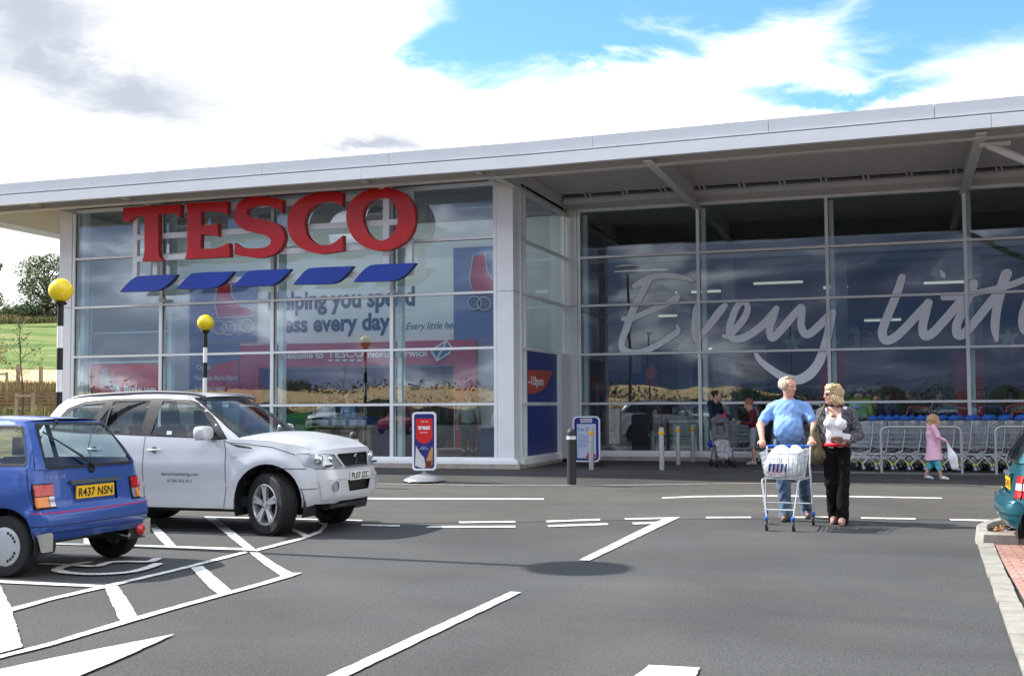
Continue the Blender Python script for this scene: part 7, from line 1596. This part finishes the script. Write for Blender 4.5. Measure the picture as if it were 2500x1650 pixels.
# blonde woman
CARD = bpy.data.materials.new('marled_knit'); CARD.use_nodes = True; _t = CARD.node_tree; _b = _t.nodes['Principled BSDF']; _b.inputs['Roughness'].default_value = .95
_tc = _t.nodes.new('ShaderNodeTexCoord'); _n = _t.nodes.new('ShaderNodeTexNoise'); _n.inputs['Scale'].default_value = 95; _n.inputs['Detail'].default_value = 3; _t.links.new(_tc.outputs['Object'], _n.inputs[0])
_r2 = _t.nodes.new('ShaderNodeValToRGB'); _t.links.new(_n.outputs[0], _r2.inputs[0]); _r2.color_ramp.elements[0].position = .46; _r2.color_ramp.elements[0].color = (.025, .023, .032, 1); _r2.color_ramp.elements[1].position = .66; _r2.color_ramp.elements[1].color = (.26, .25, .29, 1); _t.links.new(_r2.outputs[0], _b.inputs[0])
WX, WY = -.735, 14.62
wom, D, hp_, k = person('blonde woman in sunglasses, white top, dark flecked cardigan and black trousers', (WX, WY, 0), radians(-6), 1.66,
    dict(pel=(0, 0, .90), wst=(0, 0, 1.03), chs=(0, 0, 1.23), nck=(-.01, .01, 1.385), hed=(-.03, -.02, 1.535), shL=(-.165, .01, 1.325), shR=(.165, .01, 1.325), elL=(-.225, .06, 1.08), elR=(.265, .02, 1.06), wrL=(-.235, -.02, .87), wrR=(.125, -.20, .965),
         hdR=(-1, -.35, .05), nR=(0, .3, 1), hdL=(0, -.15, -1), curl=.35, hpL=(-.08, 0, .88), hpR=(.08, 0, .88), knL=(-.07, -.04, .48), knR=(.075, -.05, .48), anL=(-.05, .06, .085), anR=(.065, -.12, .085), toL=(-.05, -.08, .03), toR=(.08, -.27, .03)),
    mat('white_top', (.80, .82, .86), .8), ('trousers', mat('black_cloth', (.009, .008, .009), .95, spec=.1), 1.0), C(140, 108, 96, .6), 'windswept', mat('blonde_hair', (.50, .37, .20), .55, noise=(70, .5)), SKIN, h=.0080, build=.95, sleeve='none', hy=radians(-52), hp=radians(-3), fem=True, legw=.98, flare=.022)
Q = SDF(.009); g_ = .02
for s_ in 'LR':
    Q.cone(D['sh'+s_], D['el'+s_], .066, .058, .03); Q.cone(D['el'+s_], D['wr'+s_]*.9+D['el'+s_]*.1, .058, .050, .03)
Q.cone((0, .02, .80), (0, .02, 1.06), .168, .155, .04, (0, 1, 0), .80); Q.cone((0, .02, 1.06), (0, .015, 1.26), .150, .165, .05, (0, 1, 0), .76); Q.cone((0, .01, 1.26), (0, .02, 1.36), .155, .075, .05, (0, 1, 0), .66)
Q.cone((-.155, .012, 1.32), (.155, .012, 1.32), .058, .058, .03)
Q.build('cardigan', CARD, wom, lambda X, Y, Z: .006*np.sin(X*45+Z*25)*np.sin(Z*38+Y*30), lambda X, Y, Z: np.maximum.reduce([np.minimum(.088-np.sqrt((X+.01)**2+(Y-.01)**2), Z-1.2), .80-Z+.02*np.sin(X*14), np.where((Y < -.01) & (X < .075+.05*(1.3-Z)) & (X > -.12), .02, -1), np.where((Y < -.01) & (X > .21) & (Z < .9), .01, -1)]))
b = MB(); b.tube([(D['pel'][0]+.142*cos(a), .0+.118*sin(a), .945) for a in np.linspace(0, 2*pi, 25)[:-1]], .026, 6, closed=True); b.build('sash', C(214, 20, 30, .7), wom, smooth=True)
b = MB(); b.tube([(-.01+.060*cos(a), .01+.055*sin(a), 1.415+.004*sin(3*a)) for a in np.linspace(0, 2*pi, 21)[:-1]], .019, 8, closed=True); b.build('neck_scarf', C(56, 48, 64, .9), wom, smooth=True)
for s_ in (-1, 1): b = MB(); b.ell(hp_(s_*.030, -.098, .010), (.026*k, .008*k, .018*k), 14, 8, mat3=Matrix(rotz3(radians(-52)).tolist())); b.build('sunglass_lens', C(50, 26, 22, .12), wom, smooth=True)
b = MB(); b.tube([hp_(-.055, -.09, .014), hp_(-.012, -.102, .014), hp_(.012, -.102, .014), hp_(.055, -.09, .014), hp_(.082, .0, .014)], .003, 5); b.tube([hp_(-.055, -.09, .014), hp_(-.082, .0, .014)], .003, 5); b.build('sunglass_frame', C(150, 60, 40, .3), wom)
b = MB(); b.tube([(D['wrR'][0]+.01+.030*cos(a)*.3, D['wrR'][1]+.032*sin(a), D['wrR'][2]+.032*cos(a)) for a in np.linspace(0, 2*pi, 13)[:-1]], .008, 6, closed=True); b.build('bracelet', C(190, 24, 40, .4), wom)
b = MB(); b.prism([(.026*cos(a)*1.0, .015*sin(a)) for a in np.linspace(0, 2*pi, 15)[:-1]], lambda a, c, d: (-.01+a, -.128-d, 1.285+c), .010); b.build('pendant', C(120, 96, 84, .5), wom)
# shoulder bag, purse, slip of paper
bag = thing('shoulder_bag', 'olive brown slouchy shoulder bag hanging at the woman’s side', 'bag', (WX-.265, WY-.03, .82)); OL = mat('olive_leather', (.13, .105, .055), .6, noise=(9, .2))
Q = SDF(.010); Q.cone((.0, 0, .02), (.02, .0, .30), .125, .045, .03, (0, 1, 0), .55); Q.cone((-.06, 0, 0), (.09, 0, .0), .085, .075, .03, (0, 1, 0), .65); Q.build('bag_body', OL, bag, lambda X, Y, Z: .006*np.sin(X*60+Z*20)*np.sin(Z*30))
b = MB(); P_s = [(.02, -.035, .30), (.06, -.07, .42), (.12, -.075, .55), (.135, -.02, .60), (.13, .06, .55), (.07, .05, .42), (.02, .03, .30)]; b.tube(smooth_path(P_s, 4), .012, 6); b.build('strap', OL, bag, smooth=True)
o = MB(); o.sell((0, 0, 0), (.075, .02, .042), .6); tag(o.build('purse', C(112, 78, 56, .6), loc=(WX+.015, WY-.245, 1.01), smooth=True), 'brown purse in the woman’s hand', 'purse')
o = MB(); o.poly([(-.08, 0, -.02), (.08, .01, -.045), (.10, .01, .045), (-.06, 0, .065)]); o.poly([(-.08, .004, -.02), (.08, .014, -.045), (.10, .014, .045), (-.06, .004, .065)]); tag(o.build('paper_slip', C(232, 232, 238, .8), loc=(WX+.075, WY-.215, 1.03)), 'white slip of paper behind the purse', 'paper')
# carrier bags in the trolley
PLAS = mat('white_plastic_film', (.80, .81, .83), .35, bump=(22, .35, .012)); PR = [C(30, 50, 130, .5), C(200, 60, 80, .5)]
def carrier(label, loc, r, seed, prints, handles=True):
    rn = random.Random(seed); t = thing('carrier_bag', label, 'bag', loc, group='carrier bags in the trolley'); Q = SDF(.010)
    Q.ell((0, 0, r[2]), r, .02); Q.ell((rn.uniform(-.03, .03), 0, r[2]*1.6), (r[0]*.7, r[1]*.7, r[2]*.6), .04)
    nz = lambda X, Y, Z: .006*np.sin(X*48+seed+Z*25)*np.sin(Z*38+Y*30)+.003*np.sin(X*100+Y*70+seed)
    Q.build('film', PLAS, t, nz)
    if handles:
        b = MB()
        for s_ in (-1, 1): b.tube(smooth_path([(-.05, s_*.02, r[2]*1.9), (-.03, s_*.03, r[2]*2.25), (.02, s_*.03, r[2]*2.25), (.05, s_*.02, r[2]*1.9)], 4), .007, 5)
        b.build('handle', PLAS, t, smooth=True)
    return t
for i, (x, y, z, r, lb) in enumerate(((-1.40, 13.78, .585, (.105, .10, .13), 'white carrier bag low in the near left corner of the trolley'), (-1.21, 13.78, .585, (.105, .10, .13), 'white carrier bag low in the near right corner of the trolley'), (-1.40, 14.05, .59, (.11, .13, .15), 'white carrier bag on the left in the middle of the trolley'), (-1.19, 14.05, .59, (.11, .13, .15), 'white carrier bag on the right in the middle of the trolley'), (-1.31, 13.92, .76, (.12, .12, .085), 'white carrier bag lying on top of the others'), (-1.18, 14.15, .74, (.10, .10, .09), 'white carrier bag on top beside the right handle end'))): carrier(lb, (x, y, z), r, i, 0, i > 3)
b = MB(); rn = random.Random(9)
def front_pt(a, c): return (-1.305+a, 13.648, .60+c)
for i in range(5): x = -.14+i*.045; b.poly([front_pt(x, .06), front_pt(x+.02, .065), front_pt(x+.035, .16), front_pt(x+.012, .155)], 0)
for i in range(16): x, z = rn.uniform(-.17, .03), rn.uniform(.015, .10); b.poly([front_pt(x, z), front_pt(x+.018, z+.004), front_pt(x+.02, z+.014), front_pt(x+.002, z+.012)], 1)
f_ = thing('printed_pack', 'blue striped packet showing through the front of the trolley', 'packet', (-1.38, 13.66, .60)); q = MB(); q.sell((.02, .012, .085), (.10, .008, .08), .5); q.build('wrapper', C(225, 220, 226, .4), f_, smooth=True); b.build('print', PR, f_, world=True)
# girl in the pink coat
gx, gy, gz = GP(2283, 1171)
PINK = mat('pink_coat', (.78, .44, .58), .8, noise=(8, .06)); CYAN = C(92, 190, 205, .85)
girl, D, hp_, k = person('small girl in a pink hooded coat and turquoise leggings carrying a white bag', (gx, gy, gz), 0, 1.16,
    dict(pel=(-.01, 0, .60), wst=(-.01, 0, .70), chs=(-.015, 0, .84), nck=(-.01, 0, .955), hed=(.01, 0, 1.065), shL=(.0, -.12, .925), shR=(.0, .12, .925), elL=(.06, -.15, .79), elR=(.06, .13, .79), wrL=(.185, -.13, .72), wrR=(.16, .10, .70), hdL=(1, 0, -.3), hdR=(1, 0, -.3), nL=(0, 0, -1), nR=(0, 0, -1),
         hpL=(-.02, -.06, .58), hpR=(-.01, .06, .58), knL=(.045, -.06, .32), knR=(-.055, .06, .32), anL=(.10, -.06, .065), anR=(-.16, .06, .075), toL=(.20, -.06, .03), toR=(-.06, .06, .03)),
    PINK, ('leggings', CYAN, .68), C(232, 230, 236, .5), 'curly', mat('light_curls', (.45, .28, .13), .6, noise=(60, .4)), SKIN, h=.009, build=1.08, legw=1.25, sleeve='long', hy=radians(80), skirt=.37*1.75/1.19, child=True, headk=1.28)
Q = SDF(.009); Q.cone((-.075, 0, .90), (-.05, 0, .98), .055, .075, .03); Q.cone((-.01, -.06, .965), (-.01, .06, .965), .05, .05, .03); Q.build('hood', PINK, girl)
t = thing('carrier_bag', 'white plastic bag held by the girl in pink', 'bag', (gx+.31, gy-.13, gz+.20)); Q = SDF(.010); Q.cone((.03, 0, .05), (.0, 0, .22), .065, .075, .03, (0, 1, 0), .6); Q.cone((0, 0, .20), (-.07, 0, .44), .07, .022, .03, (0, 1, 0), .5); Q.build('film', PLAS, t, lambda X, Y, Z: .003*np.sin(X*60+Z*10))
b = MB(); b.tube([(-.08, -.01, .42), (-.105, 0, .52)], .010, 6); b.tube([(-.03, .01, .36), (-.095, 0, .52)], .009, 6); b.build('handle', PLAS, t, smooth=True)
# mother with the pushchair, boy with trolley
px_, py_, pz_ = GP(1742, 1136); NAVYC = mat('navy_coat', (.012, .016, .035), .9, noise=(8, .2))
py_ += .5
mum, D, hp_, k = person('dark haired woman in a navy hooded coat standing behind the pushchair', (px_-.02, py_, pz_), radians(62), 1.64,
    dict(hed=(0, -.06, 1.53), elL=(-.23, -.08, 1.10), elR=(.23, -.08, 1.10), wrL=(-.18, -.30, 1.02), wrR=(.18, -.30, 1.02), hdL=(0, -1, -.2), hdR=(0, -1, -.2), nL=(0, 0, -1), nR=(0, 0, -1), curl=.6),
    NAVYC, ('trousers', mat('pale_linen', (.46, .44, .44), .9, noise=(14, .25)), 1.0), C(60, 56, 60, .7), 'bun', mat('dark_hair', (.022, .012, .010), .5), SKIN, h=.011, sleeve='long', hy=radians(18), hp=radians(14), skirt=.72*1.75/1.64)
Q = SDF(.011); Q.cone((-.06, .09, 1.36), (.06, .09, 1.36), .07, .07, .03); Q.ell((0, .06, 1.38), (.11, .10, .07), .03); Q.build('hood', NAVYC, mum)
bx, by, bz = GP(1836, 1135)
boy, D, hp_, k = person('ginger haired boy in a maroon jumper and grey shorts holding a trolley', (bx+.02, by+.15, bz), radians(-80), 1.44,
    dict(hed=(0, -.09, 1.335), nck=(0, -.03, 1.21), elL=(-.20, -.06, .93), elR=(.20, -.06, .93), wrL=(-.13, -.27, .93), wrR=(.13, -.27, .93), hdL=(0, -1, 0), hdR=(0, -1, 0), nL=(0, 0, -1), nR=(0, 0, -1), curl=.5),
    mat('maroon_jumper', (.13, .012, .022), .9, noise=(10, .15)), ('shorts', mat('grey_shorts', (.30, .33, .38), .9), .52), C(170, 165, 160, .6), 'short', mat('ginger_hair', (.30, .12, .05), .6, noise=(60, .3)), SKIN, h=.011, sleeve='long', hy=0, hp=radians(22), build=.9, child=True, headk=1.08)
# pushchair
px_, py_, pz_ = GP(1764, 1139)
pc = thing('pushchair', 'grey hooded pushchair with a clear rain cover before the navy coated woman', 'pushchair', (px_, py_+.05, pz_), radians(-70)); GRY = mat('pram_cloth', (.13, .13, .15), .85, noise=(12, .25)); LGR = mat('pram_lining', (.34, .33, .36), .8, noise=(14, .3))
# local x forward
Q = SDF(.012); Q.cone((-.10, -.13, .62), (-.10, .13, .62), .07, .07, .03); Q.cone((-.22, -.13, .98), (-.22, .13, .98), .08, .08, .04); Q.cone((-.14, -.14, .70), (-.24, -.14, 1.0), .05, .06, .03); Q.cone((-.14, .14, .70), (-.24, .14, 1.0), .05, .06, .03); Q.cone((-.20, 0, .66), (-.28, 0, 1.0), .12, .14, .03, (1, 0, 0), .3); Q.build('hood', GRY, pc, lambda X, Y, Z: .006*np.sin(Y*50)*np.sin(Z*30))
Q = SDF(.012); Q.cone((-.05, -.11, .50), (-.05, .11, .50), .07, .07, .03); Q.cone((.18, -.11, .36), (.18, .11, .36), .075, .075, .03); Q.cone((.0, 0, .48), (.22, 0, .28), .16, .15, .03, (1, 0, 1), .4); Q.build('seat', LGR, pc, lambda X, Y, Z: .008*np.sin(Y*60+Z*20)*np.sin(Z*40))
b = MB()
for s_ in (-1, 1): b.tube([(-.52, s_*.20, 1.03), (-.42, s_*.20, .95), (.24, s_*.19, .10)], .013, 8); b.tube([(-.28, s_*.20, .10), (-.02, s_*.20, .42), (-.14, s_*.20, .64)], .012, 8); 
b.tube([(-.28, -.2, .12), (-.28, .2, .12)], .010, 6); b.tube([(-.06, -.19, .40), (-.06, .19, .40)], .010, 6); b.build('frame', C(120, 122, 126, .4, metal=.4), pc, smooth=True)
b = MB(); b.tube([(-.56, -.2, 1.06), (-.50, -.2, 1.03)], .018, 8); b.tube([(-.56, .2, 1.06), (-.50, .2, 1.03)], .018, 8); b.build('handle', BLK, pc)
for cx, cy in ((-.28, .2), (-.28, -.2), (.26, .19), (.26, -.19)):
    for dy in (-.022, .022): b = MB(); b.lathe([(.0, -.010), (.045, -.012), (.070, -.010), (.075, 0), (.070, .010), (.045, .012), (0, .010)], (cx, cy+dy, .075), 18, axis='y'); b.build('wheel', C(40, 40, 44, .7), pc, angle=40)
sb = thing('changing_bag', 'bright blue bundle hung on the pushchair', 'bag', (px_-.26, py_+.25, pz_+.40)); Q = SDF(.012); Q.ell((0, 0, .08), (.10, .07, .08)); Q.build('bag_body', C(24, 40, 170, .6), sb); b = MB(); b.tube([(-.03, 0, .14), (0, 0, .22), (.03, 0, .14)], .008, 5); b.build('strap', C(20, 24, 60), sb)
b = MB(); b.lathe([(.055, 0), (.03, .05), (0, .13)], n=14); tag(b.build('party_hat', C(200, 30, 40), loc=(px_+.02, py_+.28, pz_+1.06), smooth=True), 'small red cone shaped hat at the top of the pushchair hood', 'hat')
# people inside the shop
def inside(label, px, py, Y, H, rz, topc, botc, hairc, hair='short', J=None, build=1.0, sleeve='long', skin=SKIN, **kw):
    p = PY(px, py, Y); return person(label, (p[0], Y, .09), rz, H, J or {}, topc, ('trousers', botc, 1.0), C(40, 38, 40, .7), hair, hairc, skin, h=.016, build=build, sleeve=sleeve, hands=True, group=None, **kw)
HV = mat('hi_vis_vest', (.42, .80, .05), .7)
inside('person in a grey jacket and green trousers, back turned, behind the left glass', 1143, 1060, 25.4, 1.70, pi+.2, mat('grey_jacket', (.32, .35, .35), .9, noise=(8, .15)), mat('green_trouser', (.03, .06, .045), .9), C(120, 112, 100, .8), build=1.05)
hv, D, hp_, k = inside('person in a yellow green hi-vis vest, back turned, inside the shop', 2100, 1000, 30.0, 1.74, pi, HV, C(30, 32, 44, .8), C(40, 34, 30, .8), build=1.12)
b = MB(); b.box(-.16, .16, .155, .165, 1.24, 1.30); b.box(-.16, .16, .155, .165, 1.02, 1.07); b.build('reflective_tape', C(190, 200, 200, .3), hv)
inside('person in a white top at the checkout behind the green bin', 796, 1000, 27.2, 1.62, .3, C(220, 222, 226, .8), C(40, 44, 70, .8), C(120, 84, 60, .8))
inside('person in a light blue shirt at the checkout beside the one in white', 848, 1000, 27.3, 1.68, -.4, C(120, 160, 205, .8), C(40, 44, 70, .8), C(130, 110, 90, .8), build=1.1)
inside('person in a slate blue shirt inside the shop right of the hi-vis vest', 2168, 1000, 30.4, 1.70, 2.6, C(70, 84, 130, .8), C(24, 26, 40, .8), C(40, 30, 26, .8))
inside('person in black inside the shop near the girl', 2222, 1000, 30.2, 1.66, -1.4, C(24, 24, 30, .8), C(20, 20, 26, .8), C(90, 60, 40, .8), hair='bun')
inside('person in a dark grey coat inside the shop left of the far red panel', 2290, 1000, 30.0, 1.68, 1.2, C(60, 64, 76, .8), C(24, 24, 30, .8), C(50, 30, 26, .8))
inside('child in a pale skirt inside behind the steel bollards', 1600, 1080, 29.2, 1.25, .5, C(90, 74, 70, .8), C(150, 170, 180, .8), C(60, 44, 36, .8), child=True, build=.9)
